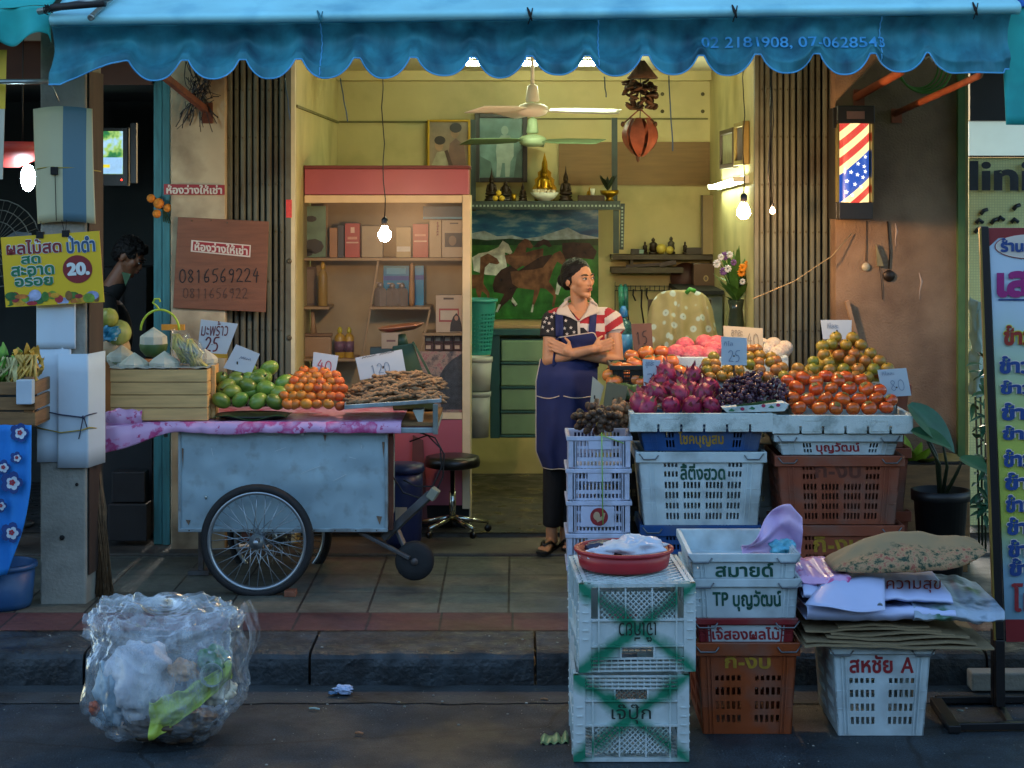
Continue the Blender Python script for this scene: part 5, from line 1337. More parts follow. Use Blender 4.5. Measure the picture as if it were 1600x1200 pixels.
M_tin=mat('galvanised sheet','#a0bbc5',.4,metal=.4,var=.05,scale=9,bump=.08,bscale=7,dirt=('#6a6258',.3,14),rvar=.06)
M_tinr=mat('steel rail','#9aacb2',.42,metal=.5,var=.2,scale=12,dirt=('#5d4a3a',.5,9))
M_irn=mat('grey iron','#55585a',.5,metal=.5,var=.3,scale=12,dirt=('#4a2f1e',.5,10))
M_tyre=mat('tyre rubber','#17181a',.75,var=.2,scale=20,bump=.2,bscale=60)
M_rim=mat('alloy rim','#9aa3a8',.3,metal=.8,var=.1)
kc=V((PX(450,KY),KY,.16))
t=thing('street_cart','blue grey tin pushcart on spoked wheels loaded with fruit','cart',kc)
x0,x1=PX(280,KY),PX(605,KY);zb,zt=PZ(829,KY),PZ(674,KY)
def f(mb):
 nu,nv=60,24
 def fr_(u,v):
  d=.006*noise.noise((u*4,v*2,1))+.003*noise.noise((u*9,v*5,4))+.003*noise.noise((u*4+v*4,v*3-u*6,8))-.006*math.exp(-((u-.62)**2+(v-.55)**2*.4)*60)
  return V((x0+(x1-x0)*u,KY+d,zb+(zt-zb)*v))
 mb.grid(fr_,nu,nv)
 mb.box(x0,x1,KY+.012,KY+.62,zb,zt)
part('body',M_tin,t,f,recalc=False)
def f(mb):
 mb.box(x0-.004,x1+.004,KY-.012,KY+.008,zb-.006,zb+.012);mb.box(x1-.012,x1+.004,KY-.0125,KY+.008,zb+.0125,zt);mb.box(x0-.004,x0+.010,KY-.0125,KY+.008,zb+.0125,zt)
part('edge_strip',M_tinr,t,f,bevel=.002)
part('rivet',M_riv,t,lambda mb:[mb.ell(V((x0+(x1-x0)*q,KY-.014,zb+.003)),(.004,.003,.004),8,5)for q in[.05+.1*i for i in range(10)]])
part('scratch',mat('bright scratch','#c3d0d2',.4),t,lambda mb:[mb.bar(P(a,b2,KY-.0075),P(c2,d2,KY-.0075),.0022,.001,up=(0,1,0))for a,b2,c2,d2 in((545,714,556,717),(330,700,333,713),(470,740,500,728),(564,695,565,701),(520,752,541,741),(430,705,447,699))])
part('rust_stain',mat('rust stain','#6f5a48',.8,var=.4,scale=40),t,lambda mb:[mb.prism([P(a+dx,b2+dy,KY-.0072)for dx,dy in((0,0),(w_,1),(w_*.8,h_*.5),(w_*.6,h_),(w_*.3,h_*.55))],(0,.0006,0))for a,b2,w_,h_ in((597,690,4,26),(284,700,3,34),(588,806,9,14),(290,812,8,9),(505,679,5,12))])
part('rust_post',M_rust,t,lambda mb:mb.box(x1+.005,x1+.03,KY+.01,KY+.05,zb,zt))
part('keyhole',M_chr,t,lambda mb:mb.ell(P(322,777,KY-.008),(.006,.01,.012),8,6))
TX0,TX1,TZ=PX(258,KY),PX(684,KY),PZ(667,KY)
def f(mb):
 mb.box(PX(375,KY),TX1,KY-.05,KY-.012,PZ(675,KY),PZ(666.5,KY));mb.box(TX0,PX(374,KY),KY-.045,KY-.012,PZ(674,KY),PZ(668,KY))
 mb.box(TX1-.03,TX1,KY-.0115,KY+.68,PZ(674.5,KY),PZ(667,KY));mb.box(TX0,TX0+.03,KY-.0115,KY+.68,PZ(674.5,KY),PZ(667,KY))
part('rail',M_tinr,t,f,bevel=.004)
part('rail_end',M_galv,t,lambda mb:(mb.tube([P(259,683,KY-.03),P(259,668,KY-.03),P(268,668,KY-.03)],.011,8),mb.box(PX(471,KY),PX(477,KY),KY-.056,KY-.008,PZ(678,KY),PZ(664,KY))))
TOPZ=1.02
part('table_board',M_crw,t,lambda mb:mb.box(PX(172,KY),TX1,KY-.03,KY+.68,TOPZ-.02,TOPZ),bevel=.004)
part('under_board',M_irn,t,lambda mb:mb.box(TX0+.02,TX1-.02,KY-.005,KY+.64,TZ+.001,TOPZ-.021))
part('bracket_post',M_galv,t,lambda mb:mb.box(PX(677,KY),PX(685,KY),KY-.056,KY-.03,PZ(677,KY),PZ(630,KY)),bevel=.003)
def wheel(px,py,Y,r,parent,spokes=36):
 c=P(px,py,Y);L0=c-parent.location
 w=bpy.data.objects.new('wheel',None);COL.objects.link(w);w.parent=parent;w.location=L0;w.empty_display_size=.05
 mb=MB();ring=lambda q,o=0:[V((q*math.cos(a/64*2*PI),o,q*math.sin(a/64*2*PI)))for a in range(64)]
 mb.tube(ring(r-.022),.023,12,closed=True,flat=1.15);mb.build('tyre',M_tyre,w)
 mb=MB();mb.lathe([(r-.05,-.018),(r-.036,-.021),(r-.036,.021),(r-.05,.018),(r-.055,0)],(0,0,0),64,axis=(0,1,0),ring=True);mb.build('rim',M_rim,w)
 mb=MB()
 for k in range(spokes):
  a=k/spokes*2*PI;h=a+(.9 if k%2 else-.9);s_=-.03 if(k//2)%2 else.03
  mb.tube([V((.032*math.cos(h),s_,.032*math.sin(h))),V(((r-.05)*math.cos(a),s_*.2,(r-.05)*math.sin(a)))],.0022,5)
 mb.build('spokes',M_rim,w)
 mb=MB();mb.lathe([(.012,-.065),(.016,-.05),(.038,-.04),(.038,-.03),(.024,-.025),(.024,.025),(.038,.03),(.038,.04),(.012,.05)],(0,0,0),24,axis=(0,1,0));mb.build('hub',M_rim,w)
 return w
wheel(402,845,9.72,.287,t)
wheel(437,835,10.56,.287,t)
part('axle',M_irn,t,lambda mb:mb.tube([P(402,845,9.66),V((PX(402,9.72),10.62,PZ(845,9.72)))],.014,10))
part('rust_plate',M_rust,t,lambda mb:mb.box(PX(378,KY),PX(395,KY),KY-.01,KY+.02,PZ(845,KY),PZ(829,KY)))
part('leg',M_irn,t,lambda mb:(mb.box(PX(292,KY),PX(300,KY),KY+.35,KY+.38,.19,zb-.007),mb.box(PX(276,KY),PX(310,KY),KY+.33,KY+.40,.165,.19)))
part('handle_arm',M_irn,t,lambda mb:(mb.bar(P(600,840,KY+.1),P(675,770,KY+.0),.05,.04),mb.bar(P(560,830,KY+.05),P(640,872,KY+.0),.03,.02),mb.bar(P(620,826,KY+.08),P(640,872,KY+.02),.028,.02)),bevel=.004)
part('handle_tip',mat('pale wood end','#8a8a78',.7,var=.2),t,lambda mb:mb.bar(P(672,779,KY-.003),P(682,764,KY-.01),.056,.046),bevel=.006)
cc=P(648,876,KY+.04)
w=bpy.data.objects.new('castor_wheel',None);COL.objects.link(w);w.parent=t;w.location=cc-t.location
mb=MB();mb.lathe([(.05,-.028),(.09,-.026),(.101,-.012),(.101,.012),(.09,.026),(.05,.028)],(0,0,0),36,axis=(0,1,0));mb.build('tyre',M_tyre,w)
mb=MB();mb.lathe([(0,-.036),(.018,-.036),(.02,-.02),(.05,-.018),(.05,.018),(.02,.02),(0,.03)],(0,0,0),24,axis=(0,1,0));mb.build('hub',M_irn,w)
part('brake_cable',M_wire,t,lambda mb:[mb.tube([P(*p,KY+.1)for p in pts],.0045,6)for pts in([(656,676),(680,684),(694,710),(692,745),(678,775),(655,778),(630,770),(614,745),(612,720)],[(640,690),(668,680),(688,700),(690,730),(676,760),(650,760),(630,750)])])
mb=MB(P(456,930,9.72));mb.box(PX(446,9.72),PX(464,9.72),9.66,9.74,.161,.19)
tag(mb.build('brick',mat('red brick','#7a4a34',.8,var=.3,scale=20),loc=P(456,930,9.72),bevel=.004),'small brown brick wedged behind the big cart wheel','brick')
mpk,N,L,b=node_mat('pink plastic cloth')
tc=N.new('ShaderNodeTexCoord');n1=noise_n(N,L,tc.outputs['Object'],7,5);n2=noise_n(N,L,tc.outputs['Object'],19,4,.7)
ca=ramp(N,L,n1.outputs[0],[(.40,(.62,.36,.58)),(.52,(.62,.36,.58)),(.56,(.52,.06,.22)),(.66,(.6,.3,.5))])
cb_=ramp(N,L,n2.outputs[0],[(.60,(0,0,0)),(.64,(1,1,1))])
L.new(mixc(N,L,cb_.outputs[0],ca.outputs[0],(.45,.05,.18)),b.inputs['Base Color']);b.inputs['Roughness'].default_value=.3
t=thing('pink_tablecloth','pink flowered plastic cloth covering the cart top and drooping left','tablecloth',V((PX(400,KY),KY,TOPZ)))
def ck(u,v):
 px=160+468*u;x=PX(px,KY)
 lip=.055+.02*noise.noise((u*6,1,0))+(.03*max(0,.22-u)/.22)
 droop=max(0,(.27-u)/.27)
 if v<.5:
  w=v/.5;p=V((x,KY+.66-.715*w,TOPZ+.004+.001*math.sin(u*60)))
 else:
  w=(v-.5)/.5;p=V((x,KY-.055-.014*math.sin(w*2.5)-.006*math.sin(u*70+4*noise.noise((u*9,0,0)))*w,TOPZ+.004-(lip+(.045*droop))*w))
 if droop>.62 and v>=.5:p.y-=.02*math.sin((droop-.62)/.38*PI)
 p.z-=.03*droop**2*(1 if v>=.5 else.3)
 return p
part('sheet',mpk,t,lambda mb:mb.grid(ck,150,24),recalc=False,solid=.002)
def pouch(u,v):
 a=u*2*PI;px=160+62*v;r=.05*math.sin(min(1,v*2.2+.12)*PI/2)*(1.05-.35*v)
 c=P(px,652-2*v,KY-.04);return c+V((0,r*.6*math.cos(a),r*math.sin(a)-.004))+wob((u*2,v*3,2),2,.012)
part('fold',mpk,t,lambda mb:mb.grid(pouch,24,12),recalc=False)
WC=KY-.03
M_pine=mat('pine boards','#cda468',.6,var=.18,scale=4,stretch=(1,1,12),bump=.12,bscale=30)
M_pgap=mat('pine gap shade','#7a5a38',.8)  # darker brown paints in the shade between the pine boards
t=thing('pine_crate','pale pine board crate holding coconuts on the left of the cart','crate',P(255,640,WC))
cx0,cx1,cz0,cz1=PX(172,WC),PX(325,WC),TOPZ+.008,PZ(577,WC)
hB=(cz1-cz0)/4
for k in range(4):
 part('board',M_pine,t,lambda mb:mb.box(cx0+rnd(0,.004),cx1-rnd(0,.004),WC-.002*(k%2),WC+.016,cz0+hB*k+.002,cz0+hB*(k+1)-.002),bevel=.002)
for k in range(4):
 part('end_board',M_pine,t,lambda mb:mb.box(cx1-.016,cx1-.001,WC+.018,WC+.36,cz0+hB*k+.002,cz0+hB*(k+1)-.002),bevel=.002)
part('lining',M_pgap,t,lambda mb:(mb.box(cx0+.004,cx1-.02,WC+.018,WC+.35,cz0+.01,cz1-.04)))
part('corner_post',M_pine,t,lambda mb:mb.box(cx1,cx1+.02,WC+.1,WC+.14,cz0,cz1+.01),bevel=.002)
part('lining_sheet',mat('clear sheet','#8f9a9c',.3,var=.3,scale=20),t,lambda mb:mb.grid(lambda u,v:V((cx0-.01+(cx1-cx0+.01)*u,WC-.006+.36*v,cz1+.006+.008*noise.noise((u*12,v*8,0)))),40,16),recalc=False)
M_coc=mat('trimmed coconut','#b9b8a6',.6,var=.12,scale=14);M_husk=mat('coconut husk','#3f5a2c',.5,var=.25,scale=14)
def coconut(label,px,py,Y,r,green=False):
 c=P(px,py,Y);t=thing('coconut',label,'coconut',c-V((0,0,r*.9)))
 if green:
  part('husk',M_husk,t,lambda mb:mb.lathe([(0,-r*.95),(r*.55,-r*.85),(r*.9,-r*.45),(r*.98,-.05*r),(r*.95,0)],c,24))
  part('cut_flesh',M_coc,t,lambda mb:mb.lathe([(r*.951,.0),(r*.93,r*.5),(r*.8,r*.62),(0,r*1.15)],c,9,smooth=False))
 else:
  part('cut_flesh',M_coc,t,lambda mb:mb.lathe([(r*.7,-r*.8),(r*.98,-r*.3),(r*1.0,-.0*r),(r*.78,r*.22),(0,r*.75)],c,9,smooth=False))
  part('husk_strip',M_husk,t,lambda mb:mb.prism([c+V((math.sin(a)*r*(.985+q),-math.cos(a)*r*(.985+q),dz))for a,dz,q in((-.9,-.02,.0),(-.3,-.035,.01),(.3,-.03,.01),(.9,-.012,0),(.3,-.012,.012),(-.3,-.014,.012))],(0,.004,0)))
 return t
coconut('trimmed white coconut at the left front of the pine crate',210,568,WC+.13,.078)
coconut('trimmed white coconut in the middle front of the pine crate',257,566,WC+.12,.08)
coconut('green husked coconut with white pointed top above the other coconuts',240,537,WC+.22,.076,True)
coconut('partly hidden white coconut at the right of the noodle bags',320,560,WC+.28,.07)
coconut('white coconut behind the green husked one near the pole',190,556,WC+.36,.08)
t=thing('handle_hoop','lime green wire hook and hoop rising above the coconuts','hanger',P(250,520,WC+.2))
hq=WC+.2
part('hoop',mat('lime wire','#b5c832',.4,var=.05),t,lambda mb:(mb.tube([P(250-30*math.cos(a/16*PI),516-32*math.sin(a/16*PI),hq)for a in range(17)],.006,8),mb.tube([P(249,484,hq),P(245,478,hq),P(239,473,hq),P(242,467,hq),P(249,467,hq),P(250,472,hq)],.005,8)))
M_film=None
def film_mat(nm,col,a0,a1,rough=.15):
 m,N,L,b=node_mat(nm);N.remove(b);out=N['Material Output']
 tr=N.new('ShaderNodeBsdfTransparent');df=N.new('ShaderNodeBsdfDiffuse');df.inputs['Color'].default_value=(*lin(col),1)
 gl=N.new('ShaderNodeBsdfGlossy');gl.inputs['Roughness'].default_value=rough
 tc=N.new('ShaderNodeTexCoord');mp=N.new('ShaderNodeMapping');mp.inputs['Scale'].default_value=(1,1,.45);mp.inputs['Rotation'].default_value=(.3,.5,.2);L.new(tc.outputs['Object'],mp.inputs['Vector'])
 nz=noise_n(N,L,mp.outputs[0],11,8,.72);wr=noise_n(N,L,mp.outputs[0],15,6,.62);wr.noise_type='RIDGED_MULTIFRACTAL'
 bp=N.new('ShaderNodeBump');bp.inputs['Strength'].default_value=.9;bp.inputs['Distance'].default_value=.02
 L.new(wr.outputs[0],bp.inputs['Height']);L.new(bp.outputs[0],gl.inputs['Normal']);L.new(bp.outputs[0],df.inputs['Normal'])
 lw=N.new('ShaderNodeLayerWeight');lw.inputs['Blend'].default_value=.3;L.new(bp.outputs[0],lw.inputs['Normal'])
 r_=ramp(N,L,nz.outputs[0],[(.42,(a0,a0,a0)),(.72,(a1,a1,a1))])
 ms=N.new('ShaderNodeMixShader');r2=ramp(N,L,wr.outputs[0],[(.55,(0,0,0)),(.85,(a1*1.5,a1*1.5,a1*1.5))]);L.new(mixc(N,L,1.0,r_.outputs[0],r2.outputs[0],'LIGHTEN'),ms.inputs[0]);L.new(tr.outputs[0],ms.inputs[1]);L.new(df.outputs[0],ms.inputs[2])
 m2=N.new('ShaderNodeMath');m2.operation='MULTIPLY_ADD';m2.inputs[1].default_value=.38;m2.inputs[2].default_value=.03;m2.use_clamp=True;L.new(lw.outputs['Fresnel'],m2.inputs[0])
 mf=N.new('ShaderNodeMixShader');L.new(m2.outputs[0],mf.inputs[0]);L.new(ms.outputs[0],mf.inputs[1]);L.new(gl.outputs[0],mf.inputs[2]);L.new(mf.outputs[0],out.inputs[0])
 return m
M_film=film_mat('clear film','#c4d3d8',.0,.3)
def bagged(label,px0,y0,px1,y1,Y,w,col):
 a,b2=P(px0,y0,Y),P(px1,y1,Y);t=thing('noodle_bag',label,'bag',a)
 part('strips',mat('strips '+col,col,.5,var=.25,scale=30),t,lambda mb:[mb.tube([a+V((rnd(-w,w),rnd(-.03,.03),0)),(a+b2)/2+V((rnd(-w,w)*1.1,rnd(-.04,.02),0)),b2+V((rnd(-w,w)*.3,rnd(-.02,.01),0))],.0055,5)for k in range(42)])
 part('film',M_film,t,lambda mb:mb.tube([a,a+(b2-a)*.3,a+(b2-a)*.75,b2,b2+(b2-a)*.12,b2+(b2-a)*.2],[w*.9,w*1.35,w*1.15,w*.45,w*.16,w*.4],14))
bagged('clear bag of pale yellow strips leaning beside the green coconut',296,566,274,522,WC+.14,.045,'#b9ab55')
bagged('clear bag of pale yellow strips nearest the right crate end',312,572,296,530,WC+.12,.042,'#c2b360')
for k,(px,py,r,c2,lab)in enumerate(((178,545,.085,'#a88f6a','pale brown round melon between the pole and coconuts'),(184,520,.07,'#8f9a52','bagged pale green gourd above the melon by the pole'),(168,497,.055,'#8a8f3c','yellow green fruit topmost behind the pole'))):
 Y=WC+.42-.05*k;c=P(px,py,Y);mb=MB(c-V((0,0,r)))
 mb.ell(c,(r,r,r*.95),24,14,fn=lambda d:1+.05*math.sin(8*math.atan2(d.y,d.x))+.03*noise.noise(d*3))
 tag(mb.build('round_gourd',mat('gourd '+c2,c2,.5,var=.3,scale=12),loc=c-V((0,0,r))),lab,'fruit')
mb=MB(P(174,520,WC+.32));mb.grid(lambda u,v:P(158+28*u,535-22*v-6*u,WC+.3)+wob((u*3,v*3,0),1.5,.02)+V((0,-.03*math.sin(u*PI),0)),12,10)
tag(mb.build('blue_bag',mat('teal bag','#1f6f8f',.4,var=.2),loc=P(174,520,WC+.32),recalc=False,solid=.002),'crumpled teal plastic bag lying on the melon by the pole','bag')
t=thing('orange_rack','orange bar with hanging strips behind the coconuts and pillar','rail',P(305,510,WC+.5))
part('bar',mat('orange plastic','#c98a2a',.5),t,lambda mb:mb.box(PX(252,WC+.5),PX(288,WC+.5),WC+.5,WC+.52,PZ(516,WC+.5),PZ(507,WC+.5)))
mb=MB(P(240,575,WC+.44));mb.box(PX(165,WC+.44),PX(330,WC+.44),WC+.40,WC+.62,TOPZ+.006,PZ(565,WC+.44))
tag(mb.build('back_crate',mat('orange crate','#a8682f',.6,var=.15),loc=P(240,575,WC+.44),bevel=.006),'orange crate standing behind the pine crate at the pillar','crate')
M_card=mat('price card','#aab6bf',.6,var=.05,scale=5);M_cardw=mat('warm card','#b5a98f',.6,var=.06);M_cardb=mat('brown card','#6b4a3a',.7,var=.1)
def card(label,pts,Y,m,digits=None,thai=None,ink=None,tilt=.02,thai_box=(.1,.9,.62,.95),dig_box=(.15,.85,.12,.58),w=.006,stick=True):
 """pts: bl, br, tr, tl in picture units"""
 bl,br,tr,tl=[P(*p,Y+(tilt if k>1 else 0))for k,p in enumerate(pts)]
 t=thing('price_card',label,'price card',(bl+br)/2)
 part('card',m,t,lambda mb:mb.prism([bl,br,tr,tl],(0,.003,0)))
 def q(u,v):return bl+(br-bl)*u+(tl-bl)*v
 if digits:
  a=hand(digits,q(dig_box[0],dig_box[2]),q(dig_box[1],dig_box[2]),q(dig_box[0],dig_box[3]),ink or M_ink,t,w,.003);a.location=-t.location
 if thai:
  a=letter(thai,q(thai_box[0],thai_box[2]),q(thai_box[1],thai_box[2]),q(thai_box[0],thai_box[3]),ink or M_ink,t,off=.003,bold=.004);a.location=-t.location
 if stick:part('stick',M_dsh,t,lambda mb:mb.bar((bl+br)/2+V((0,.008,-.09)),(bl+br)/2+V((0,.008,.05)),.008,.004))
 return t
M_dred=mat('dark red marker','#5a1f2c',.6,var=0);M_gpen=mat('grey pen','#6d7f96',.6,var=0)
card('large white card reading coconut price 25 beside the noodle bags',[(308,553),(354,553),(372,506),(314,499)],WC+.3,M_card,'25','มะพร้าว',M_dred,thai_box=(.06,.97,.52,.95),dig_box=(.22,.72,.08,.48),w=.008)
part('yellow_strip',M_ybot,bpy.context.scene.objects['price_card'],lambda mb:mb.prism([P(316,558,WC+.3),P(356,560,WC+.3),P(355,553.5,WC+.3),P(314,551,WC+.3)],(0,.003,0)))
card('plain pale card leaning between the coconuts and mangoes',[(349,575),(392,585),(406,553),(369,538)],WC+.22,M_card,'~',None,M_gpen,dig_box=(.3,.8,.4,.7),w=.003)
card('white card with red number 40 above the small tangerines',[(487,586),(522,592),(529,556),(490,550)],KY+.28,M_card,'40',None,mat('red felt','#9a2f45',.6,var=0),dig_box=(.16,.88,.25,.72),w=.005)
card('wide white card with faint 120 above the tamarind pods',[(563,594),(634,580),(628,546),(555,559)],KY+.3,M_card,'120',None,M_gpen,dig_box=(.25,.7,.12,.55),w=.004)
a_=scene.objects['price_card.003']
q=hand('~~',P(563,563,KY+.31),P(618,552,KY+.31),P(563,556,KY+.31),M_ink,a_,.003,.004);q.location=-a_.location
_proto={}
def fruit(kind,builder,label,cat,c,group,s=1.0,rot=None):
 """first call builds the fruit at the origin (with its parts); later ones copy it"""
 if kind not in _proto:
  o=builder();_proto[kind]=o
 else:
  o=dup(_proto[kind])
 o.location=c;o.scale=(s,s,s)
 o.rotation_euler=rot if rot is not None else(rnd(-.5,.5),rnd(-.5,.5),rnd(0,6.28))
 tag(o,label,cat,group);return o
def mango_b():
 mb=MB();mb.ell((0,0,0),(.056,.043,.041),20,14,fn=lambda d:1+.08*d.x*d.z+.03*d.x)
 o=mb.build('mango',mat('mango skin','#5f8030',.32,var=.3,scale=16,rndv=.25,rndh=.03,dirt=('#8f9a45',.5,12)))
 m2=MB();m2.tube([(-.054,0,.004),(-.062,0,.008),(-.066,.001,.01)],.005,6);m2.build('stalk',M_dsh,o);return o
mango_px=[(346,626),(375,625),(403,627),(430,628),(353,606),(368,594),(388,603),(415,607),(406,588),(386,577),(420,576),(443,598),(401,593),(362,612),(436,614)]
for k,(px,py)in enumerate(mango_px):
 Y=KY+.02+(633-py)*.0042
 fruit('mango',mango_b,'green mango in the heap between the pine crate and the small tangerines','mango',P(px,py,Y),'green mangoes on the cart',s=rnd(.88,1.03),rot=(rnd(-.5,.5),rnd(-.6,.3),rnd(-.7,.7)+(PI if k%3==0 else 0)))
for k in range(9):
 px,py=346+(k%5)*22,612-(k//5)*20
 fruit('mango',mango_b,'green mango in the heap between the pine crate and the small tangerines','mango',P(px,py,KY+.16+.05*(k//5)),'green mangoes on the cart',s=.95)
t=thing('leaf_tray','dark round tray lined with banana leaf under the mangoes','tray',P(395,640,KY+.1))
c=V((PX(395,KY+.1),KY+.12,TOPZ+.008))
part('tray',M_vinyl,t,lambda mb:mb.lathe([(0,.002),(.17,.002),(.195,.02),(.19,.02),(.165,.006),(0,.006)],c,36,sy=.75))
part('leaf',mat('banana leaf','#2c4a20',.4,var=.2),t,lambda mb:mb.grid(lambda u,v:c+V((-.19+.38*u,-.15+.26*v,.014+.012*math.sin(u*9)*(1-v))),20,8),recalc=False,solid=.002)
def tang_b():
 r=.0295;mb=MB()
 mb.ell((0,0,0),(r,r,r*.86),16,12,fn=lambda d:1-.10*max(0,abs(d.z)-.85)/.15)
 o=mb.build('tangerine',mat('tangerine peel','#c06a22',.38,var=.12,scale=30,bump=.25,bscale=300,rndv=.2,rndh=.018,sss=.05))
 m2=MB();m2.lathe([(.007,.0),(.005,.003),(0,.004)],(0,0,r*.78),6);m2.build('calyx',M_husk,o);return o
rows=[(633,[449,463,479,495,513,530]),(619,[446,457,471,487,504,519,532]),(606,[452,466,481,496,510,525,536]),(596,[459,474,489,503,517,530]),(588,[466,482,497,512,525]),(580,[476,491,507])]
for k,(py,xs_)in enumerate(rows):
 for px in xs_:
  fruit('tangerine',tang_b,'small orange tangerine in the heap between the mangoes and tamarinds','tangerine',P(px+rnd(-2,2),py+rnd(-2,2),KY-.0+k*.052+rnd(-.008,.008)),'small tangerines on the cart',s=rnd(.92,1.1))
for k in range(16):
 fruit('tangerine',tang_b,'small orange tangerine in the heap between the mangoes and tamarinds','tangerine',P(454+(k%6)*15,618-(k//6)*13,KY+.12+(k//6)*.05),'small tangerines on the cart')
t=thing('tin_tray','shallow grey tin tray under the tamarind pods at the cart end','tray',P(615,640,KY))
za=PZ(637,KY-.03)
part('tray',M_tinr,t,lambda mb:mb.prism([P(538,640,KY-.05),P(689,629,KY-.05),P(689,623,KY-.05),P(538,633,KY-.05)],(0,.016,0)),bevel=.003)
part('tray_floor',M_tinr,t,lambda mb:mb.put([P(538,636,KY-.034),P(689,625,KY-.034),P(683,618,KY+.36),P(546,626,KY+.36),P(538,639,KY-.034),P(689,628,KY-.034),P(683,621,KY+.36),P(546,629,KY+.36)],[(0,1,2,3),(7,6,5,4),(2,6,7,3),(1,5,6,2),(0,3,7,4)]))
part('tray_side',M_tinr,t,lambda mb:(mb.bar(P(689,624,KY-.033),P(683,616,KY+.36),.006,.03),mb.bar(P(539,634,KY-.033),P(547,624,KY+.36),.006,.03)))
part('support',M_bkt,t,lambda mb:mb.prism([P(645,641,KY),P(662,640,KY),P(660,662,KY),P(655,663,KY)],(0,.1,0)))
def tam_b(j):
 def f_():
  mb=MB();n=13;ln=(.07,.055,.085)[j];bend=(.02,.03,.012)[j]
  pts=[V((-ln+2*ln*i/n,bend*(1-(2*i/n-1)**2),.003*math.sin(i)))for i in range(n+1)]
  mb.tube(pts,[.003]+[.0105+.0032*math.sin(i*1.9+j)for i in range(1,n)]+[.003],8)
  return mb.build('tamarind_pod',mat('tamarind shell','#7d6448',.75,var=.25,scale=40,bump=.4,bscale=80,rndv=.25))
 return f_
tr_=random.Random(11)
for k in range(150):
 u=tr_.random();v=tr_.random()**1.2
 hmax=46*(math.sin(min(1,u*1.25+.12)*PI*.62)**.8)*(1 if u<.8 else 1-(u-.8)*2.2)
 lev=tr_.random()**.8
 px=547+136*u;py=631-9*u-lev*hmax*.95
 Y=KY-.0+.3*(lev*.75+.12*tr_.random())
 j=k%3
 fruit('tam%d'%j,tam_b(j),'knobbly brown tamarind pod in the heap on the tin tray','tamarind',P(px,py,Y),'tamarind pods on the tin tray',s=tr_.uniform(.75,1.05),rot=(tr_.uniform(-.35,.35),tr_.uniform(-.3,.3)-.0,tr_.uniform(-.9,.9)+(PI if k%2 else 0)))
mb=MB(P(615,632,KY+.2));mb.grid(lambda u,v:P(550+130*u,630-9*u-36*math.sin(min(1,u*1.25+.12)*PI*.62)*v*(1 if u<.8 else 1-(u-.8)*2.2),KY+.06+.26*v),30,10)
tag(mb.build('tamarind_heap',mat('tamarind shell'),loc=P(615,632,KY+.2),recalc=False),'lower layer of tamarind pods filling the tin tray','tamarind',kind='stuff')
ZS=KY+.45
M_sg=mat('scale green','#3a4f36',.5,var=.2,scale=10)
t=thing('weighing_scale','green spring scale with a shallow metal pan behind the tamarinds','scale',P(625,632,ZS))
part('body',M_sg,t,lambda mb:mb.put([P(614,640,ZS),P(682,640,ZS),P(645,536,ZS),P(613,541,ZS)]+[P(614,640,ZS+.16),P(682,640,ZS+.16),P(645,536,ZS+.12),P(613,541,ZS+.12)],[(0,1,2,3),(7,6,5,4),(0,4,5,1),(1,5,6,2),(2,6,7,3),(3,7,4,0)]),bevel=.006)
part('neck',M_sg,t,lambda mb:mb.tube([P(630,540,ZS+.06),P(628,522,ZS+.06)],[.03,.02],12))
part('edge_rib',M_sg,t,lambda mb:mb.bar(P(645,534,ZS-.005),P(683,606,ZS-.005),.016,.012))
cpn=P(627,516,ZS+.06)
part('pan',mat('copper pan','#8a5f4a',.3,metal=.7,var=.1),t,lambda mb:mb.lathe([(0,-.004),(.08,-.002),(.115,.012),(.128,.026),(.123,.027),(.1,.014),(0,.006)],cpn,36,axis=(-.12,0,1)))
M_skin=mat('skin','#c08a64',.5,var=.06,scale=12,sss=.12,bump=.06,bscale=150)
M_skin2=mat('skin man','#7d523a',.5,var=.06,scale=12)
M_hair=mat('black hair','#0d0908',.55,var=.5,scale=40,stretch=(1,.2,1),bump=.9,bscale=120,spec=.3)
M_lip=mat('lips','#a45c4c',.4,var=.05);M_eyew=mat('eye white','#c9c2b8',.25,var=0);M_eyed=mat('eye dark','#0a0605',.45,var=0);M_brow=mat('brow','#140d0b',.7,var=0)
def fuzz(o,a,sc,sx=1.0):
 for v in o.data.vertices:
  v.co+=v.normal*a*(noise.noise(V((v.co.x*sc,v.co.y*sc,v.co.z*sc*sx)))+.6*noise.noise(v.co*sc*2.7))
def head_mat(c,yaw,pitch=0,roll=0,s=1.0):
 return Matrix.Translation(c)@Matrix.Rotation(yaw,4,'Z')@Matrix.Rotation(pitch,4,'X')@Matrix.Rotation(roll,4,'Y')@Matrix.Scale(s,4)
def head_skin(mb,H):
 mb.X=H
 mb.ell((0,.012,.02),(.073,.09,.085),28,18)
 mb.ell((0,-.028,-.033),(.056,.059,.073),24,16)
 mb.ell((0,-.066,-.098),(.021,.019,.017))
 for s_ in(-1,1):
  mb.ell((s_*.038,-.050,-.020),(.026,.026,.03))
  mb.cap((s_*.047,-.002,-.05),(s_*.013,-.06,-.092),.018,.016)
  mb.ell((s_*.0085,-.091,-.035),(.0075,.009,.007),10,8)
  mb.ell((s_*.073,.014,-.014),(.009,.018,.03),14,10)
  mb.ell((s_*.03,-.074,-.003),(.016,.010,.009),12,8)
 mb.cap((-.034,-.071,.015),(.034,-.071,.015),.013,.013)
 mb.cap((0,-.082,.002),(0,-.0985,-.031),.0065,.0092)
 mb.ell((0,-.087,-.0555),(.021,.010,.007));mb.ell((0,-.085,-.067),(.018,.011,.008))
 mb.X=None
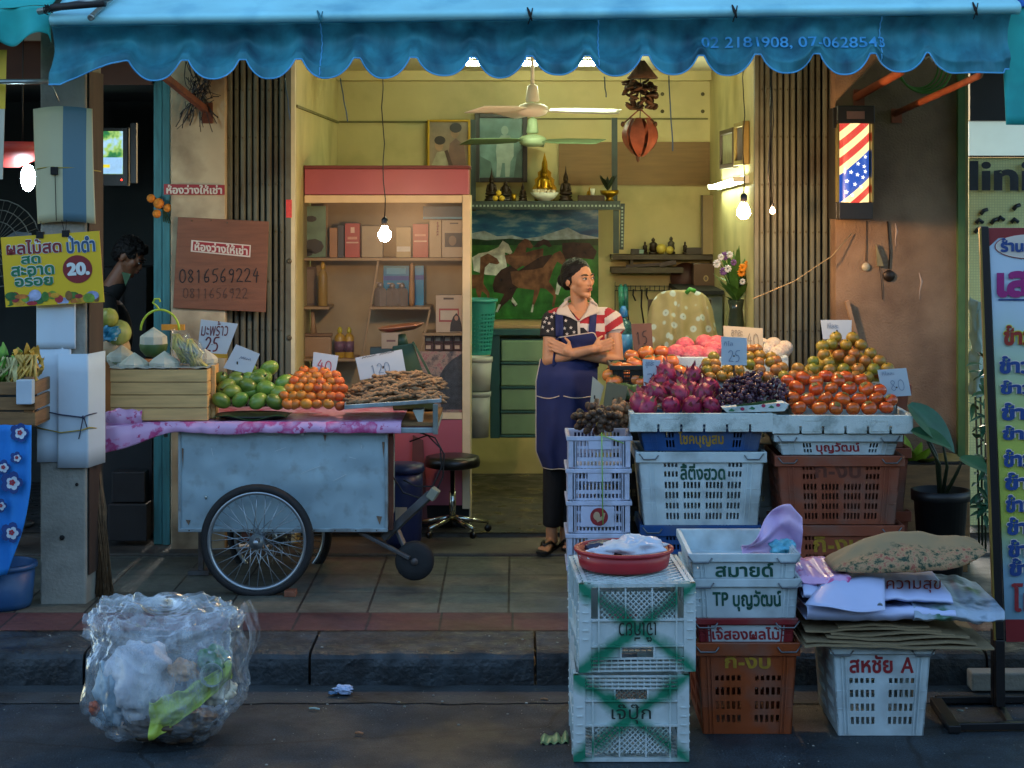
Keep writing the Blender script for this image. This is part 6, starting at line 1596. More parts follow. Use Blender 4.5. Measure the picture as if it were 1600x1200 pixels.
def head_parts(H,parent,gaze=.004):
 X_=Matrix.Translation(-V(parent.location))@H
 for s_ in(-1,1):
  e=MB();e.X=X_;e.ell((s_*.031,-.0835,-.002),(.0125,.006,.0050),14,8);e=e.build('eye',M_eyew,parent)
  i=MB();i.X=X_;i.ell((s_*.031+gaze,-.0878,-.0015),(.0078,.0035,.0060),12,8);i.build('iris',M_eyed,e)
  l=MB();l.X=X_;l.tube([(s_*.031-s_*.014,-.0835,-.001),(s_*.031-s_*.006,-.0897,.0042),(s_*.031+s_*.004,-.0887,.0052),(s_*.031+s_*.015,-.079,.001)],[.0016,.003,.003,.0018],6);l.build('lashes',M_eyed,parent)
  b=MB();b.X=X_;b.tube([(s_*.012,-.0905,.0175),(s_*.025,-.0905,.0215),(s_*.038,-.084,.0225),(s_*.050,-.072,.017)],[.004,.0062,.0056,.002],6,flat=.7);b.build('eyebrow',M_brow,parent)
 m_=MB();m_.X=X_
 m_.ell((0,-.0925,-.0555),(.0165,.0055,.0042),16,8);m_.ell((0,-.0915,-.0655),(.0145,.006,.0055),16,8);m_=m_.build('lips',M_lip,parent)
 q=MB();q.X=X_;q.tube([(-.02,-.0885,-.061),(-.008,-.0975,-.0602),(.008,-.0975,-.0602),(.02,-.0885,-.061)],.0013,5);q.build('mouth_line',M_brow,m_)
 n=MB();n.X=X_
 for s_ in(-1,1):n.ell((s_*.0065,-.103,-.0425),(.0035,.003,.0018),8,5)
 n.build('nostrils',M_brow,parent)
def hand_geo(mb,w,d,n,t,s=1.0,curl=(.25,.35,.3),spread=.06,thumb=(.5,.6)):
 w,d,n,t=V(w),V(d).normalized(),V(n).normalized(),V(t).normalized()
 L_=((.028,.072,-.030),(.010,.080,-.010),(-.009,.075,.010),(-.027,.058,.034))
 mb.cap(w-d*.01,w+d*.03,.024*s,.026*s,10)
 for off,ln,sp in L_:
  kn=w+d*.085*s+t*off*s
  mb.cap(w+d*.02*s+t*off*.7*s,kn,.0125*s,.0105*s,10)
  a=0;p=kn
  dd=(d-t*sp*spread*20).normalized()
  for k,fr_ in enumerate((.45,.3,.25)):
   a+=curl[k];q=p+(dd*math.cos(a)+n*math.sin(a))*ln*fr_*s
   mb.cap(p,q,(.0092,.0083,.0075)[k]*s,(.0083,.0075,.0062)[k]*s,10);p=q
 b0=w+d*.025*s+t*.022*s
 b1=b0+(d*thumb[0]+t*thumb[1]+n*.35).normalized()*.042*s
 b2=b1+(d*(thumb[0]+.5)+t*thumb[1]*.5+n*.3).normalized()*.032*s
 mb.cap(b0,b1,.0135*s,.0105*s,10);mb.cap(b1,b2,.0100*s,.0075*s,10)
WYD=10.9
def J(px,py,dy=0.0):return P(px,py,WYD+dy)if True else None
W0=V((PX(880,WYD),WYD,.178))
t=wt=thing('person','woman standing with folded arms in a blue apron over a stars and stripes polo shirt','person',W0)
H_=head_mat(P(904,435,WYD-.01),R(42),R(-2),R(-2))
mb=MB(W0)
head_skin(mb,H_)
mb.cap(J(907,487,.02),J(903,455,.015),.049,.046)
mb.cap(J(870,494,.02),J(950,494,.02),.04,.04)
mb.ell(J(910,520,.02),(.125,.08,.13));mb.ell(J(900,570,.02),(.105,.075,.14));mb.ell(J(890,615,.02),(.14,.09,.12))
sR,eR,wR=J(862,500,.02),J(858,562,-.03),J(926,546,-.185)
sL,eL,wL=J(957,500,.02),J(964,562,-.04),J(894,552,-.135)
mb.cap(sR,eR,.047,.04);mb.cap(eR,wR,.041,.027);mb.ell(eR,.041)
mb.cap(sL,eL,.046,.039);mb.cap(eL,wL,.04,.027);mb.ell(eL,.040)
hand_geo(mb,wR,(1,.25,.28),(.1,1,0),(-.25,0,1),.95,curl=(.35,.6,.5))
hand_geo(mb,wL,(-1,.10,.42),(0,1,-.1),(.42,0,1),.95,curl=(.12,.22,.25),spread=.09,thumb=(.4,.7))
hips=(J(872,612,.02),J(905,612,.03))
kn_=(J(868,722,-.02),J(899,722,.02));an_=(J(862,828,-.0),J(884,828,.06))
for a,b2,c2 in zip(hips,kn_,an_):
 mb.cap(a,b2,.075,.05);mb.cap(b2,c2,.05,.034)
for an,dd in zip(an_,(V((-.35,-1,0)),V((.15,-1,0)))):
 d=dd.normalized();f0=V((an.x,an.y,.178+.04));sd=V((-d.y,d.x,0))
 mb.cap(an,f0+V((0,.01,0)),.034,.034);mb.cap(f0-d*.03,f0+d*.12-V((0,0,.012)),.028,.02)
 mb.cap(f0+d*.04+sd*.012-V((0,0,.008)),f0+d*.13+sd*.02-V((0,0,.018)),.02,.017)
 for k in range(5):mb.cap(f0+d*.12+sd*(.03-.015*k)-V((0,0,.02)),f0+d*(.175-.012*k)+sd*(.034-.017*k)-V((0,0,.025)),.010,.0085,8)
def under(c,n):
 return 0
body=remesh(mb,'body',[M_skin],t,.0046,8)
head_parts(H_,t,.0045)
mb=MB(W0);mb.X=H_
mb.ell((0,.023,.036),(.080,.0925,.083),28,18)
for s_ in(-1,1):mb.ell((s_*.060,.032,.008),(.024,.05,.05));mb.cap((s_*.074,-.01,.04),(s_*.066,.05,-.03),.012,.014)
mb.ell((0,.085,-.02),(.05,.035,.05));mb.ell((0,.125,-.01),(.04,.034,.04))
mb.X=None
fuzz(remesh(mb,'hair',[M_hair],t,.0042,5),.0011,45)
M_swht=mat('shirt white','#c9bfb5',.8,var=.06,bump=.15,bscale=300);M_sred=mat('shirt red','#a0222c',.8,var=.08);M_sblk=mat('shirt black','#15131a',.8,var=.1)
mb=MB(W0)
mb.ell(J(910,518,.015),(.147,.105,.13),28,18);mb.ell(J(903,555,.015),(.130,.098,.14),28,18);mb.ell(J(893,600,.015),(.150,.105,.12),28,18)
mb.cap(J(872,495,.02),J(948,495,.02),.056,.056);mb.cap(J(893,486,.03),J(921,486,.03),.052,.052)
def sleeve(a,b2,k,r0,r1):
 d=(b2-a);c=a+d*k;ax=d.normalized()
 mb.cap(a,a+d*.2,r0,r0);mb.lathe([(r0*.98,0),(r0,.05),(r1,(c-a).length)],a,20,axis=ax)
sleeve(sR,eR+V((-.012,0,0)),.44,.058,.057);sleeve(sL,eL+V((.018,0,0)),.30,.058,.062)
def shirt_m(c,n):
 p=c+W0;k=FOC/p.y;px,py=CX+p.x*k,HY-(p.z-EYE)*k
 if n.y<.2 and py<500 and py<499-abs(px-905)*1.05+0 and 884<px<927:return 3
 if px<905-max(0,512-py)*.35 or(px<912+(py-512)*.9 and py>512):
  if px<880 and py<489 and px>857:return 1
  return 2
 s_=py+((px-946)*.68+9 if px>945 else 0)
 return 1 if((s_-492)%26)<13.5 else 0
shirt=remesh(mb,'polo_shirt',[M_swht,M_sred,M_sblk,M_skin],t,.0042,3,matfn=shirt_m)
def bvh_of(objs):
 vs,fs=[],[]
 for o in objs:
  b0=len(vs);off=V(o.parent.location)if o.parent else V((0,0,0))
  vs+=[v.co+off for v in o.data.vertices];fs+=[[i+b0 for i in p.vertices]for p in o.data.polygons]
 return BVHTree.FromPolygons(vs,fs)
bs=bvh_of([shirt]);bb=bvh_of([shirt,body])
def cast(px,py,tree,off,dflt=-.1):
 o=V((0,0,EYE));d=(P(px,py,10)-o).normalized()
 h=tree.ray_cast(o,d)
 Y=h[0].y if h[0]is not None and abs(h[0].y-WYD)<.4 else WYD+dflt
 return P(px,py,Y-off)
def lerp_poly(pts,u):
 k=u*(len(pts)-1);i=min(len(pts)-2,int(k));w=k-i
 return(pts[i][0]+(pts[i+1][0]-pts[i][0])*w,pts[i][1]+(pts[i+1][1]-pts[i][1])*w)
def patch(mb,A,B,nu,nv,tree,off,dflt=-.1,lift=0.0):
 def g(u,v):
  a,b2=lerp_poly(A,u),lerp_poly(B,u)
  p=cast(a[0]+(b2[0]-a[0])*v,a[1]+(b2[1]-a[1])*v,tree,off,dflt);p.y-=lift*math.sin(v*PI);return p
 mb.grid(g,nu,nv)
M_col=mat('white collar','#c2b5a6',.8,var=.05,bump=.15,bscale=200)
for A,B in(([(888,467),(886,476),(892,488),(904,503)],[(883,470),(871,483),(869,491),(884,492)]),([(922,468),(921,476),(916,487),(904,503)],[(926,469),(934,476),(936,489),(920,493)])):
 mb=MB(W0);patch(mb,A,B,14,8,bb,.008,.0,.004);mb.build('collar',M_col,t,recalc=False,solid=.005)
mb=MB(W0);mb.tube([J(886,476,.0),J(884,470,.04),J(890,466,.075),J(905,464,.085),J(920,466,.075),J(925,470,.04),J(923,476,.0)],.011,8,flat=1.2);mb.build('collar_stand',M_col,t)
mb=MB(W0);patch(mb,[(902,501),(903,525)],[(906,501),(907,525)],6,2,bs,.004);mb.build('placket',M_col,t,recalc=False)
for px,py in((854,497),(862,495),(858,505),(848,511),(863,514),(884,501),(882,513),(892,512),(866,489),(856,517),(886,522),(897,519),(851,503)):
 pts=[cast(px+(3.1 if i%2==0 else 1.35)*math.sin(i*PI/5),py-(3.1 if i%2==0 else 1.35)*math.cos(i*PI/5),bs,.0035)for i in range(10)]
 c=cast(px,py,bs,.0035);mb=MB(W0);mb.put([c]+pts,[(0,i+1,(i+1)%10+1)for i in range(10)]);mb.build('star_print',M_swht,t,recalc=False)
M_apr=mat('apron blue','#1d2858',.85,var=.12,scale=8,bump=.2,bscale=200);M_aprp=mat('apron piping','#c9b8a6',.8,var=.05)
ap=None
mb=MB(W0);patch(mb,[(868,528),(895,524),(925,519.5),(931,524)],[(862,572),(885,578),(920,580),(936,572)],26,14,bs,.010,-.085);ap=mb.build('apron_bib',M_apr,t,recalc=False,solid=.003)
for A,B in(([(867.5,489),(868,509),(868.5,529)],[(880,490),(880,509),(880,527)]),([(922,489),(921,505),(919.5,521)],[(932.5,488),(931.5,505),(930.5,522)])):
 mb=MB(W0);patch(mb,A,B,12,3,bs,.008);mb.build('strap',M_apr,t,recalc=False,solid=.003)
mb=MB(W0);mb.tube([cast(*lerp_poly([(868,528),(895,524),(925,519.5),(929,521),(932,527),(933,532)],i/24),bs,.012,-.085)for i in range(25)],.0032,6);mb.build('piping',M_aprp,t)
def sk(u,v):
 le=845-7*min(1,v*5)+10*max(0,v-.85)/.15;re=934-6*v
 px=le+(re-le)*u;py=561+(727-561)*v-3*(1-v)*math.sin(u*PI)+(2-4*u)*v
 a=(u-.5)*2.3;p=P(px,py,WYD)
 p.y=WYD+.055-.20*math.cos(a*.95)+.017*math.sin(u*17+2*v)*v**.7+.012*noise.noise((u*5,v*4,1))-.012*v+.05*max(0,1-v*7);return p
skirt=(lambda mb:(mb.grid(sk,50,40),mb.build('apron_skirt',M_apr,t,recalc=False,solid=.003))[1])(MB(W0))
mb=MB(W0);mb.tube([sk(0,k/30)+V((-.002,-.002,0))for k in range(31)],.0034,6);mb.tube([sk(k/30,1)+V((0,-.002,0))for k in range(31)],.003,6);mb.build('piping',M_aprp,t)
for u0,u1 in((.0,.37),(.44,.98)):
 mb=MB(W0);mb.tube([sk(u0+(u1-u0)*k/16,.335+.02*math.sin(k/16*PI))+V((0,-.004,0))for k in range(17)],.003,6);mb.build('pocket_trim',M_aprp,t)
M_trs=mat('black trousers','#0f0f11',.8,var=.2,bump=.2,bscale=60)
mb=MB(W0)
mb.ell(J(890,612,.03),(.15,.1,.1))
for a,b2,c2 in zip(hips,kn_,an_):
 e=c2+V((0,.0,.02));mb.cap(a,b2,.085,.072);mb.cap(b2,b2+(e-b2)*.5,.072,.064);mb.lathe([(.066,0),(.062,(e-b2).length*.55),(.052,(e-b2).length*.98),(.04,(e-b2).length)],b2,18,axis=(e-b2))
remesh(mb,'trousers',[M_trs],t,.007,3)
M_snd=mat('sandal','#131111',.5,var=.1)
for an,dd in zip(an_,(V((-.35,-1,0)),V((.15,-1,0)))):
 d=dd.normalized();f0=V((an.x,an.y,.178));sd=V((-d.y,d.x,0))
 mb=MB(W0);out=[f0-d*.06+sd*.03,f0-d*.075,f0-d*.06-sd*.03,f0+d*.05-sd*.036,f0+d*.13-sd*.048,f0+d*.19-sd*.03,f0+d*.2+sd*.01,f0+d*.185+sd*.04,f0+d*.1+sd*.045,f0+d*.03+sd*.034]
 mb.prism([p+V((0,0,.001))for p in out],(0,0,.014));sn=mb.build('sandal',M_snd,t,bevel=.003)
 mb=MB(W0);mb.tube([f0+d*.05-sd*.042+V((0,0,.02)),f0+d*.09-sd*.02+V((0,0,.055)),f0+d*.14+V((0,0,.04))],.010,8,flat=.6);mb.tube([f0+d*.05+sd*.045+V((0,0,.02)),f0+d*.09+sd*.025+V((0,0,.055)),f0+d*.14+V((0,0,.04))],.010,8,flat=.6);mb.build('strap',M_snd,sn)
MY=11.45
M0=V((PX(195,MY),MY,.206))
t=thing('person','young man in black bending his head down in the dark room behind the pole','person',M0)
HM=head_mat(P(203,400,MY),R(82),R(30),0,.98)
mb=MB(M0);head_skin(mb,HM)
jm=lambda px,py,dy=0:P(px,py,MY+dy)
mb.cap(jm(176,448,.03),jm(196,415,.02),.06,.052)
mb.cap(jm(160,470,-.14),jm(172,470,.2),.05,.05);mb.ell(jm(172,520,.03),(.12,.17,.22));mb.ell(jm(168,600,.03),(.12,.16,.2))
for dy in(-.16,.22):
 mb.cap(jm(166,474,dy),jm(176,555,dy),.05,.042);mb.cap(jm(176,555,dy),jm(232,580,dy*.6-.02),.042,.028)
 hand_geo(mb,jm(232,580,dy*.6-.02),(1,0,-.2),(0,0,-1),(0,1 if dy<0 else-1,0),1.0,curl=(.4,.5,.4))
 mb.cap(jm(168,620,dy*.5),jm(178,730,dy*.5),.085,.06);mb.cap(jm(178,730,dy*.5),P(176,810,MY+dy*.5),.058,.04)
 mb.cap(V((PX(176,MY),MY+dy*.5,.25)),V((PX(205,MY),MY+dy*.5,.235)),.036,.028)
remesh(mb,'body',[M_skin2],t,.006,5)
head_parts(HM,t,0)
mb=MB(M0);mb.X=HM
mb.ell((0,.022,.036),(.083,.094,.086),26,16);mb.ell((0,.06,-.01),(.07,.055,.06));mb.ell((0,-.05,.075),(.055,.035,.03))
mb.X=None
fuzz(remesh(mb,'hair',[M_hair],t,.005,3),.010,38)
M_tee=mat('black tee','#0c0d0e',.85,var=.15)
mb=MB(M0);mb.cap(jm(160,474,-.15),jm(170,474,.2),.062,.062);mb.ell(jm(172,525,.03),(.135,.19,.23));mb.ell(jm(168,600,.03),(.135,.18,.2));mb.cap(jm(175,455,.03),jm(182,447,.03),.066,.062)
for dy in(-.16,.22):mb.cap(jm(166,474,dy),jm(173,530,dy),.064,.06)
remesh(mb,'shirt',[M_tee],t,.009,3)
mb=MB(M0)
for dy in(-.16,.22):mb.cap(jm(168,620,dy*.5),jm(178,730,dy*.5),.1,.075);mb.cap(jm(178,730,dy*.5),P(176,795,MY+dy*.5),.072,.06)
remesh(mb,'trousers',[M_trs],t,.01,3)
part('inner_collar',mat('green collar','#4a6a4a',.8),t,lambda mb:mb.prism([jm(190,425,-.05),jm(205,428,-.05),jm(196,447,-.07)],(0,.01,0)))
def plastic(nm,col,**k):return mat(nm,col,.45,var=.12,scale=7,bump=.08,bscale=40,dirt=k.get('dirt',('#5c5f58',.45,5)),rvar=.1)
M_pw=plastic('white crate plastic','#bccdd0');M_pb=plastic('blue crate plastic','#12477f');M_pbrn=plastic('brown crate plastic','#84452f');M_por=plastic('orange crate plastic','#8a4019');M_plav=plastic('pale lavender plastic','#bcc5dc');M_prd=plastic('red crate plastic','#7d1f24')
M_wirer=mat('wire handle','#6d7478',.35,metal=.8,var=.1)
M_tgrn=mat('green crate ink','#0d4a3a',.6,var=.25,scale=30);M_tred=mat('red crate ink','#8a1f26',.6,var=.25,scale=30);M_tyel=mat('yellow crate ink','#9a7a1f',.6,var=.3,scale=30);M_tbr=mat('brown crate ink','#5d2f22',.6,var=.3,scale=30);M_tblk=mat('crate black ink','#16261f',.6,var=.3,scale=30)
def slots(groups,rows):
 """cut lines and hole test for a wall pattern; groups (u0, u1, n, rows or None), rows (v0, v1)"""
 us={0.0,1.0};vs={0.0,1.0};H=[]
 for g in groups:
  u0,u1,n=g[:3];rr=g[3]if len(g)>3 else range(len(rows));p=(u1-u0)/(n-.38)
  for k in range(n):
   a,b2=u0+k*p,u0+k*p+p*.62;us|={round(a,5),round(b2,5)}
   for r in rr:H.append((a,b2,*rows[r]))
 for v0,v1 in rows:vs|={v0,v1}
 us,vs=sorted(us),sorted(vs)
 def hole(i,j):
  a=(us[i]+us[i+1])/2;b2=(vs[j]+vs[j+1])/2
  return any(h[0]<a<h[1]and h[2]<b2<h[3]for h in H)
 return us,vs,hole
PAT_LONG=slots([(.2,.31,4),(.353,.494,5,(0,1,2,3)),(.54,.68,5,(0,1,2,3)),(.72,.83,4)],[(.08,.168),(.225,.308),(.366,.456),(.506,.595),(.665,.74),(.80,.88)])
PAT_END=slots([(.156,.426,5),(.58,.852,5)],[(.128,.21),(.275,.36),(.43,.514),(.587,.645)])
PAT_SIDE=slots([(.12,.42,7),(.56,.88,7)],[(.1,.2),(.28,.38),(.46,.56),(.64,.74)])
PAT_BASK=slots([(.12,.88,13)],[(.08,.22),(.34,.62),(.70,.92)])
def crate(label,w,d,h,m,loc,rotz=0.0,taper=.10,pat=PAT_LONG,text=None,ink=None,tbox=(.3,.7,.68,.84),rim=.05,group=None,handles=True,extra=None,name='fruit_crate',grime=None):
 """open plastic crate; origin on its floor centre"""
 t=thing(name,label,'crate',loc,rotz,group)
 th=.006;mb=MB()
 def W(u,v,q):return V(((u-.5)*(w*(1-taper)+w*taper*v-0),-d/2*(1-taper*.7*(1-v))+th*q,h*v))
 def Bk(u,v,q):p=W(u,v,q);return V((p.x,-p.y,p.z))
 def Lf(u,v,q):return V((-w/2*(1-taper*(1-v))+th*q,(u-.5)*d*(1-taper*.7*(1-v)),h*v))
 def Rt(u,v,q):p=Lf(u,v,q);return V((-p.x,p.y,p.z))
 us,vs,ho=pat;mb.panel(us,vs,ho,W);mb.panel(us,vs,ho,Bk)
 us,vs,ho=PAT_SIDE if pat is not PAT_BASK else PAT_BASK;mb.panel(us,vs,ho,Lf);mb.panel(us,vs,ho,Rt)
 k=1-taper;mb.box(-w/2*k+.004,w/2*k-.004,-d/2*(1-taper*.7)+.004,d/2*(1-taper*.7)-.004,.002,.012)
 mb.build('walls',m,t)
 mb=MB();o=.012
 for a in((-w/2-o,w/2+o,-d/2-o,-d/2-.0005),(-w/2-o,w/2+o,d/2+.0005,d/2+o),(-w/2-o,-w/2-.0005,-d/2,d/2),(w/2+.0005,w/2+o,-d/2,d/2)):
  mb.box(*a,h-rim,h+.004)
 mb.build('rim',m,t,bevel=.003)
 mb=MB()
 for u in(.085,.125,.875,.915):
  mb.bar(W(u,0.02,0)+V((0,-.003,0)),W(u,.9,0)+V((0,-.003,0)),.006,.006,up=(0,1,0))
 for v in(.3,.5):
  mb.bar(W(0.01,v,0)+V((0,-.001,0)),W(.12,v,0)+V((0,-.001,0)),.003,.004);mb.bar(W(.88,v,0)+V((0,-.001,0)),W(.99,v,0)+V((0,-.001,0)),.003,.004)
 mb.build('ribs',m,t)
 if handles:
  for s_ in(-1,1):
   part2=MB();x=s_*w*.41
   part2.tube([V((x-s_*.045,-d/2-.017,h-.012)),V((x-s_*.03,-d/2-.02,h-.032)),V((x+s_*.03,-d/2-.02,h-.032)),V((x+s_*.052,-d/2-.016,h-.004))],.0035,6);part2.build('wire_handle',M_wirer,t)
 if text:
  for(s,bx,ik)in(text if isinstance(text,list)else[(text,tbox,ink)]):
   n_=V((0,-1,.05));letter(s,W(bx[0],bx[2],0),W(bx[1],bx[2],0),W(bx[0],bx[3],0),ik,t,off=.0015,bold=.03)
 if extra:extra(t,W)
 return t
ST=9.66
def stack_loc(px0,px1,py,Y,d):return V(((PX(px0,Y)+PX(px1,Y))/2,Y+d/2,PZ(py,Y)))
def cw(px0,px1,Y):return PX(px1,Y)-PX(px0,Y)
D_=.42
zz=lambda py:PZ(py,ST)
yf=ST
def mid(px0,px1,p0,p1,m,label,**k):
 w=cw(px0,px1,ST);return crate(label,w-.024,D_,zz(p0)-zz(p1),m,V(((PX(px0,ST)+PX(px1,ST))/2,ST+D_/2,zz(p1))),**k)
bz=zz(935.5)
crate('blue crate lowest of the middle stack, standing on the pavement',cw(1000,1190,ST)-.024,D_,zz(822)-.1615,M_pb,V((PX(1095,ST),ST+D_/2+.004,.1615)),group='crates stacked under the fruit stall')
mid(993,1198,707,821,M_pw,'white slotted crate with green Thai lettering in the middle stack',text='ลี้ติ่งฮวด',ink=M_tgrn,tbox=(.33,.70,.62,.85),group='crates stacked under the fruit stall')
crate('blue crate with gold Thai lettering directly under the dragon fruit tray',cw(993,1198,ST)-.024,D_,.16,M_pb,V((PX(1096,ST),ST+D_/2+.002,zz(707)+.006)),group='crates stacked under the fruit stall',rim=.035,text=[('โชคบุญสม',(.31,.70,.1,.62),M_tyel)],pat=slots([(.2,.27,3),(.77,.84,3)],[(.12,.34),(.42,.6)]))
crate('brown crate lowest of the right stack',cw(1215,1413,ST)-.024,D_,zz(822)-.1615,M_pbrn,V((PX(1314,ST),ST+D_/2+.004,.1615)),group='crates stacked under the fruit stall',text=[('กิ-งบ',(.27,.68,.62,.86),M_tyel)])
mid(1210,1413,713,820,M_pbrn,'brown slotted crate in the middle of the right stack',group='crates stacked under the fruit stall',text=[('ก-งบ',(.30,.68,.68,.86),M_tbr)])
crate('white crate with red Thai lettering under the persimmon tray',cw(1210,1411,ST)-.024,D_,zz(680)-zz(713)-.004,M_pw,V((PX(1310,ST),ST+D_/2+.002,zz(713)+.006)),group='crates stacked under the fruit stall',rim=.034,text=[('บุญวัฒน์',(.31,.70,.02,.62),M_tred)],pat=slots([(.2,.27,3),(.77,.84,3)],[(.08,.28),(.36,.58)]))
bw=cw(886,985,ST)-.012;nz=5;b0=.1615;bt=zz(680);bh=(bt-b0)/nz
def lav_extra(kind):
 def f(t,W):
  w_,h_=bw,bh-.006
  part2=MB()
  for x in(-w_/2+.02,w_/2-.02):part2.box(x-.022,x+.022,-.16-.006,-.16+.004,.004,h_)
  part2.build('corner_post',M_plav,t,bevel=.003)
  part2=MB()
  if kind==0:part2.box(-w_*.18,w_*.2,-.168,-.155,h_*.6,h_*.9)
  else:part2.box(-w_*.3,w_*.25,-.168,-.155,h_*.2,h_*.86)
  part2.build('plate',M_plav,t,bevel=.003)
  if kind==1:
   part2=MB();part2.prism([V((-.0+.045*math.cos(a/28*2*PI),-.1695,h_*.53+.045*math.sin(a/28*2*PI)))for a in range(28)],(0,.001,0));lg=part2.build('round_logo',M_tred,t)
   part2=MB();part2.prism([V((-.012+.017*math.cos(a/14*2*PI),-.171,h_*.56+.021*math.sin(a/14*2*PI)))for a in range(14)],(0,.0006,0));part2.bar(V((-.012,-.1709,h_*.40)),V((.022,-.1709,h_*.52)),.016,.0006,up=(0,1,0));part2.bar(V((.016,-.1708,h_*.42)),V((.026,-.1708,h_*.66)),.012,.0006,up=(0,1,0));part2.build('logo_shape',mat('logo cream','#b59a7a',.6),lg)
 return f
labs=['pale lavender basket crate lowest of the narrow stack','pale lavender basket crate second from the ground in the narrow stack','pale lavender basket crate with a round red logo','pale lavender basket crate second from the top of the narrow stack','pale lavender basket crate topmost, under the brown salak fruit']
for k in range(nz):
 crate(labs[k],bw,.32,bh-.006,M_plav,V(((PX(886,ST)+PX(985,ST))/2+rnd(-.003,.003),ST-.02+.16,b0+k*bh)),taper=.0,pat=PAT_BASK,rim=.018,handles=False,group='narrow stack of lavender crates',name='basket_crate',extra=lav_extra(1 if k in(1,2)else 0)if k!=1 else lav_extra(0))
mb=MB(P(940,800,ST));mb.tube([P(940,676,ST-.045),P(941,740,ST-.05),P(942,820,ST-.045)],.003,5);mb.tube([P(940,680,ST-.045),P(975,693,ST-.04)],.0025,5)
tag(mb.build('green_string',mat('lime cord','#7fb54a',.5),loc=P(940,800,ST)),'thin lime green cord tied down the front of the lavender stack','string')
mfo,N,L,b=node_mat('styrofoam')
tc=N.new('ShaderNodeTexCoord')
vo=N.new('ShaderNodeTexVoronoi');vo.inputs['Scale'].default_value=260;L.new(tc.outputs['Object'],vo.inputs['Vector'])
n_=ramp(N,L,noise_n(N,L,tc.outputs['Object'],7,7,.7).outputs[0],[(.34,'#8b9894'),(.5,'#c2d0ce'),(.7,'#d0dbd9')])
L.new(n_.outputs[0],b.inputs['Base Color']);b.inputs['Roughness'].default_value=.75
bp=N.new('ShaderNodeBump');bp.inputs['Strength'].default_value=.5;bp.inputs['Distance'].default_value=.003;L.new(vo.outputs['Distance'],bp.inputs['Height']);L.new(bp.outputs[0],b.inputs['Normal'])
def foam(label,px0,px1,p0,p1,d,Y=ST-.03):
 x0,x1,z0,z1=PX(px0,Y),PX(px1,Y),PZ(p1,Y),PZ(p0,Y);L0=V(((x0+x1)/2,Y+d/2,z0));t=thing('foam_tray',label,'tray',L0);th=.025
 mb=MB(L0)
 n5=[x0+(x1-x0)*q for q in(.2,.36,.52,.68,.84)]
 us=[0,1]
 for q in n5:us+=[(q-x0-.006)/(x1-x0),(q-x0+.006)/(x1-x0)]
 us=sorted(us);mb.panel(us,[0,.4,1],lambda i,j:j==0 and i%2==1,lambda u,v,q:V((x0+(x1-x0)*u,Y+th*q,z0+(z1-z0)*v)))
 mb.box(x0,x0+th,Y+th+.0005,Y+d,z0,z1+.004);mb.box(x1-th,x1,Y+th+.0005,Y+d,z0,z1+.004);mb.box(x0+th+.0005,x1-th-.0005,Y+d-th,Y+d,z0,z1+.004);mb.box(x0+th+.0005,x1-th-.0005,Y+th+.0005,Y+d-th-.0005,z0+.012,z0+.03)
 mb.build('tray',mfo,t,bevel=.004)
 for q in(.28,.76):part('panel_mark',mfo,t,lambda mb:[mb.bar(V((a[0],Y-.001,a[1])),V((b2[0],Y-.001,b2[1])),.003,.003,up=(0,1,0))for a,b2 in(lambda xa,xb,za,zb_:(((xa,za),(xb,za)),((xb,za),(xb,zb_)),((xb,zb_),(xa,zb_)),((xa,zb_),(xa,za))))(x0+(x1-x0)*(q-.06),x0+(x1-x0)*(q+.06),z0+(z1-z0)*.15,z0+(z1-z0)*.72)])
 return t
foam('white foam tray of dragon fruit and grapes on the middle stack',984,1208,646,675,.5)
foam('white foam tray of persimmons on the right stack',1207,1427,649,678,.5)
foam('raised white foam box of pink foam netted fruit at the back',1056,1232,558,592,.34,10.34)
def back_crate(label,px0,px1,p0,Y,m):
 w=cw(px0,px1,Y);h_=.30;n=3;top=PZ(p0,Y)
 for k in range(n):
  crate(label[k],w-.024,.36,(top-.165)/n-.006,m,V(((PX(px0,Y)+PX(px1,Y))/2,Y+.18,.165+k*(top-.165)/n)),group='crates behind the fruit stall',handles=False)
back_crate(['white crate lowest behind the middle stack','white crate in the middle of the row behind the stall','white crate topmost behind the middle stack, holding the foam box'],1040,1236,592.5,10.33,M_pw)
back_crate(['brown crate lowest behind the persimmons on the right','brown crate in the middle behind the right stack','brown crate topmost behind the olive tangerines'],1238,1424,600,10.22,M_pbrn)
t=crate('open black tray crate holding the big orange persimmons beside the woman',.30,.34,.12,mat('dark crate','#1b201c',.5,var=.1),V((PX(1000,10.2),10.2+.15,PZ(607,10.2))),handles=False,rim=.02)
crate('tall dark crate under the big orange persimmons',.28,.34,PZ(607,10.2)-.19,_M['dark crate'],V((PX(1000,10.2),10.35,.182)),handles=False)
def persim_b(nm,col,r,sq):
 def f_():
  mb=MB();mb.ell((0,0,0),(r,r,r*sq),20,14,fn=lambda d:1+.025*math.cos(4*math.atan2(d.y,d.x))-.09*max(0,abs(d.z)-.86)/.14)
  o=mb.build('persimmon',mat(nm,col,.22,var=.1,scale=18,rndv=.14,rndh=.008,coat=.25,sss=.04))
  m2=MB()
  for k in range(4):
   a=k*PI/2;d=V((math.cos(a),math.sin(a),0));e=V((-d.y,d.x,0))
   m2.grid(lambda u,v:d*(v*r*.55)+e*(u-.5)*r*.5*math.sin(v*PI*.8+.5)+V((0,0,r*sq*.96-v*v*r*.12+.002)),3,4)
  m2.build('calyx',mat('calyx','#5a5a2c',.7,var=.3,scale=60),o,recalc=False);return o
 return f_
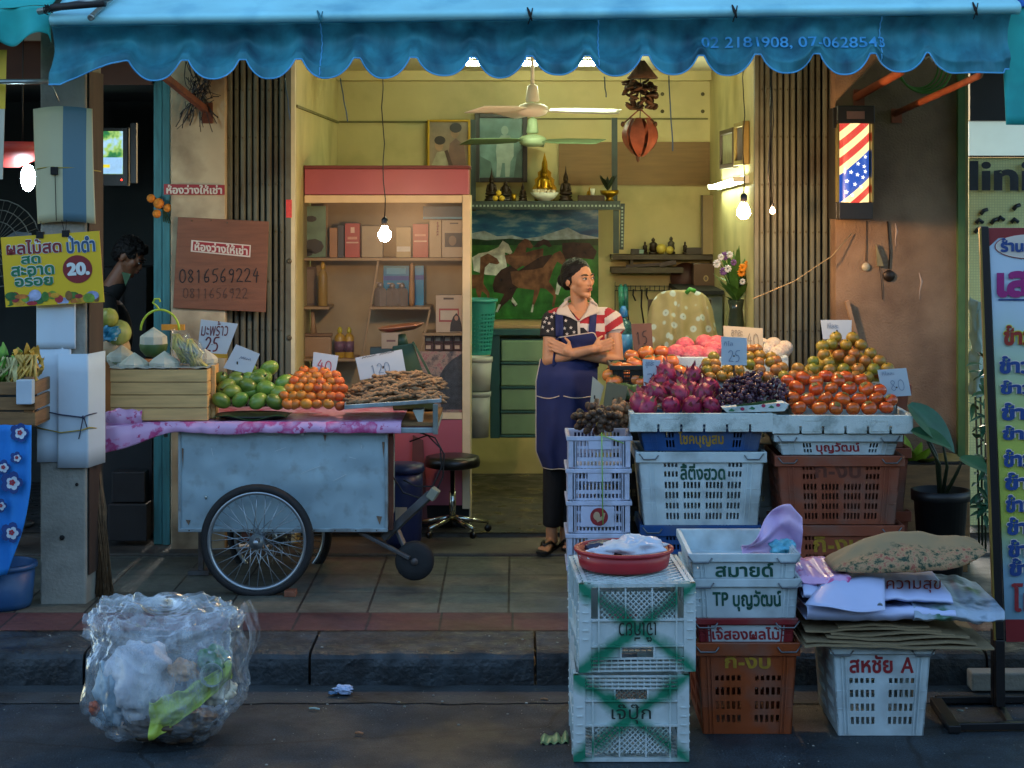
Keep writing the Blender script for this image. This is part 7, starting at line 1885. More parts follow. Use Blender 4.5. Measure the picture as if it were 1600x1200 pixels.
def orange_b():
 r=.0335;mb=MB();mb.ell((0,0,0),(r,r,r*.93),18,12,fn=lambda d:1-.07*max(0,abs(d.z)-.9)/.1)
 mm,N,L,b=node_mat('olive peel')
 oi=N.new('ShaderNodeObjectInfo');tc=N.new('ShaderNodeTexCoord')
 nn=noise_n(N,L,tc.outputs['Object'],14,3)
 wn_=N.new('ShaderNodeTexWhiteNoise');wn_.noise_dimensions='1D';L.new(oi.outputs['Random'],wn_.inputs['W'])
 ad=N.new('ShaderNodeMath');ad.operation='MULTIPLY_ADD';ad.inputs[1].default_value=.55;L.new(nn.outputs[0],ad.inputs[0])
 sc_=N.new('ShaderNodeMath');sc_.operation='MULTIPLY';sc_.inputs[1].default_value=.75;L.new(wn_.outputs[0],sc_.inputs[0]);L.new(sc_.outputs[0],ad.inputs[2])
 L.new(ramp(N,L,ad.outputs[0],[(.2,'#6f7a22'),(.45,'#8f7a26'),(.7,'#99692a'),(1,'#9c5e2a')]).outputs[0],b.inputs['Base Color']);b.inputs['Roughness'].default_value=.35
 bp=N.new('ShaderNodeBump');bp.inputs['Strength'].default_value=.25;bp.inputs['Distance'].default_value=.003;L.new(noise_n(N,L,tc.outputs['Object'],280,2).outputs[0],bp.inputs['Height']);L.new(bp.outputs[0],b.inputs['Normal'])
 o=mb.build('tangerine',mm)
 m2=MB();m2.lathe([(.006,0),(.004,.003),(0,.004)],(0,0,r*.88),6);m2.build('calyx',M_husk,o);return o
def dragon_b():
 mb=MB();mb.ell((0,0,0),(.05,.05,.062),20,14,fn=lambda d:1+.03*noise.noise(d*3))
 o=mb.build('dragon_fruit',mat('dragon skin','#8a2148',.42,var=.22,scale=14,rndv=.15,bump=.2,bscale=40))
 m2=MB()
 for k in range(17):
  z=-.8+1.7*k/16;a=k*2.4;rr=math.sqrt(max(0.02,1-z*z));d=V((math.cos(a),math.sin(a),0));e=V((-d.y,d.x,0))
  b0=V((d.x*rr*.05,d.y*rr*.05,z*.062));ln=.024+.011*(z+1)
  m2.grid(lambda u,v:b0+d*(.001+.014*v*v)+e*(u-.5)*.026*(1-v)**.7+V((0,0,ln*v*.9)),2,4)
 m2.build('scales',mat('dragon scale','#7d2a42',.5,var=.45,scale=50,dirt=('#6f7a3a',.6,22)),o,recalc=False);return o
def netted_b(nm,col):
 def f_():
  r=.056;mb=MB();mb.ell((0,0,0),(r,r,r*.9),24,16,fn=lambda d:1+.014*math.sin(18*math.atan2(d.y,d.x)+6*d.z))
  return mb.build('netted_fruit',mat(nm,col,.6,var=.22,scale=40,rndv=.1,bump=.8,bscale=90,dirt=('#c9a08f',.5,30)))
 return f_
def pile(kind,bld,label,cat,group,pts,Yb,y0,kdepth,s=1.0,js=.06,rot=None):
 for px,py in pts:
  Y=Yb+(y0-py)*kdepth
  fruit(kind,bld,label,cat,P(px,py,Y),group,s*rnd(1-js,1+js),rot=rot()if rot else None)
tilt=lambda:(rnd(-.25,.25)-.1,rnd(-.25,.25),rnd(0,6.28))
R_p=[(1248,640),(1281,640),(1306,640),(1333,641),(1358,640),(1385,639),(1238,624),(1262,626),(1290,625),(1317,626),(1343,626),(1369,625),(1392,628),(1245,608),(1275,610),(1299,609),(1327,609),(1354,610),(1231,597),(1256,593),(1291,590),(1323,592),(1345,595),(1374,612),(1275,598),(1310,597)]
for px,py in R_p:
 Y=ST+.05+(641-py)*.0052
 fruit('persim_r',persim_b('red persimmon skin','#b8521f',.0405,.84),'glossy red orange persimmon in the front heap on the right tray','persimmon',P(px,py-2,Y),'red persimmons on the right tray',rnd(.9,1.09),rot=(rnd(-.2,.7),rnd(-.4,.4),rnd(0,6)))
for px in range(1245,1400,26):fruit('persim_r',None,'glossy red orange persimmon in the front heap on the right tray','persimmon',P(px,630,ST+.16),'red persimmons on the right tray',1)
O_r=[(1306,527),(1332,528),(1285,541),(1299,538),(1322,539),(1345,539),(1287,554),(1310,555),(1335,553),(1360,552),(1271,565),(1295,567),(1328,563),(1352,564),(1374,564),(1247,576),(1271,577),(1296,578),(1318,577),(1341,577),(1365,577),(1387,576),(1356,590),(1336,589),(1382,590),(1240,588),(1262,588),(1310,590)]
pile('olive',orange_b,'olive and orange tangerine in the tall heap behind the red persimmons','tangerine','olive tangerines behind the persimmons',O_r,9.98,590,.0045)
pile('olive',orange_b,'olive and orange tangerine in the tall heap behind the red persimmons','tangerine','olive tangerines behind the persimmons',[(1258,590),(1285,590),(1330,585),(1300,575),(1350,575),(1280,575),(1375,585),(1312,562),(1340,562),(1320,548),(1335,545),(1305,545)],10.14,590,.003)
def mound(label,pts,Y0,Y1,m):pass
mb=MB(P(1312,598,10.1));mb.grid(lambda u,v:P(1238+156*u,600-(58*math.sin(u*PI)**.8)*math.sin(min(1,v*1.0)*PI*.5),10.08+.3*v),20,8)
tag(mb.build('tangerine_heap',mat('tangerine inner heap','#8f7a26',.5,var=.4,scale=24),loc=P(1312,598,10.1),recalc=False),'inner olive tangerines filling the tall heap behind the persimmons','tangerines',kind='stuff')
O_m=[(1171,547),(1183,546),(1115,558),(1170,558),(1187,556),(1205,558),(1105,568),(1117,569),(1185,567),(1204,566),(1212,564),(1105,579),(1118,578),(1136,578),(1154,579),(1187,578),(1213,578),(1109,590),(1200,589),(1225,588),(1172,570),(1140,568),(1128,588),(1155,566),(1222,575),(1145,590),(1165,590),(1183,590)]
pile('olive',orange_b,'olive tangerine in the low heap behind the grapes','tangerine','olive tangerines behind the grapes',O_m,9.97,590,.0042,.96)
mb=MB(P(1165,600,10));mb.box(PX(1098,9.98),PX(1232,9.98),9.99,10.28,PZ(640,9.98),PZ(592,9.98))
tag(mb.build('fruit_box',mfo,loc=P(1165,600,10),bevel=.006),'foam box raising the low tangerine heap behind the grapes','box')
mb=MB(P(1320,620,10));mb.box(PX(1238,9.98),PX(1400,9.98),10.0,10.2,PZ(655,9.98),PZ(600,9.98))
tag(mb.build('fruit_box',mfo,loc=P(1320,620,10),bevel=.006),'foam box raising the tall tangerine heap behind the persimmons','box')
P_l=[(987,556),(1009,551),(1034,550),(991,568),(963,575),(979,577),(999,581),(1049,565),(954,586),(975,588),(993,592),(1063,581),(1015,566),(1030,566),(1015,583),(1035,583),(960,596),(1003,596),(1022,596)]
pile('persim_o',persim_b('orange persimmon skin','#c9743a',.044,.82),'large matte orange persimmon in the heap beside the woman','persimmon','orange persimmons beside the woman',P_l,10.2,596,.0052,rot=lambda:(rnd(-.5,.5),rnd(-.5,.5),rnd(0,6)))
pile('pinknet',netted_b('pink net','#cc5a68'),'pink fruit in a foam net in the raised foam box','fruit','pink netted fruit at the back',[(1070,541),(1101,537),(1057,553),(1090,553),(1115,548),(1121,539),(1080,555),(1108,556)],10.42,556,.006)
pile('whitenet',netted_b('white net','#c3b9a6'),'white fruit in a foam net at the right end of the raised foam box','fruit','white netted fruit at the back',[(1198,548),(1209,540),(1222,549),(1214,553),(1190,540),(1226,544)],10.42,556,.006,.85)
D_f=[(1041,583),(1082,589),(1024,614),(1062,616),(1098,617),(1012,636),(1049,635),(1081,636),(1112,636),(1000,629),(1030,600),(1070,603),(1045,612),(1082,612),(1108,606)]
for k,(px,py)in enumerate(D_f):
 fruit('dragon',dragon_b,'magenta scaly dragon fruit in the heap on the middle tray','dragon fruit',P(px,py,ST+.06+(640-py)*.0048+(.05 if k>9 else 0)),'dragon fruit on the middle tray',rnd(.94,1.05),rot=(rnd(-.9,.9),rnd(-.9,.9),rnd(0,6)))
def grapes(label,pts,n,r0,seed):
 q=random.Random(seed);c0=P(*pts[0]);t=thing('grape_bunch',label,'grapes',c0);mb=MB(c0);mc2=0
 for k in range(n):
  u=q.random();a=P(*pts[0]);b2=P(*pts[1]);c=a+(b2-a)*u;w=.055*math.sin((.15+.8*(1-u)*.9)*PI)+.012
  d=V((q.gauss(0,1),q.gauss(0,.8)-.2,q.gauss(0,1))).normalized()
  r=r0*q.uniform(.85,1.1);mb.ell(c+d*w*q.uniform(.6,1),(r,r,r*1.12),10,8)
 mb.build('berries',mat('grape skin','#3a1c2e',.25,var=.4,scale=24,dirt=('#6a5a70',.4,30)),t)
 part('stem',M_dsh,t,lambda mb:mb.tube([P(*pts[0])+V((0,.03,.05)),P(*pts[0]),P(*pts[1])],.004,6))
grapes('dark purple grape bunch highest in the middle of the tray',[(1180,588,ST+.22),(1165,618,ST+.12)],110,.0125,1)
grapes('dark purple grape bunch lying left, next to the dragon fruit',[(1150,598,ST+.22),(1135,628,ST+.08)],90,.0125,2)
grapes('dark purple grape bunch lying right above the punnet',[(1205,602,ST+.2),(1222,624,ST+.1)],80,.011,3)
grapes('dark purple grape bunch in the middle just above the punnet edge',[(1185,605,ST+.14),(1160,630,ST+.06)],90,.012,4)
t=thing('fruit_punnet','white punnet with flowered paper under the grapes at the tray front','punnet',P(1180,645,ST))
part('tray',mfo,t,lambda mb:mb.prism([P(1128,637,ST-.022),P(1136,645,ST-.022),P(1226,643,ST-.022),P(1233,632,ST-.022),P(1226,629,ST-.022)],(0,.12,0)),bevel=.003)
part('paper_flower',mat('paper green','#2f6f4a',.6,var=.3),t,lambda mb:[mb.prism([P(px+dx,py+dy,ST-.024)for dx,dy in((-5,2),(0,-2),(5,1),(3,3))],(0,.001,0))for px,py in((1143,640),(1175,637),(1205,635))])
part('paper_flower',mat('paper pink','#a52f55',.6,var=.3),t,lambda mb:[mb.prism([P(px+3.4*math.cos(a),py+2.8*math.sin(a),ST-.0245)for a in[i*PI/4 for i in range(8)]],(0,.001,0))for px,py in((1193,634),(1160,639),(1216,633))])
part('leaf_strip',mat('banana leaf'),t,lambda mb:mb.prism([P(1150,633,ST-.02),P(1212,624,ST-.02),P(1214,628,ST-.02),P(1152,637,ST-.02)],(0,.004,0)))
def salak(label,c,n,R_,m,nm,sd):
 q=random.Random(sd);t=thing('salak_bunch',label,'fruit bunch',c-V((0,0,R_)));mb=MB(t.location)
 for k in range(n):
  d=V((q.gauss(0,1),q.gauss(0,1)-.5,q.gauss(0,1)+.1)).normalized();p=c+V((d.x*R_*1.15,d.y*R_,d.z*R_*.75))*q.uniform(.75,1)
  rr=q.uniform(.016,.021);rot=V((0,0,1)).rotation_difference(d)
  mb.ell(p,(rr,rr,rr*1.5),9,7,q=rot,fn=lambda e:1-.25*max(0,e.z))
 mb.build('fruits',m,t)
 part('stem',M_dsh,t,lambda mb:mb.tube([c,c+V((.01,.02,R_*1.05))],.012,8))
salak('brown scaly salak bunch on top of the lavender crates',P(930,656,ST+.06),70,.10,mat('salak skin','#45301f',.5,var=.4,scale=50,bump=.5,bscale=150),'s',1)
salak('pale tan knobbly bunch right of the brown salak',P(966,646,ST+.14),46,.075,mat('tan bunch','#8f6a48',.6,var=.3,scale=50),'s',2)
card('brown card reading 15 behind the orange persimmons',[(991,556),(1021,554),(1018,505),(986,506)],10.5,M_cardb,'15',None,M_ink,dig_box=(.15,.8,.35,.75),w=.004)
card('large pale card with number 40 behind the blue card',[(1132,548),(1192,550),(1192,513),(1130,509)],10.42,M_cardw,'40','ลูกละ',mat('dim pen','#7d7364',.6,var=0),thai_box=(.2,.5,.5,.85),dig_box=(.58,.92,.2,.72),w=.004)
card('light blue card with faint 25 among the olive tangerines',[(1127,570),(1167,571),(1167,528),(1127,526)],9.92,M_card,'25','กิโล',M_gpen,thai_box=(.1,.45,.68,.85),dig_box=(.25,.75,.12,.52),w=.004)
card('small white card at the front between persimmons and dragon fruit',[(1006,606),(1027,605),(1032,563),(1004,561)],9.98,M_card,'7','ลูกละ',M_gpen,thai_box=(.2,.85,.68,.9),dig_box=(.25,.75,.15,.5),w=.004)
card('grey card standing behind the tallest tangerine heap',[(1286,530),(1330,530),(1331,500),(1282,500)],10.42,M_card,None,'กิโลละ',M_gpen,thai_box=(.2,.6,.55,.85))
card('light blue card at the right end of the persimmon heap',[(1379,621),(1424,618),(1416,575),(1371,578)],9.92,M_card,'80','กิโลละ',M_gpen,thai_box=(.12,.55,.78,.92),dig_box=(.3,.85,.2,.6),w=.003)
card('olive brown blank card above the tan bunch',[(942,636),(975,637),(981,603),(948,597)],9.95,mat('olive card','#6f6548',.7,var=.1),None,None)
card('torn pale card leaning left of the olive brown card',[(922,632),(936,634),(944,604),(926,588)],9.98,M_cardw,None,None)
mb=MB(P(985,606,10.1));mb.grid(lambda u,v:P(950+62*u,597+24*v+6*u,10.06-.05*math.sin(v*2))+wob((u*3,v*3,5),2,.012),14,8)
tag(mb.build('banana_leaf',mat('banana leaf'),loc=P(985,606,10.1),recalc=False,solid=.003),'dark green leaf hanging under the orange persimmons','leaf')
mmk,N,L,b=node_mat('milk crate plastic')
tc=N.new('ShaderNodeTexCoord');sx=N.new('ShaderNodeSeparateXYZ');L.new(tc.outputs['Object'],sx.inputs[0])
dz=noise_n(N,L,tc.outputs['Object'],6,7,.7)
base=ramp(N,L,dz.outputs[0],[(.3,'#93a39e'),(.46,'#bccac9'),(.7,'#cad6d6')])
def mth(op,a,b2=None,c2=None):
 n=N.new('ShaderNodeMath');n.operation=op
 for i,v_ in enumerate((a,b2,c2)):
  if v_ is None:continue
  if isinstance(v_,(int,float)):n.inputs[i].default_value=v_
  else:L.new(v_,n.inputs[i])
 return n.outputs[0]
ax=mth('ABSOLUTE',sx.outputs[0])
zc=mth('SUBTRACT',sx.outputs[2],.17)
l1=mth('ABSOLUTE',mth('SUBTRACT',mth('ABSOLUTE',zc),mth('MULTIPLY_ADD',ax,.75,0.0)))
l1=mth('ADD',l1,mth('MULTIPLY',mth('SUBTRACT',noise_n(N,L,tc.outputs['Object'],9,4).outputs[0],.5),.09))
sp=N.new('ShaderNodeMapRange');sp.inputs[1].default_value=.012;sp.inputs[2].default_value=.055;sp.inputs[3].default_value=1.0;sp.inputs[4].default_value=0;L.new(l1,sp.inputs[0])
fy=N.new('ShaderNodeMapRange');fy.inputs[1].default_value=-.26;fy.inputs[2].default_value=-.28;L.new(sx.outputs[1],fy.inputs[0])
L.new(mixc(N,L,mth('MULTIPLY',sp.outputs[0],fy.outputs[0]),base.outputs[0],lin('#127a5c')),b.inputs['Base Color']);b.inputs['Roughness'].default_value=.5
def milk_crate(label,w,d,h,loc,rotz,flip,text):
 t=thing('milk_crate',label,'crate',loc,rotz,'milk crates stacked on the road')
 sgn=(lambda z:h-z)if flip else(lambda z:z)
 y=-d/2
 def bands(y,inner,nm,ax_='x'):
  mb=MB()
  def bx(a0,a1,z0,z1,o=0.0,th=.008):
   za,zb2=sorted((sgn(z0),sgn(z1)))
   if ax_=='x':
    yy=sorted((y-o*inner,y+inner*(th-o)*1.0));mb.box(a0,a1,yy[0],yy[1],za,zb2)
   else:
    yy=sorted((y-o*inner,y+inner*(th-o)*1.0));mb.box(yy[0],yy[1],a0,a1,za,zb2)
  W_=(w if ax_=='x'else d)/2-.001
  for a in(-W_,W_-.045):bx(a,a+.045,.002,h-.002,0,.02)
  for a in(-W_*.68,W_*.66):bx(a,a+.006,.0025,h-.0025,.004,.02)
  bx(-W_+.0455,W_-.0455,.002,.016,0,.014)
  z0,z1=.034,.138
  xs_=[-W_*.66,-W_*.22,W_*.24,W_*.655]
  for i in range(3):
   a0,a1=xs_[i]+.006,xs_[i+1]
   st=.021
   n=int((a1-a0+z1-z0)/st)+1
   for k in range(-n,n):
    for s_,o in((1,0.0),(-1,.0024)):
     p=[]
     x_0=a0+k*st if s_>0 else a1-k*st
     t0,t1=0.0,z1-z0
     if s_>0:t0=max(t0,a0-x_0);t1=min(t1,a1-x_0)
     else:t0=max(t0,x_0-a1);t1=min(t1,x_0-a0)
     if t1-t0<.006:continue
     A=(x_0+s_*t0,sgn(z0+t0));B=(x_0+s_*t1,sgn(z0+t1))
     yy=y+inner*(.006+o)
     if ax_=='x':mb.bar(V((A[0],yy,A[1])),V((B[0],yy,B[1])),.0042,.0045,up=(0,1,0))
     else:mb.bar(V((yy,A[0],A[1])),V((yy,B[0],B[1])),.005,.0045,up=(1,0,0))
   bx(a1-.0 if i<2 else a1,a1+.006,z0-.014,z1,.003,.016)
  bx(-W_+.0455,W_-.0455,z1,z1+.008,.003,.018)
  bx(-W_+.0455,W_-.0455,z1+.0085,h*.69,-.015,-.007)
  bx(-W_+.0455,W_-.0455,h*.69+.0005,h*.69+.008,.003,.018)
  bx(-W_+.0455,-W_*.3,h*.69+.0085,h*.83,-.015,-.007);bx(W_*.3,W_-.0455,h*.69+.0085,h*.83,-.015,-.007)
  bx(-W_*.3,-W_*.3+.006,h*.69+.0085,h*.83,.003,.014);bx(W_*.3-.006,W_*.3,h*.69+.0085,h*.83,.003,.014)
  for k in range(4):bx(-W_+.0455,W_-.0455,h*(.835+k*.045),h*(.835+k*.045)+.006,.002-.0004*k,.012)
  for k in range(15):a=-W_+.05+(2*W_-.1)*k/14;bx(a-.002,a+.002,h*.836,h*.97,-.001,.010)
  for a in(-W_+.012,W_-.032):
   for k in range(6):bx(a,a+.022,h*(.12+.1*k),h*(.12+.1*k)+.004,.004,.008)
  mb.build(nm,mmk,t)
 bands(y,1,'front_wall');bands(-y,-1,'rear_wall');bands(-w/2,1,'side_wall','y');bands(w/2,-1,'side_wall','y')
 mb=MB();zb_=sgn(.006);st=.05
 for s_,o in((1,0),(-1,.004)):
  for k in range(-24,25):
   x_0=k*st;A=[]
   for tt in(-d/2+.01,d/2-.01):A.append((x_0+s_*tt*1.0,tt))
   (xa,ya),(xb,yb)=A
   def clip(xa,ya,xb,yb):
    lo,hi=-w/2+.01,w/2-.01;t0,t1=0,1
    dx=xb-xa
    for bnd,sg_ in((lo,1),(hi,-1)):
     f0=(xa-bnd)*sg_;f1=(xb-bnd)*sg_
     if f0<0 and f1<0:return None
     if f0<0:t0=max(t0,f0/(f0-f1))
     elif f1<0:t1=min(t1,f0/(f0-f1))
    if t1-t0<.02:return None
    return(xa+dx*t0,ya+(yb-ya)*t0,xa+dx*t1,ya+(yb-ya)*t1)
   c=clip(xa,ya,xb,yb)
   if c:mb.bar(V((c[0],c[1],zb_-(o if flip else-o))),V((c[2],c[3],zb_-(o if flip else-o))),.012,.008)
 for a in((-w/2+.0205,w/2-.0205,-d/2+.021,-d/2+.035),(-w/2+.0205,w/2-.0205,d/2-.035,d/2-.021),(-w/2+.0205,-w/2+.035,-d/2+.036,d/2-.036),(w/2-.035,w/2-.0205,-d/2+.036,d/2-.036)):mb.box(*a,min(sgn(0),sgn(.012))+.0005,max(sgn(0),sgn(.012))+.0015)
 mb.build('base_lattice',mmk,t)
 p=[(-w*.18,sgn(h*.47)),(w*.2,sgn(h*.47))]
 za,zb2=(h*.44,h*.66)
 if flip:
  letter(text,V((w*.16,y+.0065,h-za)),V((-w*.16,y+.0065,h-za)),V((w*.16,y+.0065,h-zb2)),M_tblk,t,off=.002,bold=.0,nrm=(0,-1,0))
 else:letter(text,V((-w*.17,y+.0065,za)),V((w*.17,y+.0065,za)),V((-w*.17,y+.0065,zb2)),M_tblk,t,off=.002,bold=.0)
 return t
YM=7.40
wl=cw(896,1077,YM);hl=PZ(1054,YM)-.003
milk_crate('white milk crate with green sprayed cross, standing on the road',wl,.60,hl,V((PX(986.5,YM),YM+.30,.002)),0,False,'เจ๊ปุ๊ก')
hu=PZ(913,YM)-PZ(1053,YM)+.0
milk_crate('white milk crate turned upside down on another one, carrying the red basin',wl+.005,.60,hu,V((PX(991,YM),YM+.305,PZ(1052.5,YM)+.002)),R(2.5),True,'เจ๊เกียว')
ztop=PZ(1052.5,YM)+.002+hu
t=thing('red_basin','shallow red plastic basin of plastic bags on the upside down milk crate','basin',V((PX(974,YM+.33),YM+.33,ztop+.004)))
cB=V((PX(974,YM+.33),YM+.30,ztop+.005));M_rb=mat('red basin plastic','#a8232b',.4,var=.1,dirt=('#6a1a1f',.3,6))
part('bowl',M_rb,t,lambda mb:mb.lathe([(0,0),(.165,0),(.178,.01),(.19,.075),(.182,.075),(.17,.014),(0,.008)],cB,48))
part('rim',M_rb,t,lambda mb:mb.lathe([(.186,.066),(.2,.07),(.2,.08),(.184,.082)],cB,48,ring=True))
def crumple(label,c,r,m,nm='plastic_bag',cat='bag',sd=0,n=1,amp=.45,flat=1.0):
 mb=MB(c);k=V((sd*3.7,sd*1.3,2))
 mb.ell(c+V((0,0,r[2])),r,40,26,fn=lambda d:1+amp*noise.noise(d*1.7+k)+amp*.55*noise.noise(d*4.1+k)+amp*.3*abs(noise.noise(d*9+k)))
 return tag(mb.build(nm,m,loc=c),label,cat)
M_wbag=mat('white bag film','#c3cbd6',.35,var=.08,bump=.4,bscale=30)
crumple('crumpled white plastic bag heaped in the red basin on the right',cB+V((.055,-.02,.02)),(.115,.10,.05),M_wbag,sd=1)
crumple('small crumpled white bag at the left side of the red basin',cB+V((-.10,-.06,.025)),(.065,.05,.03),M_wbag,sd=2)
crumple('dark blue plastic bag on the left back of the red basin',cB+V((-.07,.06,.04)),(.085,.05,.028),mat('navy bag','#27304a',.35,var=.2,bump=.4,bscale=30),sd=3,amp=.3)
crumple('black lump of plastic between the white bags in the basin',cB+V((-.035,-.05,.035)),(.04,.035,.025),mat('black bag','#17151a',.35,var=.2),sd=4)
crumple('pinkish grey bag end behind the white bag in the basin',cB+V((.03,.06,.05)),(.07,.04,.022),mat('mauve bag','#8a7a80',.4,var=.15),sd=5,amp=.3)
YN=7.77;wn_=cw(1087,1250,YN);dn=.56;hn=PZ(1005,YN)
t=crate('orange crate lowest of the nested pile on the road',wn_-.024,dn,hn-.002,M_por,V((PX(1168.5,YN),YN+dn/2,.002)),pat=PAT_END,text=[('กิ-งบ',(.26,.74,.72,.88),M_tyel)],group='nested crates on the road')
def upper(px0,px1,p0,p1,m,label,text,ink,tb,dy=0.0,rim=.05,**k):
 w=cw(px0,px1,YN);h_=PZ(p0,YN)-PZ(p1,YN)
 return crate(label,w-.024,dn,h_,m,V(((PX(px0,YN)+PX(px1,YN))/2,YN+dn/2+dy,PZ(p1,YN))),taper=.05,pat=slots([(.05,.06,1)],[(.4,.5)]),text=[(text,tb,ink)],rim=rim,group='nested crates on the road',**k)
upper(1085,1247,967,1004,M_prd,'red crate with a white name strip in the nested pile','เจ๊สองผลไม้',M_tred,(.14,.86,.10,.66),rim=.022,extra=lambda t,W:part('name_strip',mat('strip white','#b5c0c2',.5,var=.1),t,lambda mb:mb.prism([t.location+W(u,v,0)+V((0,-.0008,0))for u,v in((.10,.02),(.90,.02),(.90,.72),(.10,.72))],(0,.0006,0))))
upper(1078,1252,905,966,M_pw,'white crate with green lettering second from the top of the nested pile','TP บุญวัฒน์',M_tgrn,(.18,.86,.17,.72),rim=.03)
upper(1075,1250,866,904,M_pw,'open white crate topmost of the nested pile holding a pink bag','สมายด์',M_tgrn,(.22,.80,.04,.64),rim=.03)
part('bottom_bar',M_pw,scene.objects['fruit_crate'],lambda mb:mb.box(0,.001,0,.001,0,.001))if False else None
mb=MB(P(1210,850,YN+.3));
def bagf(u,v):
 px=1160+92*u-30*(1-v)*(1-u)*0;top=852-66*math.sin(min(1,u*1.25)*PI/2)**1.6*(1 if u<.8 else 1-(u-.8)*1.6)
 p=P(px,866+(top-866)*v,YN+.28);p.y+=.05*math.sin(u*9+v*3)*(.3+.7*v)+.04*noise.noise((u*4,v*4,1));return p
mb.grid(bagf,40,24)
tag(mb.build('pink_bag',mat('pale pink bag','#c3a9cf',.4,var=.12,scale=5,bump=.3,bscale=20),loc=P(1210,850,YN+.3),recalc=False,solid=.002),'pale pink plastic bag sticking up out of the topmost white crate','bag')
crumple('turquoise and white packet at the right end of the topmost crate',P(1222,868,YN+.22),(.05,.05,.035),mat('turquoise packet','#5aa9c0',.4,var=.3,scale=18),sd=7)
YB2=7.74;wb=cw(1297,1460,YB2)
t=crate('white slotted basket with large red Thai lettering under the cardboard',wb-.024,.54,PZ(1010,YB2)-.002,M_pw,V((PX(1378,YB2),YB2+.27,.002)),pat=PAT_END,taper=.13,text=[('สหชัย',(.16,.62,.70,.905),M_tred),('A',(.70,.84,.70,.88),M_tred)],rim=.03)
zc0=PZ(1010,YB2)+.007
M_cdb=mat('corrugated cardboard','#8a7a5c',.8,var=.12,scale=6,bump=.15,bscale=40,dirt=('#5f5038',.4,4))
labs=['lowest flattened brown cardboard sheet, longest of the pile','second flattened cardboard sheet from the bottom of the pile','third flattened cardboard sheet of the pile, ending short on the left','fourth flattened cardboard sheet of the pile','fifth flattened cardboard sheet, second from the top','topmost flattened cardboard sheet under the white banner']
spans=[(1254,1548,0),(1256,1522,.014),(1290,1512,.030),(1297,1490,.044),(1258,1470,.058),(1310,1452,.07)]
for k,(a,b2,dz_)in enumerate(spans):
 x0,x1=PX(a,YB2),PX(b2,YB2);z0=zc0+dz_;o=V(((x0+x1)/2,YB2+.2,z0));mb=MB(o);y0=YB2-.06+.012*k;y1=YB2+.5-.02*k
 def cbz(u,v,top):
  end=max(0,(u-.74)/.26)
  return z0+.004*noise.noise((u*5,v*3,k))-.012*end**2*(k<2)+(.008 if top else 0)+.006*math.sin(u*7+k)*(1-v)
 n_=30
 for top in(0,1):mb.grid(lambda u,v:V((x0+(x1-x0)*u,y0+(y1-y0)*v+.012*noise.noise((u*8,k,0))*(1-v),cbz(u,v,top))),n_,6,smooth=False)
 mb.grid(lambda u,v:V((x0+(x1-x0)*u,y0+.012*noise.noise((u*8,k,0))-.0002,cbz(u,0,0)+.008*v)),n_,1,smooth=False)
 for uu in(0,1):mb.grid(lambda u,v:V((x0+(x1-x0)*uu,y0+(y1-y0)*u+.012*noise.noise((uu*8,k,0))*(1-u),cbz(uu,u,0)+.008*v)),6,1,smooth=False)
 tag(mb.build('cardboard_sheet',M_cdb,loc=o,recalc=False),labs[k],'cardboard','flattened cardboard on the white basket')
zt=zc0+.088
M_vin=mat('white vinyl','#b4bfe0',.35,var=.06,scale=4,bump=.12,bscale=9)
def fold(label,nm,prof,x0p,x1p,m,depth,seed,cat,sag=.01,thick=.003,taperx=0.0):
 """a folded sheet: profile in (depth, height) swept along x with waviness"""
 x0,x1=PX(x0p,YB2),PX(x1p,YB2);o=V(((x0+x1)/2,YB2+.2,zt));mb=MB(o);n=len(prof)-1
 def g(u,v):
  k=v*n;i=min(n-1,int(k));w=k-i;y=prof[i][0]*(1-w)+prof[i+1][0]*w;z=prof[i][1]*(1-w)+prof[i+1][1]*w
  q=1-taperx*u
  return V((x0+(x1-x0)*u+.02*noise.noise((v*2,seed,u)),YB2+y*depth+.015*noise.noise((u*3,v*2,seed)),zt+max(0,z*q+sag*noise.noise((u*3.5,v*3,seed+5))+.006*noise.noise((u*11,v*8,seed)))))
 mb.grid(g,70,40);return tag(mb.build(nm,m,loc=o,recalc=False,solid=thick),label,cat)
vb_=fold('folded white vinyl banner with red writing on the cardboard pile','vinyl_banner',[(.85,.012),(.1,.012),(-.06,.02),(-.10,.05),(-.06,.075),(.1,.065),(.5,.055),(.8,.06),(.86,.09),(.7,.115),(.3,.105),(.02,.10),(-.03,.115),(.05,.14),(.4,.15),(.8,.16)],1258,1490,M_vin,.5,3,'banner',taperx=.22)
part('loose_flap',M_vin,vb_,lambda mb:mb.grid(lambda u,v:P(1259+123*u+40*v*(1-u),946+8*u-(44+8*u)*v,YB2-.085+.16*v)+V((0,-.035*math.sin(u*PI*.8+.3)*(1-v)+.03*max(0,.15-u)/.15,.006*math.sin(u*7+v*3))),20,10),recalc=False,solid=.002)
part('eyelet',M_wirer,vb_,lambda mb:mb.lathe([(.004,.001),(.010,.002),(.011,0)],P(1375,946,YB2-.078),16,axis=(0,-1,.1)))
_bv=BVHTree.FromPolygons([v.co+V(vb_.location)for v in vb_.data.vertices],[list(p.vertices)for p in vb_.data.polygons])
def onb(x,y,i):
 h=_bv.ray_cast(V((0,0,EYE)),(P(x,y,8)-V((0,0,EYE))).normalized());Y=h[0].y if h[0]is not None else YB2
 return P(x,y,Y-.016-.0004*(i%3))-V(vb_.location)+V(vb_.location)
lett_on('ความสุข',1385,1470,926,906,onb,M_tred,vb_,.0)
mst,N,L,b=node_mat('striped vinyl');tc=N.new('ShaderNodeTexCoord')
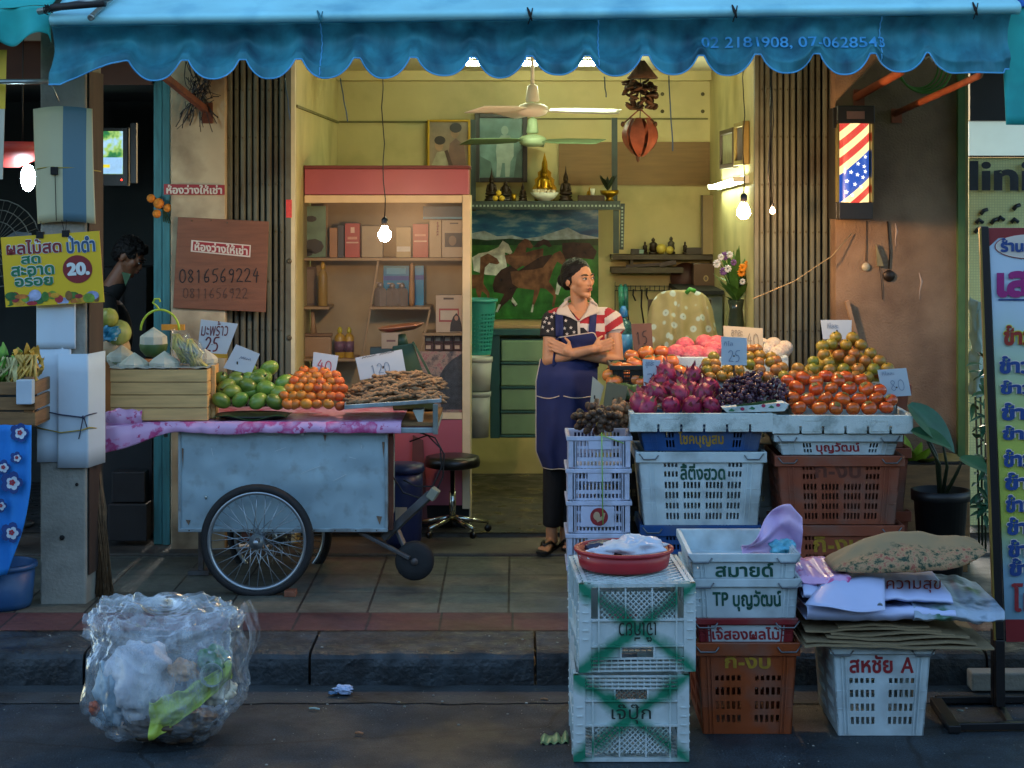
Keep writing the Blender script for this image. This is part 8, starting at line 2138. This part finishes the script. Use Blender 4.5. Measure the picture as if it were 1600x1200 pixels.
L.new(ramp(N,L,noise_n(N,L,tc.outputs['Object'],5,4).outputs[0],[(.36,'#2f5f45'),(.45,'#8a9aa5'),(.56,'#9fb0c0'),(.66,'#2f4f5f')]).outputs[0],b.inputs['Base Color']);b.inputs['Roughness'].default_value=.35
sv_=fold('grey green printed plastic sheet drooping at the right of the banner pile','plastic_sheet',[(.9,.03),(.2,.03),(-.08,.02),(-.12,.035),(-.04,.07),(.2,.085),(.6,.11),(.9,.13)],1425,1566,mst,.5,9,'plastic sheet',sag=.02,taperx=.35)
t_=fold('pink flowered plastic sheet under the sack at the left','floral_sheet',[(.9,.02),(.3,.11),(.1,.15),(.15,.17),(.9,.18)],1252,1330,mpk,.5,4,'plastic sheet')
msk,N,L,b=node_mat('printed sack');tc=N.new('ShaderNodeTexCoord');sx=N.new('ShaderNodeSeparateXYZ');L.new(tc.outputs['Object'],sx.inputs[0])
flo=ramp(N,L,noise_n(N,L,tc.outputs['Object'],34,4,.7).outputs[0],[(.40,'#1f3a2a'),(.47,'#8a7350'),(.55,'#a8835f'),(.62,'#93503f')])
n2=noise_n(N,L,tc.outputs['Object'],9,3)
mk=N.new('ShaderNodeMath');mk.operation='MULTIPLY_ADD';mk.inputs[1].default_value=.12;L.new(n2.outputs[0],mk.inputs[0]);L.new(sx.outputs[1],mk.inputs[2])
mr=N.new('ShaderNodeMapRange');mr.inputs[1].default_value=-.02;mr.inputs[2].default_value=-.05;L.new(mk.outputs[0],mr.inputs[0])
L.new(mixc(N,L,mr.outputs[0],lin('#8f7a58'),flo.outputs[0]),b.inputs['Base Color']);b.inputs['Roughness'].default_value=.8
zs=PZ(897,YB2+.1);so=V((PX(1415,YB2+.2),YB2+.22,zs))
def sack(u,v):
 s_=1 if v<.5 else-1;w=(v*2 if v<.5 else 2-v*2)
 px=1296+238*u;y=-.2+.42*w
 edge=math.sin(u*PI)**.55;bulge=math.sin(w*PI)**.6*edge
 h=(.105 if s_>0 else-.02)*bulge*(1+.35*noise.noise((u*4,w*3,s_)))
 lift=.05*max(0,(u-.72)/.28)**1.6+.03*u
 return V((PX(px,YB2+.2),YB2+.22+y*(.55+.45*edge),zs+.012+h+lift+.008*noise.noise((u*9,w*7,3))))
mb=MB(so);mb.grid(sack,70,40);tag(mb.build('sack',msk,loc=so,recalc=False,solid=.003),'half empty beige woven sack with printed flowers on top of the banners','sack')
GY0=7.72;gc=P(262,1085,GY0);g0=V((gc.x,gc.y,.002))
t=thing('garbage_bag','large knotted clear plastic bag of rubbish on the road','rubbish bag',g0)
M_gb=film_mat('bag film','#dbeaf2',.02,.5,.16)
oc=[(-.315,.50),(-.335,.40),(-.31,.28),(-.325,.16),(-.30,.04),(-.24,-.03+.03),(-.08,.0),(.06,.0),(.18,.02),(.28,.12),(.31,.24),(.305,.34),(.33,.43),(.335,.52),(.29,.555),(.16,.55),(.05,.56),(-.1,.565),(-.2,.56)]
def crease(p):
 q=noise.voronoi(p)[0];return max(0.0,1-(q[1]-q[0])*3.2)
def bagp(d):
 return 1+.10*noise.noise(d*1.6+V((4,2,0)))+.085*noise.noise(d*3.7+V((1,0,3)))-.04*crease(d*3.1)-.02*crease(d*6.3+V((3,1,2)))+.02*noise.noise(d*17)
mb=MB(g0)
def gbag(u,v):
 th=v*PI;ph=u*2*PI
 d=V((math.sin(th)*math.cos(ph),math.sin(th)*math.sin(ph),math.cos(th)));k=bagp(d)
 sq=lambda a:math.copysign(abs(a)**.56,a)
 p=V((sq(d.x)*.318*k,sq(d.y)*.26*k,.285+sq(d.z)*.275*k))
 if p.z>.36:
  q=(p.z-.36)/.2;p.x*=1-.10*math.sin(min(1,q*1.8)*PI)+.10*min(1,q);p.y*=1-.45*min(1,q)
  p.z+=.03*(p.x/.3)**2*q+.02*math.sin(ph*9)*q
 if p.z<.15:p.x*=1-.26*((.15-p.z)/.15)**1.3;p.y*=1-.2*((.15-p.z)/.15)
 p.z=max(0.003+.004*noise.noise((u*20,v*20,0)),p.z)
 return g0+V((0,0,0))+p
mb.grid(gbag,190,120);mb.build('film',M_gb,t,recalc=False)
part('collar_film',M_gb,t,lambda mb:mb.grid(lambda u,v:g0+V(((-.30+.63*u),-.17-.09*math.sin(u*PI)+.05*noise.noise((u*6,v*3,2))-.03*math.sin(v*PI),.44+.02*u+.10*v-.12*(1-v)*math.sin(u*PI*1.1)**2+.02*noise.noise((u*9,v*4,7)))),60,14),recalc=False)
part('side_flap',M_gb,t,lambda mb:mb.grid(lambda u,v:g0+V((.30+.05*math.sin(v*3)+.02*u,-.16+.18*u+.02*noise.noise((u*4,v*4,1)),.30+.26*v+.02*noise.noise((u*5,v*6,4)))),14,24),recalc=False)
M_cloudy=film_mat('cloudy film','#c3d0e2',.35,.8,.2)
def trash(label,c,r,m,nm,cat,sd,amp=.4):return crumple(label,g0+V(c),r,m,nm,cat,sd,amp=amp)
trash('cloudy white carrier bag inside the left half of the clear rubbish bag',(-.10,-.06,.10),(.135,.12,.15),M_wbag,'carrier_bag','bag',11,.25)
trash('pale blue crumpled bag at the far left inside the rubbish bag',(-.21,-.05,.08),(.075,.09,.12),mat('pale blue film','#8fa9b8',.35,var=.15,bump=.4,bscale=25),'carrier_bag','bag',12,.25)
def yg(u,v):
 return g0+V((-.03+.31*u,-.235+.085*u+.05*noise.noise((u*4,v*3,2)),.06+.22*u**1.2+.15*v-.08*v*u+.02*noise.noise((u*8,v*5,8))))
mb=MB(g0+V((.15,-.2,.1)));mb.grid(yg,30,14)
tag(mb.build('lime_bag',mat('lime bag','#a9bf4a',.4,var=.2,scale=10,bump=.4,bscale=25),loc=g0+V((.15,-.2,.1)),recalc=False,solid=.003),'lime yellow plastic bag pressed against the front of the rubbish bag','bag')
trash('pale crumpled paper inside the right of the rubbish bag',(.20,-.09,.16),(.075,.07,.06),mat('paper wad','#cfc8b0',.6,var=.25,scale=12),'paper_wad','paper',13)
trash('tan crumpled wrapper in the middle of the rubbish bag',(.08,-.10,.26),(.055,.05,.04),mat('tan wrapper','#c49a70',.5,var=.3,scale=18),'paper_wad','paper',14)
trash('dark green leaves inside the upper right of the rubbish bag',(.20,-.10,.30),(.06,.05,.045),mat('leaf waste','#3f7a40',.5,var=.4,scale=18),'leaf_waste','leaves',15)
trash('dark food waste at the bottom of the rubbish bag',(.02,-.06,.02),(.17,.13,.06),mat('dark waste','#4a3d30',.5,var=.5,scale=16),'food_waste','waste',16)
trash('maroon wrapper in the middle right of the rubbish bag',(.10,-.15,.17),(.05,.03,.022),mat('maroon wrapper','#8a2a44',.4,var=.3),'wrapper','wrapper',17)
trash('small orange scrap at the left edge inside the rubbish bag',(-.27,-.11,.13),(.02,.02,.025),mat('orange scrap','#b5562f',.5),'wrapper','wrapper',18)
mb=MB(g0+V((.21,-.15,.26)));mb.lathe([(0,0),(.035,0),(.045,.07),(.047,.072),(.043,.07),(.033,.004)],g0+V((.21,-.15,.29)),20,axis=(0,-1,.3))
tag(mb.build('plastic_cup',film_mat('cup film','#b9c9c4',.25,.8,.1),loc=g0+V((.21,-.15,.26)),recalc=False),'clear round plastic cup inside the right of the rubbish bag','cup')
def ground(px,py,z=.004):Y=(EYE-z)*FOC/(py-HY);return V((PX(px,Y),Y,z))
crumple('small white tissue ball lying in the gutter',ground(537,1083,.016),(.04,.028,.016),mat('tissue','#aabfe0',.7,bump=.3,bscale=60),'tissue','tissue',21)
crumple('bluish scrap beside the white tissue in the gutter',ground(520,1085,.016),(.018,.015,.007),mat('blue scrap','#4a7396',.5),'tissue','tissue',22)
mb=MB(ground(866,1160));mb.grid(lambda u,v:ground(845+44*u,1163-10*v-3*u,.004)+V((0,0,.02*math.sin(u*9)**2*v+.006*math.sin(u*23))),16,5)
tag(mb.build('leaf_wrapper',mat('crushed wrapper','#7f9560',.4,var=.35,scale=30),loc=ground(866,1160),recalc=False,solid=.002),'crushed pale green wrapper on the asphalt left of the milk crates','wrapper')
for px,py,l,c2,lab in((561,1145,12,'#a8704a','orange cigarette end on the open asphalt'),(491,1107,16,'#9db5b0','thin pale plastic strip at the gutter edge'),(850,1092,11,'#8f6a4a','brown twig in the gutter near the milk crates'),(1500,1110,9,'#6f7a70','grey scrap near the board foot')):
 a=ground(px-l/2,py,.010);b2=ground(px+l/2,py+1,.010);mb=MB((a+b2)/2);mb.tube([a,(a+b2)/2+V((0,.004,.002)),b2],.0045,6)
 tag(mb.build('litter_scrap',mat('scrap '+c2,c2,.7),loc=(a+b2)/2),lab,'litter')
q=random.Random(4);mb=MB((0,8.4,0))
for k in range(900):
 px=q.uniform(-40,1640);py=q.choice((q.uniform(1075,1200),q.uniform(1068,1112),q.uniform(990,1018)))
 z=.158 if py<1025 else(.012 if py<1100 else.002)
 c=ground(px,py,z);r=q.uniform(.001,.003)if k%9 else q.uniform(.003,.008);mb.ell(c,(r,r*q.uniform(.6,1.4),r*.5),5,3)
tag(mb.build('grit',mat('grit','#8f9088',.8,var=.5,scale=3),loc=(0,8.4,0)),'pale grit and crumbs scattered on kerb, gutter and road','grit',kind='stuff')
BY=10.40
t=thing('barber_lamp','lit barber lamp box with red stripes and white stars on the brown wall','barber pole',P(1338,345,BY))
M_case=mat('lamp case','#1c1a18',.4,var=.1)
bx0,bx1,bzb,bzt=PX(1312,BY),PX(1361,BY),PZ(343,BY),PZ(166,BY)
part('housing',M_case,t,lambda mb:mb.box(bx0-.01,bx1+.012,BY+.07,YW-.002,bzb,bzt),bevel=.005)
part('cap',M_case,t,lambda mb:mb.box(bx0-.016,bx1+.018,BY-.02,BY+.069,PZ(193,BY),bzt+.003),bevel=.006)
part('name_plate',mat('cap plate','#5d4a48',.5),t,lambda mb:mb.box(PX(1322,BY),PX(1350,BY),BY-.023,BY-.0205,PZ(186,BY),PZ(174,BY)))
part('foot',M_case,t,lambda mb:mb.box(bx0-.006,bx1+.008,BY-.012,BY+.069,bzb,PZ(316,BY)),bevel=.005)
part('side_rail',mat('brass rail','#8a7a45',.35,metal=.6,var=.1),t,lambda mb:(mb.box(bx0-.012,bx0-.002,BY-.004,BY+.068,PZ(315.5,BY),PZ(193.5,BY)),mb.box(bx1+.004,bx1+.014,BY-.004,BY+.068,PZ(315.5,BY),PZ(193.5,BY))))
ml,N,L,b=node_mat('barber stripes');tc=N.new('ShaderNodeTexCoord');sx=N.new('ShaderNodeSeparateXYZ');L.new(tc.outputs['Object'],sx.inputs[0])
def mth(op,a,b2=None,c2=None):
 n=N.new('ShaderNodeMath');n.operation=op
 for i,v_ in enumerate((a,b2,c2)):
  if v_ is None:continue
  if isinstance(v_,(int,float)):n.inputs[i].default_value=v_
  else:L.new(v_,n.inputs[i])
 return n.outputs[0]
s_=mth('SUBTRACT',sx.outputs[2],mth('MULTIPLY',sx.outputs[0],.87))
pos=mth('FRACT',mth('MULTIPLY_ADD',s_,1/.47,.588))
rp_=N.new('ShaderNodeValToRGB');rp_.color_ramp.interpolation='CONSTANT';L.new(pos,rp_.inputs[0])
e=rp_.color_ramp.elements;e[0].position=0;e[0].color=(*lin('#1d3f8a'),1);e[1].position=.27;e[1].color=(*lin('#e6c98a'),1)
for p,c2 in((.37,'#b0382f'),(.47,'#e6c98a'),(.57,'#b0382f'),(.67,'#e6c98a'),(.77,'#b0382f'),(.86,'#e6c98a'),(.95,'#1d3f8a')):
 k=e.new(p);k.color=(*lin(c2),1)
L.new(rp_.outputs[0],b.inputs['Base Color']);L.new(rp_.outputs[0],b.inputs['Emission Color']);b.inputs['Emission Strength'].default_value=.5;b.inputs['Roughness'].default_value=.2
cx_=(bx0+bx1)/2;rr=(bx1-bx0)/2-.004;z0,z1=PZ(316.5,BY),PZ(192.5,BY)
rol=part('roller',ml,t,lambda mb:mb.lathe([(rr,z0),(rr,z1)],(cx_,BY+.045,0),40,sy=.75))
ms2=mat('lit star','#f2f0e0',.4,var=0,emit=.5)
def star_on(px,py,r):
 pts=[]
 for i in range(10):
  q=r if i%2==0 else r*.45;x=PX(px,BY)+q*math.sin(i*PI/5+.2);z=PZ(py,BY)+q*math.cos(i*PI/5+.2)
  d=max(-1,min(1,(x-cx_)/rr));pts.append(V((x,BY+.045-rr*.75*math.sqrt(max(0.0,1-d*d))-.0025,z)))
 c=V((PX(px,BY),0,PZ(py,BY)));d=(c.x-cx_)/rr;c.y=BY+.045-rr*.75*math.sqrt(max(0,1-d*d))-.003
 part('star',ms2,t,lambda mb:mb.put([c]+pts,[(0,i+1,(i+1)%10+1)for i in range(10)]),recalc=False)
for px,py in((1352,245),(1340,256),(1350,260),(1329,269),(1339,273),(1348,277),(1323,283),(1335,288),(1345,292),(1322,300),(1331,305),(1352,268)):star_on(px,py,.0125)
part('bracket',M_case,t,lambda mb:(mb.box(PX(1303,BY),bx0-.0165,BY+.02,BY+.05,PZ(200,BY),PZ(168,BY))))
part('cover',mgl,t,lambda mb:mb.lathe([(rr+.006,z0+.002),(rr+.006,z1-.002)],(cx_,BY+.045,0),40,sy=.8,a0=PI+.1,a1=2*PI-.1),recalc=False)
WY2=YW
t=thing('wall_switch','small white pull switch hanging on the brown wall','switch',P(1353,425,WY2))
part('button',mat('cream switch','#b5a98a',.4),t,lambda mb:mb.lathe([(0,.014),(.02,.012),(.024,.004),(.024,0)],P(1353,417,WY2),18,axis=(0,-1,0),sy=1.0),bevel=0)
part('cord',M_wire,t,lambda mb:mb.tube([P(1353,408,WY2-.006),P(1354,345,WY2-.006)],.002,5))
t=thing('scoop_and_shadow','pointed scoop and a modelled spoon shaped shadow on the brown wall','spoon_shadow',P(1388,440,WY2))
part('spoon_shadow',M_bron,t,lambda mb:(mb.lathe([(0,.012),(.03,.010),(.034,.002),(0,.0)],P(1389,431,WY2),20,axis=(0,-1,0)),mb.tube([P(1389,420,WY2-.006),P(1390,395,WY2-.008),P(1387,346,WY2-.006)],.004,6)))  # dark spoon shape is a cast shadow modelled as a solid
part('scoop',mat('olive scoop','#7d7350',.5),t,lambda mb:mb.prism([P(1369,382,WY2-.03),P(1376,400,WY2-.03),P(1381,416,WY2-.03),P(1371,416,WY2-.03)],(0,.02,0)))
part('tail',M_wire,t,lambda mb:mb.tube([P(1374,416,WY2-.008),P(1377,440,WY2-.008),P(1379,468,WY2-.006)],.002,5))
for k,(pts,lab)in enumerate((([(1399,349),(1401,362),(1399,374),(1400,385)],'flaked pale paint mark high on the brown wall'),([(1436,426),(1440,440),(1437,455),(1437,468)],'flaked pale paint mark in the middle of the brown wall'))):
 mb=MB(P(*pts[0],WY2));mb.tube([P(*p,WY2-.0005)for p in pts],[.002,.007,.003,.004],6,flat=.3)
 tag(mb.build('paint_flake',mat('pale flake','#b59a86',.8,var=.2),loc=P(*pts[0],WY2)),lab,'paint flake')
t=thing('hose_coil','coil of green garden hose hanging under the right end of the awning','hose',P(1435,118,10.6))
part('hose',mat('green hose','#4f7a2e',.4,var=.1),t,lambda mb:[mb.tube([P(1434+(32+3*k)*math.cos(a)+4*k,104+(34+2.5*k)*math.sin(a),10.62-.02*k)for a in[PI*.95-(PI*1.0)*i/24 for i in range(25)]],.0065,7)for k in range(4)])
part('tie',M_bkt,t,lambda mb:mb.tube([P(1446,92,10.58),P(1452,88,10.56),P(1456,96,10.58)],.006,6))
mb=MB(P(1240,450,10.6));mb.tube([P(1176,467,10.55),P(1240,440,10.6),P(1300,400,10.66),P(1330,365,10.7)],.003,6)
tag(mb.build('pale_cord',mat('pale cord','#9a8460',.7),loc=P(1240,450,10.6)),'pale cord slung from the right shutter up to the barber lamp','cord')
mb=MB(P(1325,480,WY2));mb.bar(P(1323,470,WY2-.035),P(1347,560,WY2-.03),.03,.02)
tag(mb.build('slanting_stick',mat('pale stick','#9c7a5a',.7),loc=P(1325,480,WY2)),'short pale batten leaning on the brown wall behind the tangerines','stick')
t=thing('planter_box','long dark wooden planter box along the brown wall','planter',P(1470,800,10.3))
part('box',M_crw,t,lambda mb:(mb.box(PX(1400,10.3),PX(1516,10.3),10.3,10.65,.2,PZ(727,10.3))),bevel=.006)
part('leg',M_crw,t,lambda mb:mb.box(PX(1500,10.3),PX(1512,10.3),10.302,10.34,.161,.199))
part('leg',M_crw,t,lambda mb:mb.box(PX(1410,10.3),PX(1420,10.3),10.302,10.34,.161,.199))
part('soil',M_blk,t,lambda mb:mb.box(PX(1406,10.3),PX(1510,10.3),10.32,10.63,PZ(727,10.3)+.0005,PZ(724,10.3)))
def leafshape(mb,base,tip,w,droop=.1,n=10,fold_=.25):
 base,tip=V(base),V(tip);d=tip-base;side=d.cross(V((0,-.4,1))).normalized();up=side.cross(d).normalized()
 def g(u,v):
  q=(u-.5)*2;ww=w*(math.sin(min(1,v*.96+.04)*PI)**.75)*(1.15-.5*v)
  return base+d*v-V((0,0,droop*v*v))+side*q*ww+up*abs(q)*ww*fold_
 mb.grid(g,6,n)
M_lf=mat('dark leaf','#2f5a40',.35,var=.25,scale=14,coat=.1);M_lf2=mat('yellow green leaf','#7f9a2c',.4,var=.2,scale=10)
t=thing('potted_plant','large leaved plant in a black pot beside the persimmon stack','potted plant',P(1475,850,9.75))
c=V((PX(1473,9.8),9.85,.161));hp=PZ(772,9.7)-.161
part('pot',mat('black pot','#0e1012',.5,var=.1),t,lambda mb:mb.lathe([(0,.001),(.105,.001),(.135,hp*.9),(.15,hp*.9),(.15,hp),(.138,hp),(.125,hp*.86),(0,hp*.86)],c,32))
tips=[((1420,632),(1492,702),9.7,.10),((1424,672),(1488,695),9.62,.07),((1500,715),(1548,735),9.7,.06),((1440,660),(1415,640),9.8,.05)]
for(a,b2,Y,w)in tips:part('leaf',M_lf,t,lambda mb:leafshape(mb,P(*a,Y),P(*b2,Y-.1),w,.02),recalc=False)
part('stems',mat('leaf stalk','#26331f',.5,var=.2),t,lambda mb:[mb.tube([c+V((0,0,hp*.85)),P((1478+px)/2+4,(760+py)/2,9.78),P(px,py,Y)],[.012,.009,.006],7)for px,py,Y in((1449,690,9.68),(1474,698,9.66),(1505,716,9.7),(1440,662,9.8))])
t=thing('yellow_plant','yellow green broad leaves rising from the planter behind the black pot','plant',P(1425,727,10.45))
part('leaves',M_lf2,t,lambda mb:[leafshape(mb,P(1430+dx,726,10.42),P(*tp,10.38-.04*k),.05,.0)for k,(dx,tp)in enumerate(((-10,(1413,680)),(0,(1440,690)),(6,(1452,700)),(-14,(1418,700)),(12,(1458,716))))],recalc=False)
mb=MB(P(1475,727,10.45));mb.ell(P(1478,722,10.45),(.09,.08,.05),20,12,fn=lambda d:1+.15*noise.noise(d*3))
tag(mb.build('rice_sack',mat('ochre sack','#8f7036',.7,var=.2),loc=P(1475,727,10.45)),'ochre bag lying on the planter right of the yellow leaves','bag')
t=thing('corner_shrub','thin leafy shrub in the gap between green post and menu board','shrub',P(1535,850,10.4))
part('stems',mat('leaf stalk'),t,lambda mb:[mb.tube([P(1530+k*5,860,10.4),P(1528+k*6,740,10.42),P(1524+k*8,620,10.44)],.006,5)for k in range(3)])
part('foliage',M_lf,t,lambda mb:[leafshape(mb,P(1520+rnd(0,28),y_,10.4),P(1520+rnd(-14,34),y_+rnd(-20,22),10.3),rnd(.012,.028),.03,6)for y_ in[560+i*5 for i in range(50)]],recalc=False)
mb=MB(P(1525,560,11.2));mb.grid(lambda u,v:P(1516+26*u,470+150*v-30*(u-.5)**2,11.2)+V((0,-.05*math.sin(u*PI),0))+wob((u*3,v*5,1),1.5,.02),14,30)
tag(mb.build('hanging_bag',mat('hanging white film','#9fb5a8',.4,var=.2),loc=P(1525,560,11.2),recalc=False,solid=.002),'white plastic bag hanging in front of the clinic panel','bag')
for k,(px,py)in enumerate(((1537,332),(1530,346),(1553,347),(1563,342),(1588,325),(1585,345),(1528,361))):
 mb=MB(P(px,py,YK));mb.tube([P(px-5,py+3,YK-.012),P(px,py-3,YK-.016),P(px+6,py+(2 if k%2 else-5),YK-.012)],.012,7)
 tag(mb.build('panel_letter',M_navy,loc=P(px,py,YK)),'dark broken raised letter under the clinic lettering, above the menu board','letter','broken letters on the clinic panel')
BYM=8.05
t=thing('menu_board','tall printed food menu board in a black frame at the right edge','signboard',P(1590,1110,BYM))
M_fr=mat('black board frame','#0b0c0f',.4,var=.1)
def B(px,py,d=0.0):return P(px,py,BYM-d)
part('frame',M_fr,t,lambda mb:(mb.prism([B(1533,354),B(1545,354),B(1570,1000),B(1556,1000)],(0,.05,0)),mb.prism([B(1556,1000.5),B(1570,1000.5),B(1571,1105),B(1557,1105)],(0,.045,0))),bevel=.003)
part('brass_edge',mat('brass edge','#8a7436',.4,metal=.4),t,lambda mb:mb.bar(B(1531,356,-.01),B(1554,1000,-.01),.008,.02,up=(0,1,0)))
msh,N,L,b=node_mat('menu print');tc=N.new('ShaderNodeTexCoord');sx=N.new('ShaderNodeSeparateXYZ');L.new(tc.outputs['Object'],sx.inputs[0])
nn=noise_n(N,L,tc.outputs['Object'],3,2);ad=N.new('ShaderNodeMath');ad.operation='MULTIPLY_ADD';ad.inputs[1].default_value=.25;L.new(nn.outputs[0],ad.inputs[0]);L.new(sx.outputs[2],ad.inputs[2])
mr=N.new('ShaderNodeMapRange');mr.inputs[1].default_value=PZ(1000,BYM)-t.location.z;mr.inputs[2].default_value=PZ(354,BYM)-t.location.z+.25;L.new(ad.outputs[0],mr.inputs[0])
L.new(ramp(N,L,mr.outputs[0],[(0,'#5f8594'),(.2,'#7fa3b5'),(.32,'#9fae4a'),(.5,'#a8b552'),(.66,'#a9bfa8'),(.78,'#b5c9d6'),(1,'#b9cad6')]).outputs[0],b.inputs['Base Color']);b.inputs['Roughness'].default_value=.35
part('sheet',msh,t,lambda mb:mb.prism([B(1545,356,-.012),B(1572,1003,-.012),B(1960,1003,-.012),B(1960,356,-.012)],(0,.02,0)))
part('top_band',M_mar,t,lambda mb:mb.prism([B(1545,356,-.009),B(1546,385,-.009),B(1560,372,-.009),B(1620,366,-.009),B(1960,366,-.009),B(1960,356,-.009)],(0,.002,0)))
part('bottom_band',M_mar,t,lambda mb:mb.prism([B(1571,968,-.009),B(1572.3,1003,-.009),B(1960,1003,-.009),B(1960,968,-.009)],(0,.002,0)))
part('title_oval',M_tred,t,lambda mb:mb.prism([B(1610+56*math.cos(a/40*2*PI),385+20*math.sin(a/40*2*PI),-.0075)for a in range(40)],(0,.001,0)))
part('title_field',M_stw,t,lambda mb:mb.prism([B(1610+54.5*math.cos(a/40*2*PI),385+18.8*math.sin(a/40*2*PI),-.006)for a in range(40)],(0,.001,0)))
M_mb=mat('menu blue','#1c3f7a',.4,var=.05);M_mm=mat('menu magenta','#8f1f6a',.4,var=.05);M_mr_=mat('menu red','#8a2a1f',.4,var=.05)
def ml_(s,px0,px1,p0,p1,m,bold=.05,d=-.004,halo=None):
 if halo:
  q=letter(s,B(px0-1,p1+1,d),B(px1+1,p1+1,d),B(px0-1,p0-1,d),halo,t,off=.0005,bold=bold+.05);q.location=-t.location
 q=letter(s,B(px0,p1,d),B(px1,p1,d),B(px0,p0,d),m,t,off=.003,bold=bold);q.location=-t.location
ml_('ร้านอาหาร',1563,1660,372,394,M_mb,d=-.0045)
ml_('เสรี',1557,1640,410,465,M_mm)
part('underline',M_mb,t,lambda mb:mb.prism([B(1560,467,-.006),B(1640,467,-.006),B(1640,469.5,-.006),B(1560,469.5,-.006)],(0,.001,0)))
ml_('ข้าวแกง',1568,1668,508,540,M_mr_,halo=mat('menu yellow','#c9c23a',.4))
for k,(y0,s)in enumerate(((556,'ข้าวผัด'),(594,'ข้าวหมู'),(629,'ข้าวไก่'),(665,'ข้าวกุ้ง'),(702,'ข้าวปลา'),(738,'ข้าวไข่'),(773,'ข้าวหมก'),(808,'ข้าวต้ม'),(843,'ข้าวมัน'),(872,'ข้าวยำ'))):
 ml_(s,1561+k*1.7,1655+k*1.7,y0,y0+28,M_mb,halo=M_stw)
ml_('โทร.',1580,1660,911,956,M_tred,bold=.02)
bsx=lambda px,py:ground(px,py,.02)
part('base',M_fr,t,lambda mb:(mb.bar(ground(1462,1095,.022),ground(1492,1140,.022),.05,.03),mb.bar(ground(1494,1135,.022),ground(1800,1131,.022),.03,.03),mb.bar(ground(1462,1093,.022),ground(1800,1090,.022),.03,.03),mb.bar(ground(1556,1092,.021),ground(1578,1130,.021),.03,.025)),bevel=.003)
part('post',M_fr,t,lambda mb:mb.box(PX(1557,BYM),PX(1571,BYM),BYM+.06,BYM+.10,.03,PZ(990,BYM)))
mb=MB(P(1590,1075,8.45));mb.box(PX(1515,8.42),PX(1700,8.42),8.38,8.48,.02,.10)
tag(mb.build('concrete_block',M_conc,loc=P(1590,1075,8.45),bevel=.008),'pale concrete block lying in the gutter behind the menu board','block')
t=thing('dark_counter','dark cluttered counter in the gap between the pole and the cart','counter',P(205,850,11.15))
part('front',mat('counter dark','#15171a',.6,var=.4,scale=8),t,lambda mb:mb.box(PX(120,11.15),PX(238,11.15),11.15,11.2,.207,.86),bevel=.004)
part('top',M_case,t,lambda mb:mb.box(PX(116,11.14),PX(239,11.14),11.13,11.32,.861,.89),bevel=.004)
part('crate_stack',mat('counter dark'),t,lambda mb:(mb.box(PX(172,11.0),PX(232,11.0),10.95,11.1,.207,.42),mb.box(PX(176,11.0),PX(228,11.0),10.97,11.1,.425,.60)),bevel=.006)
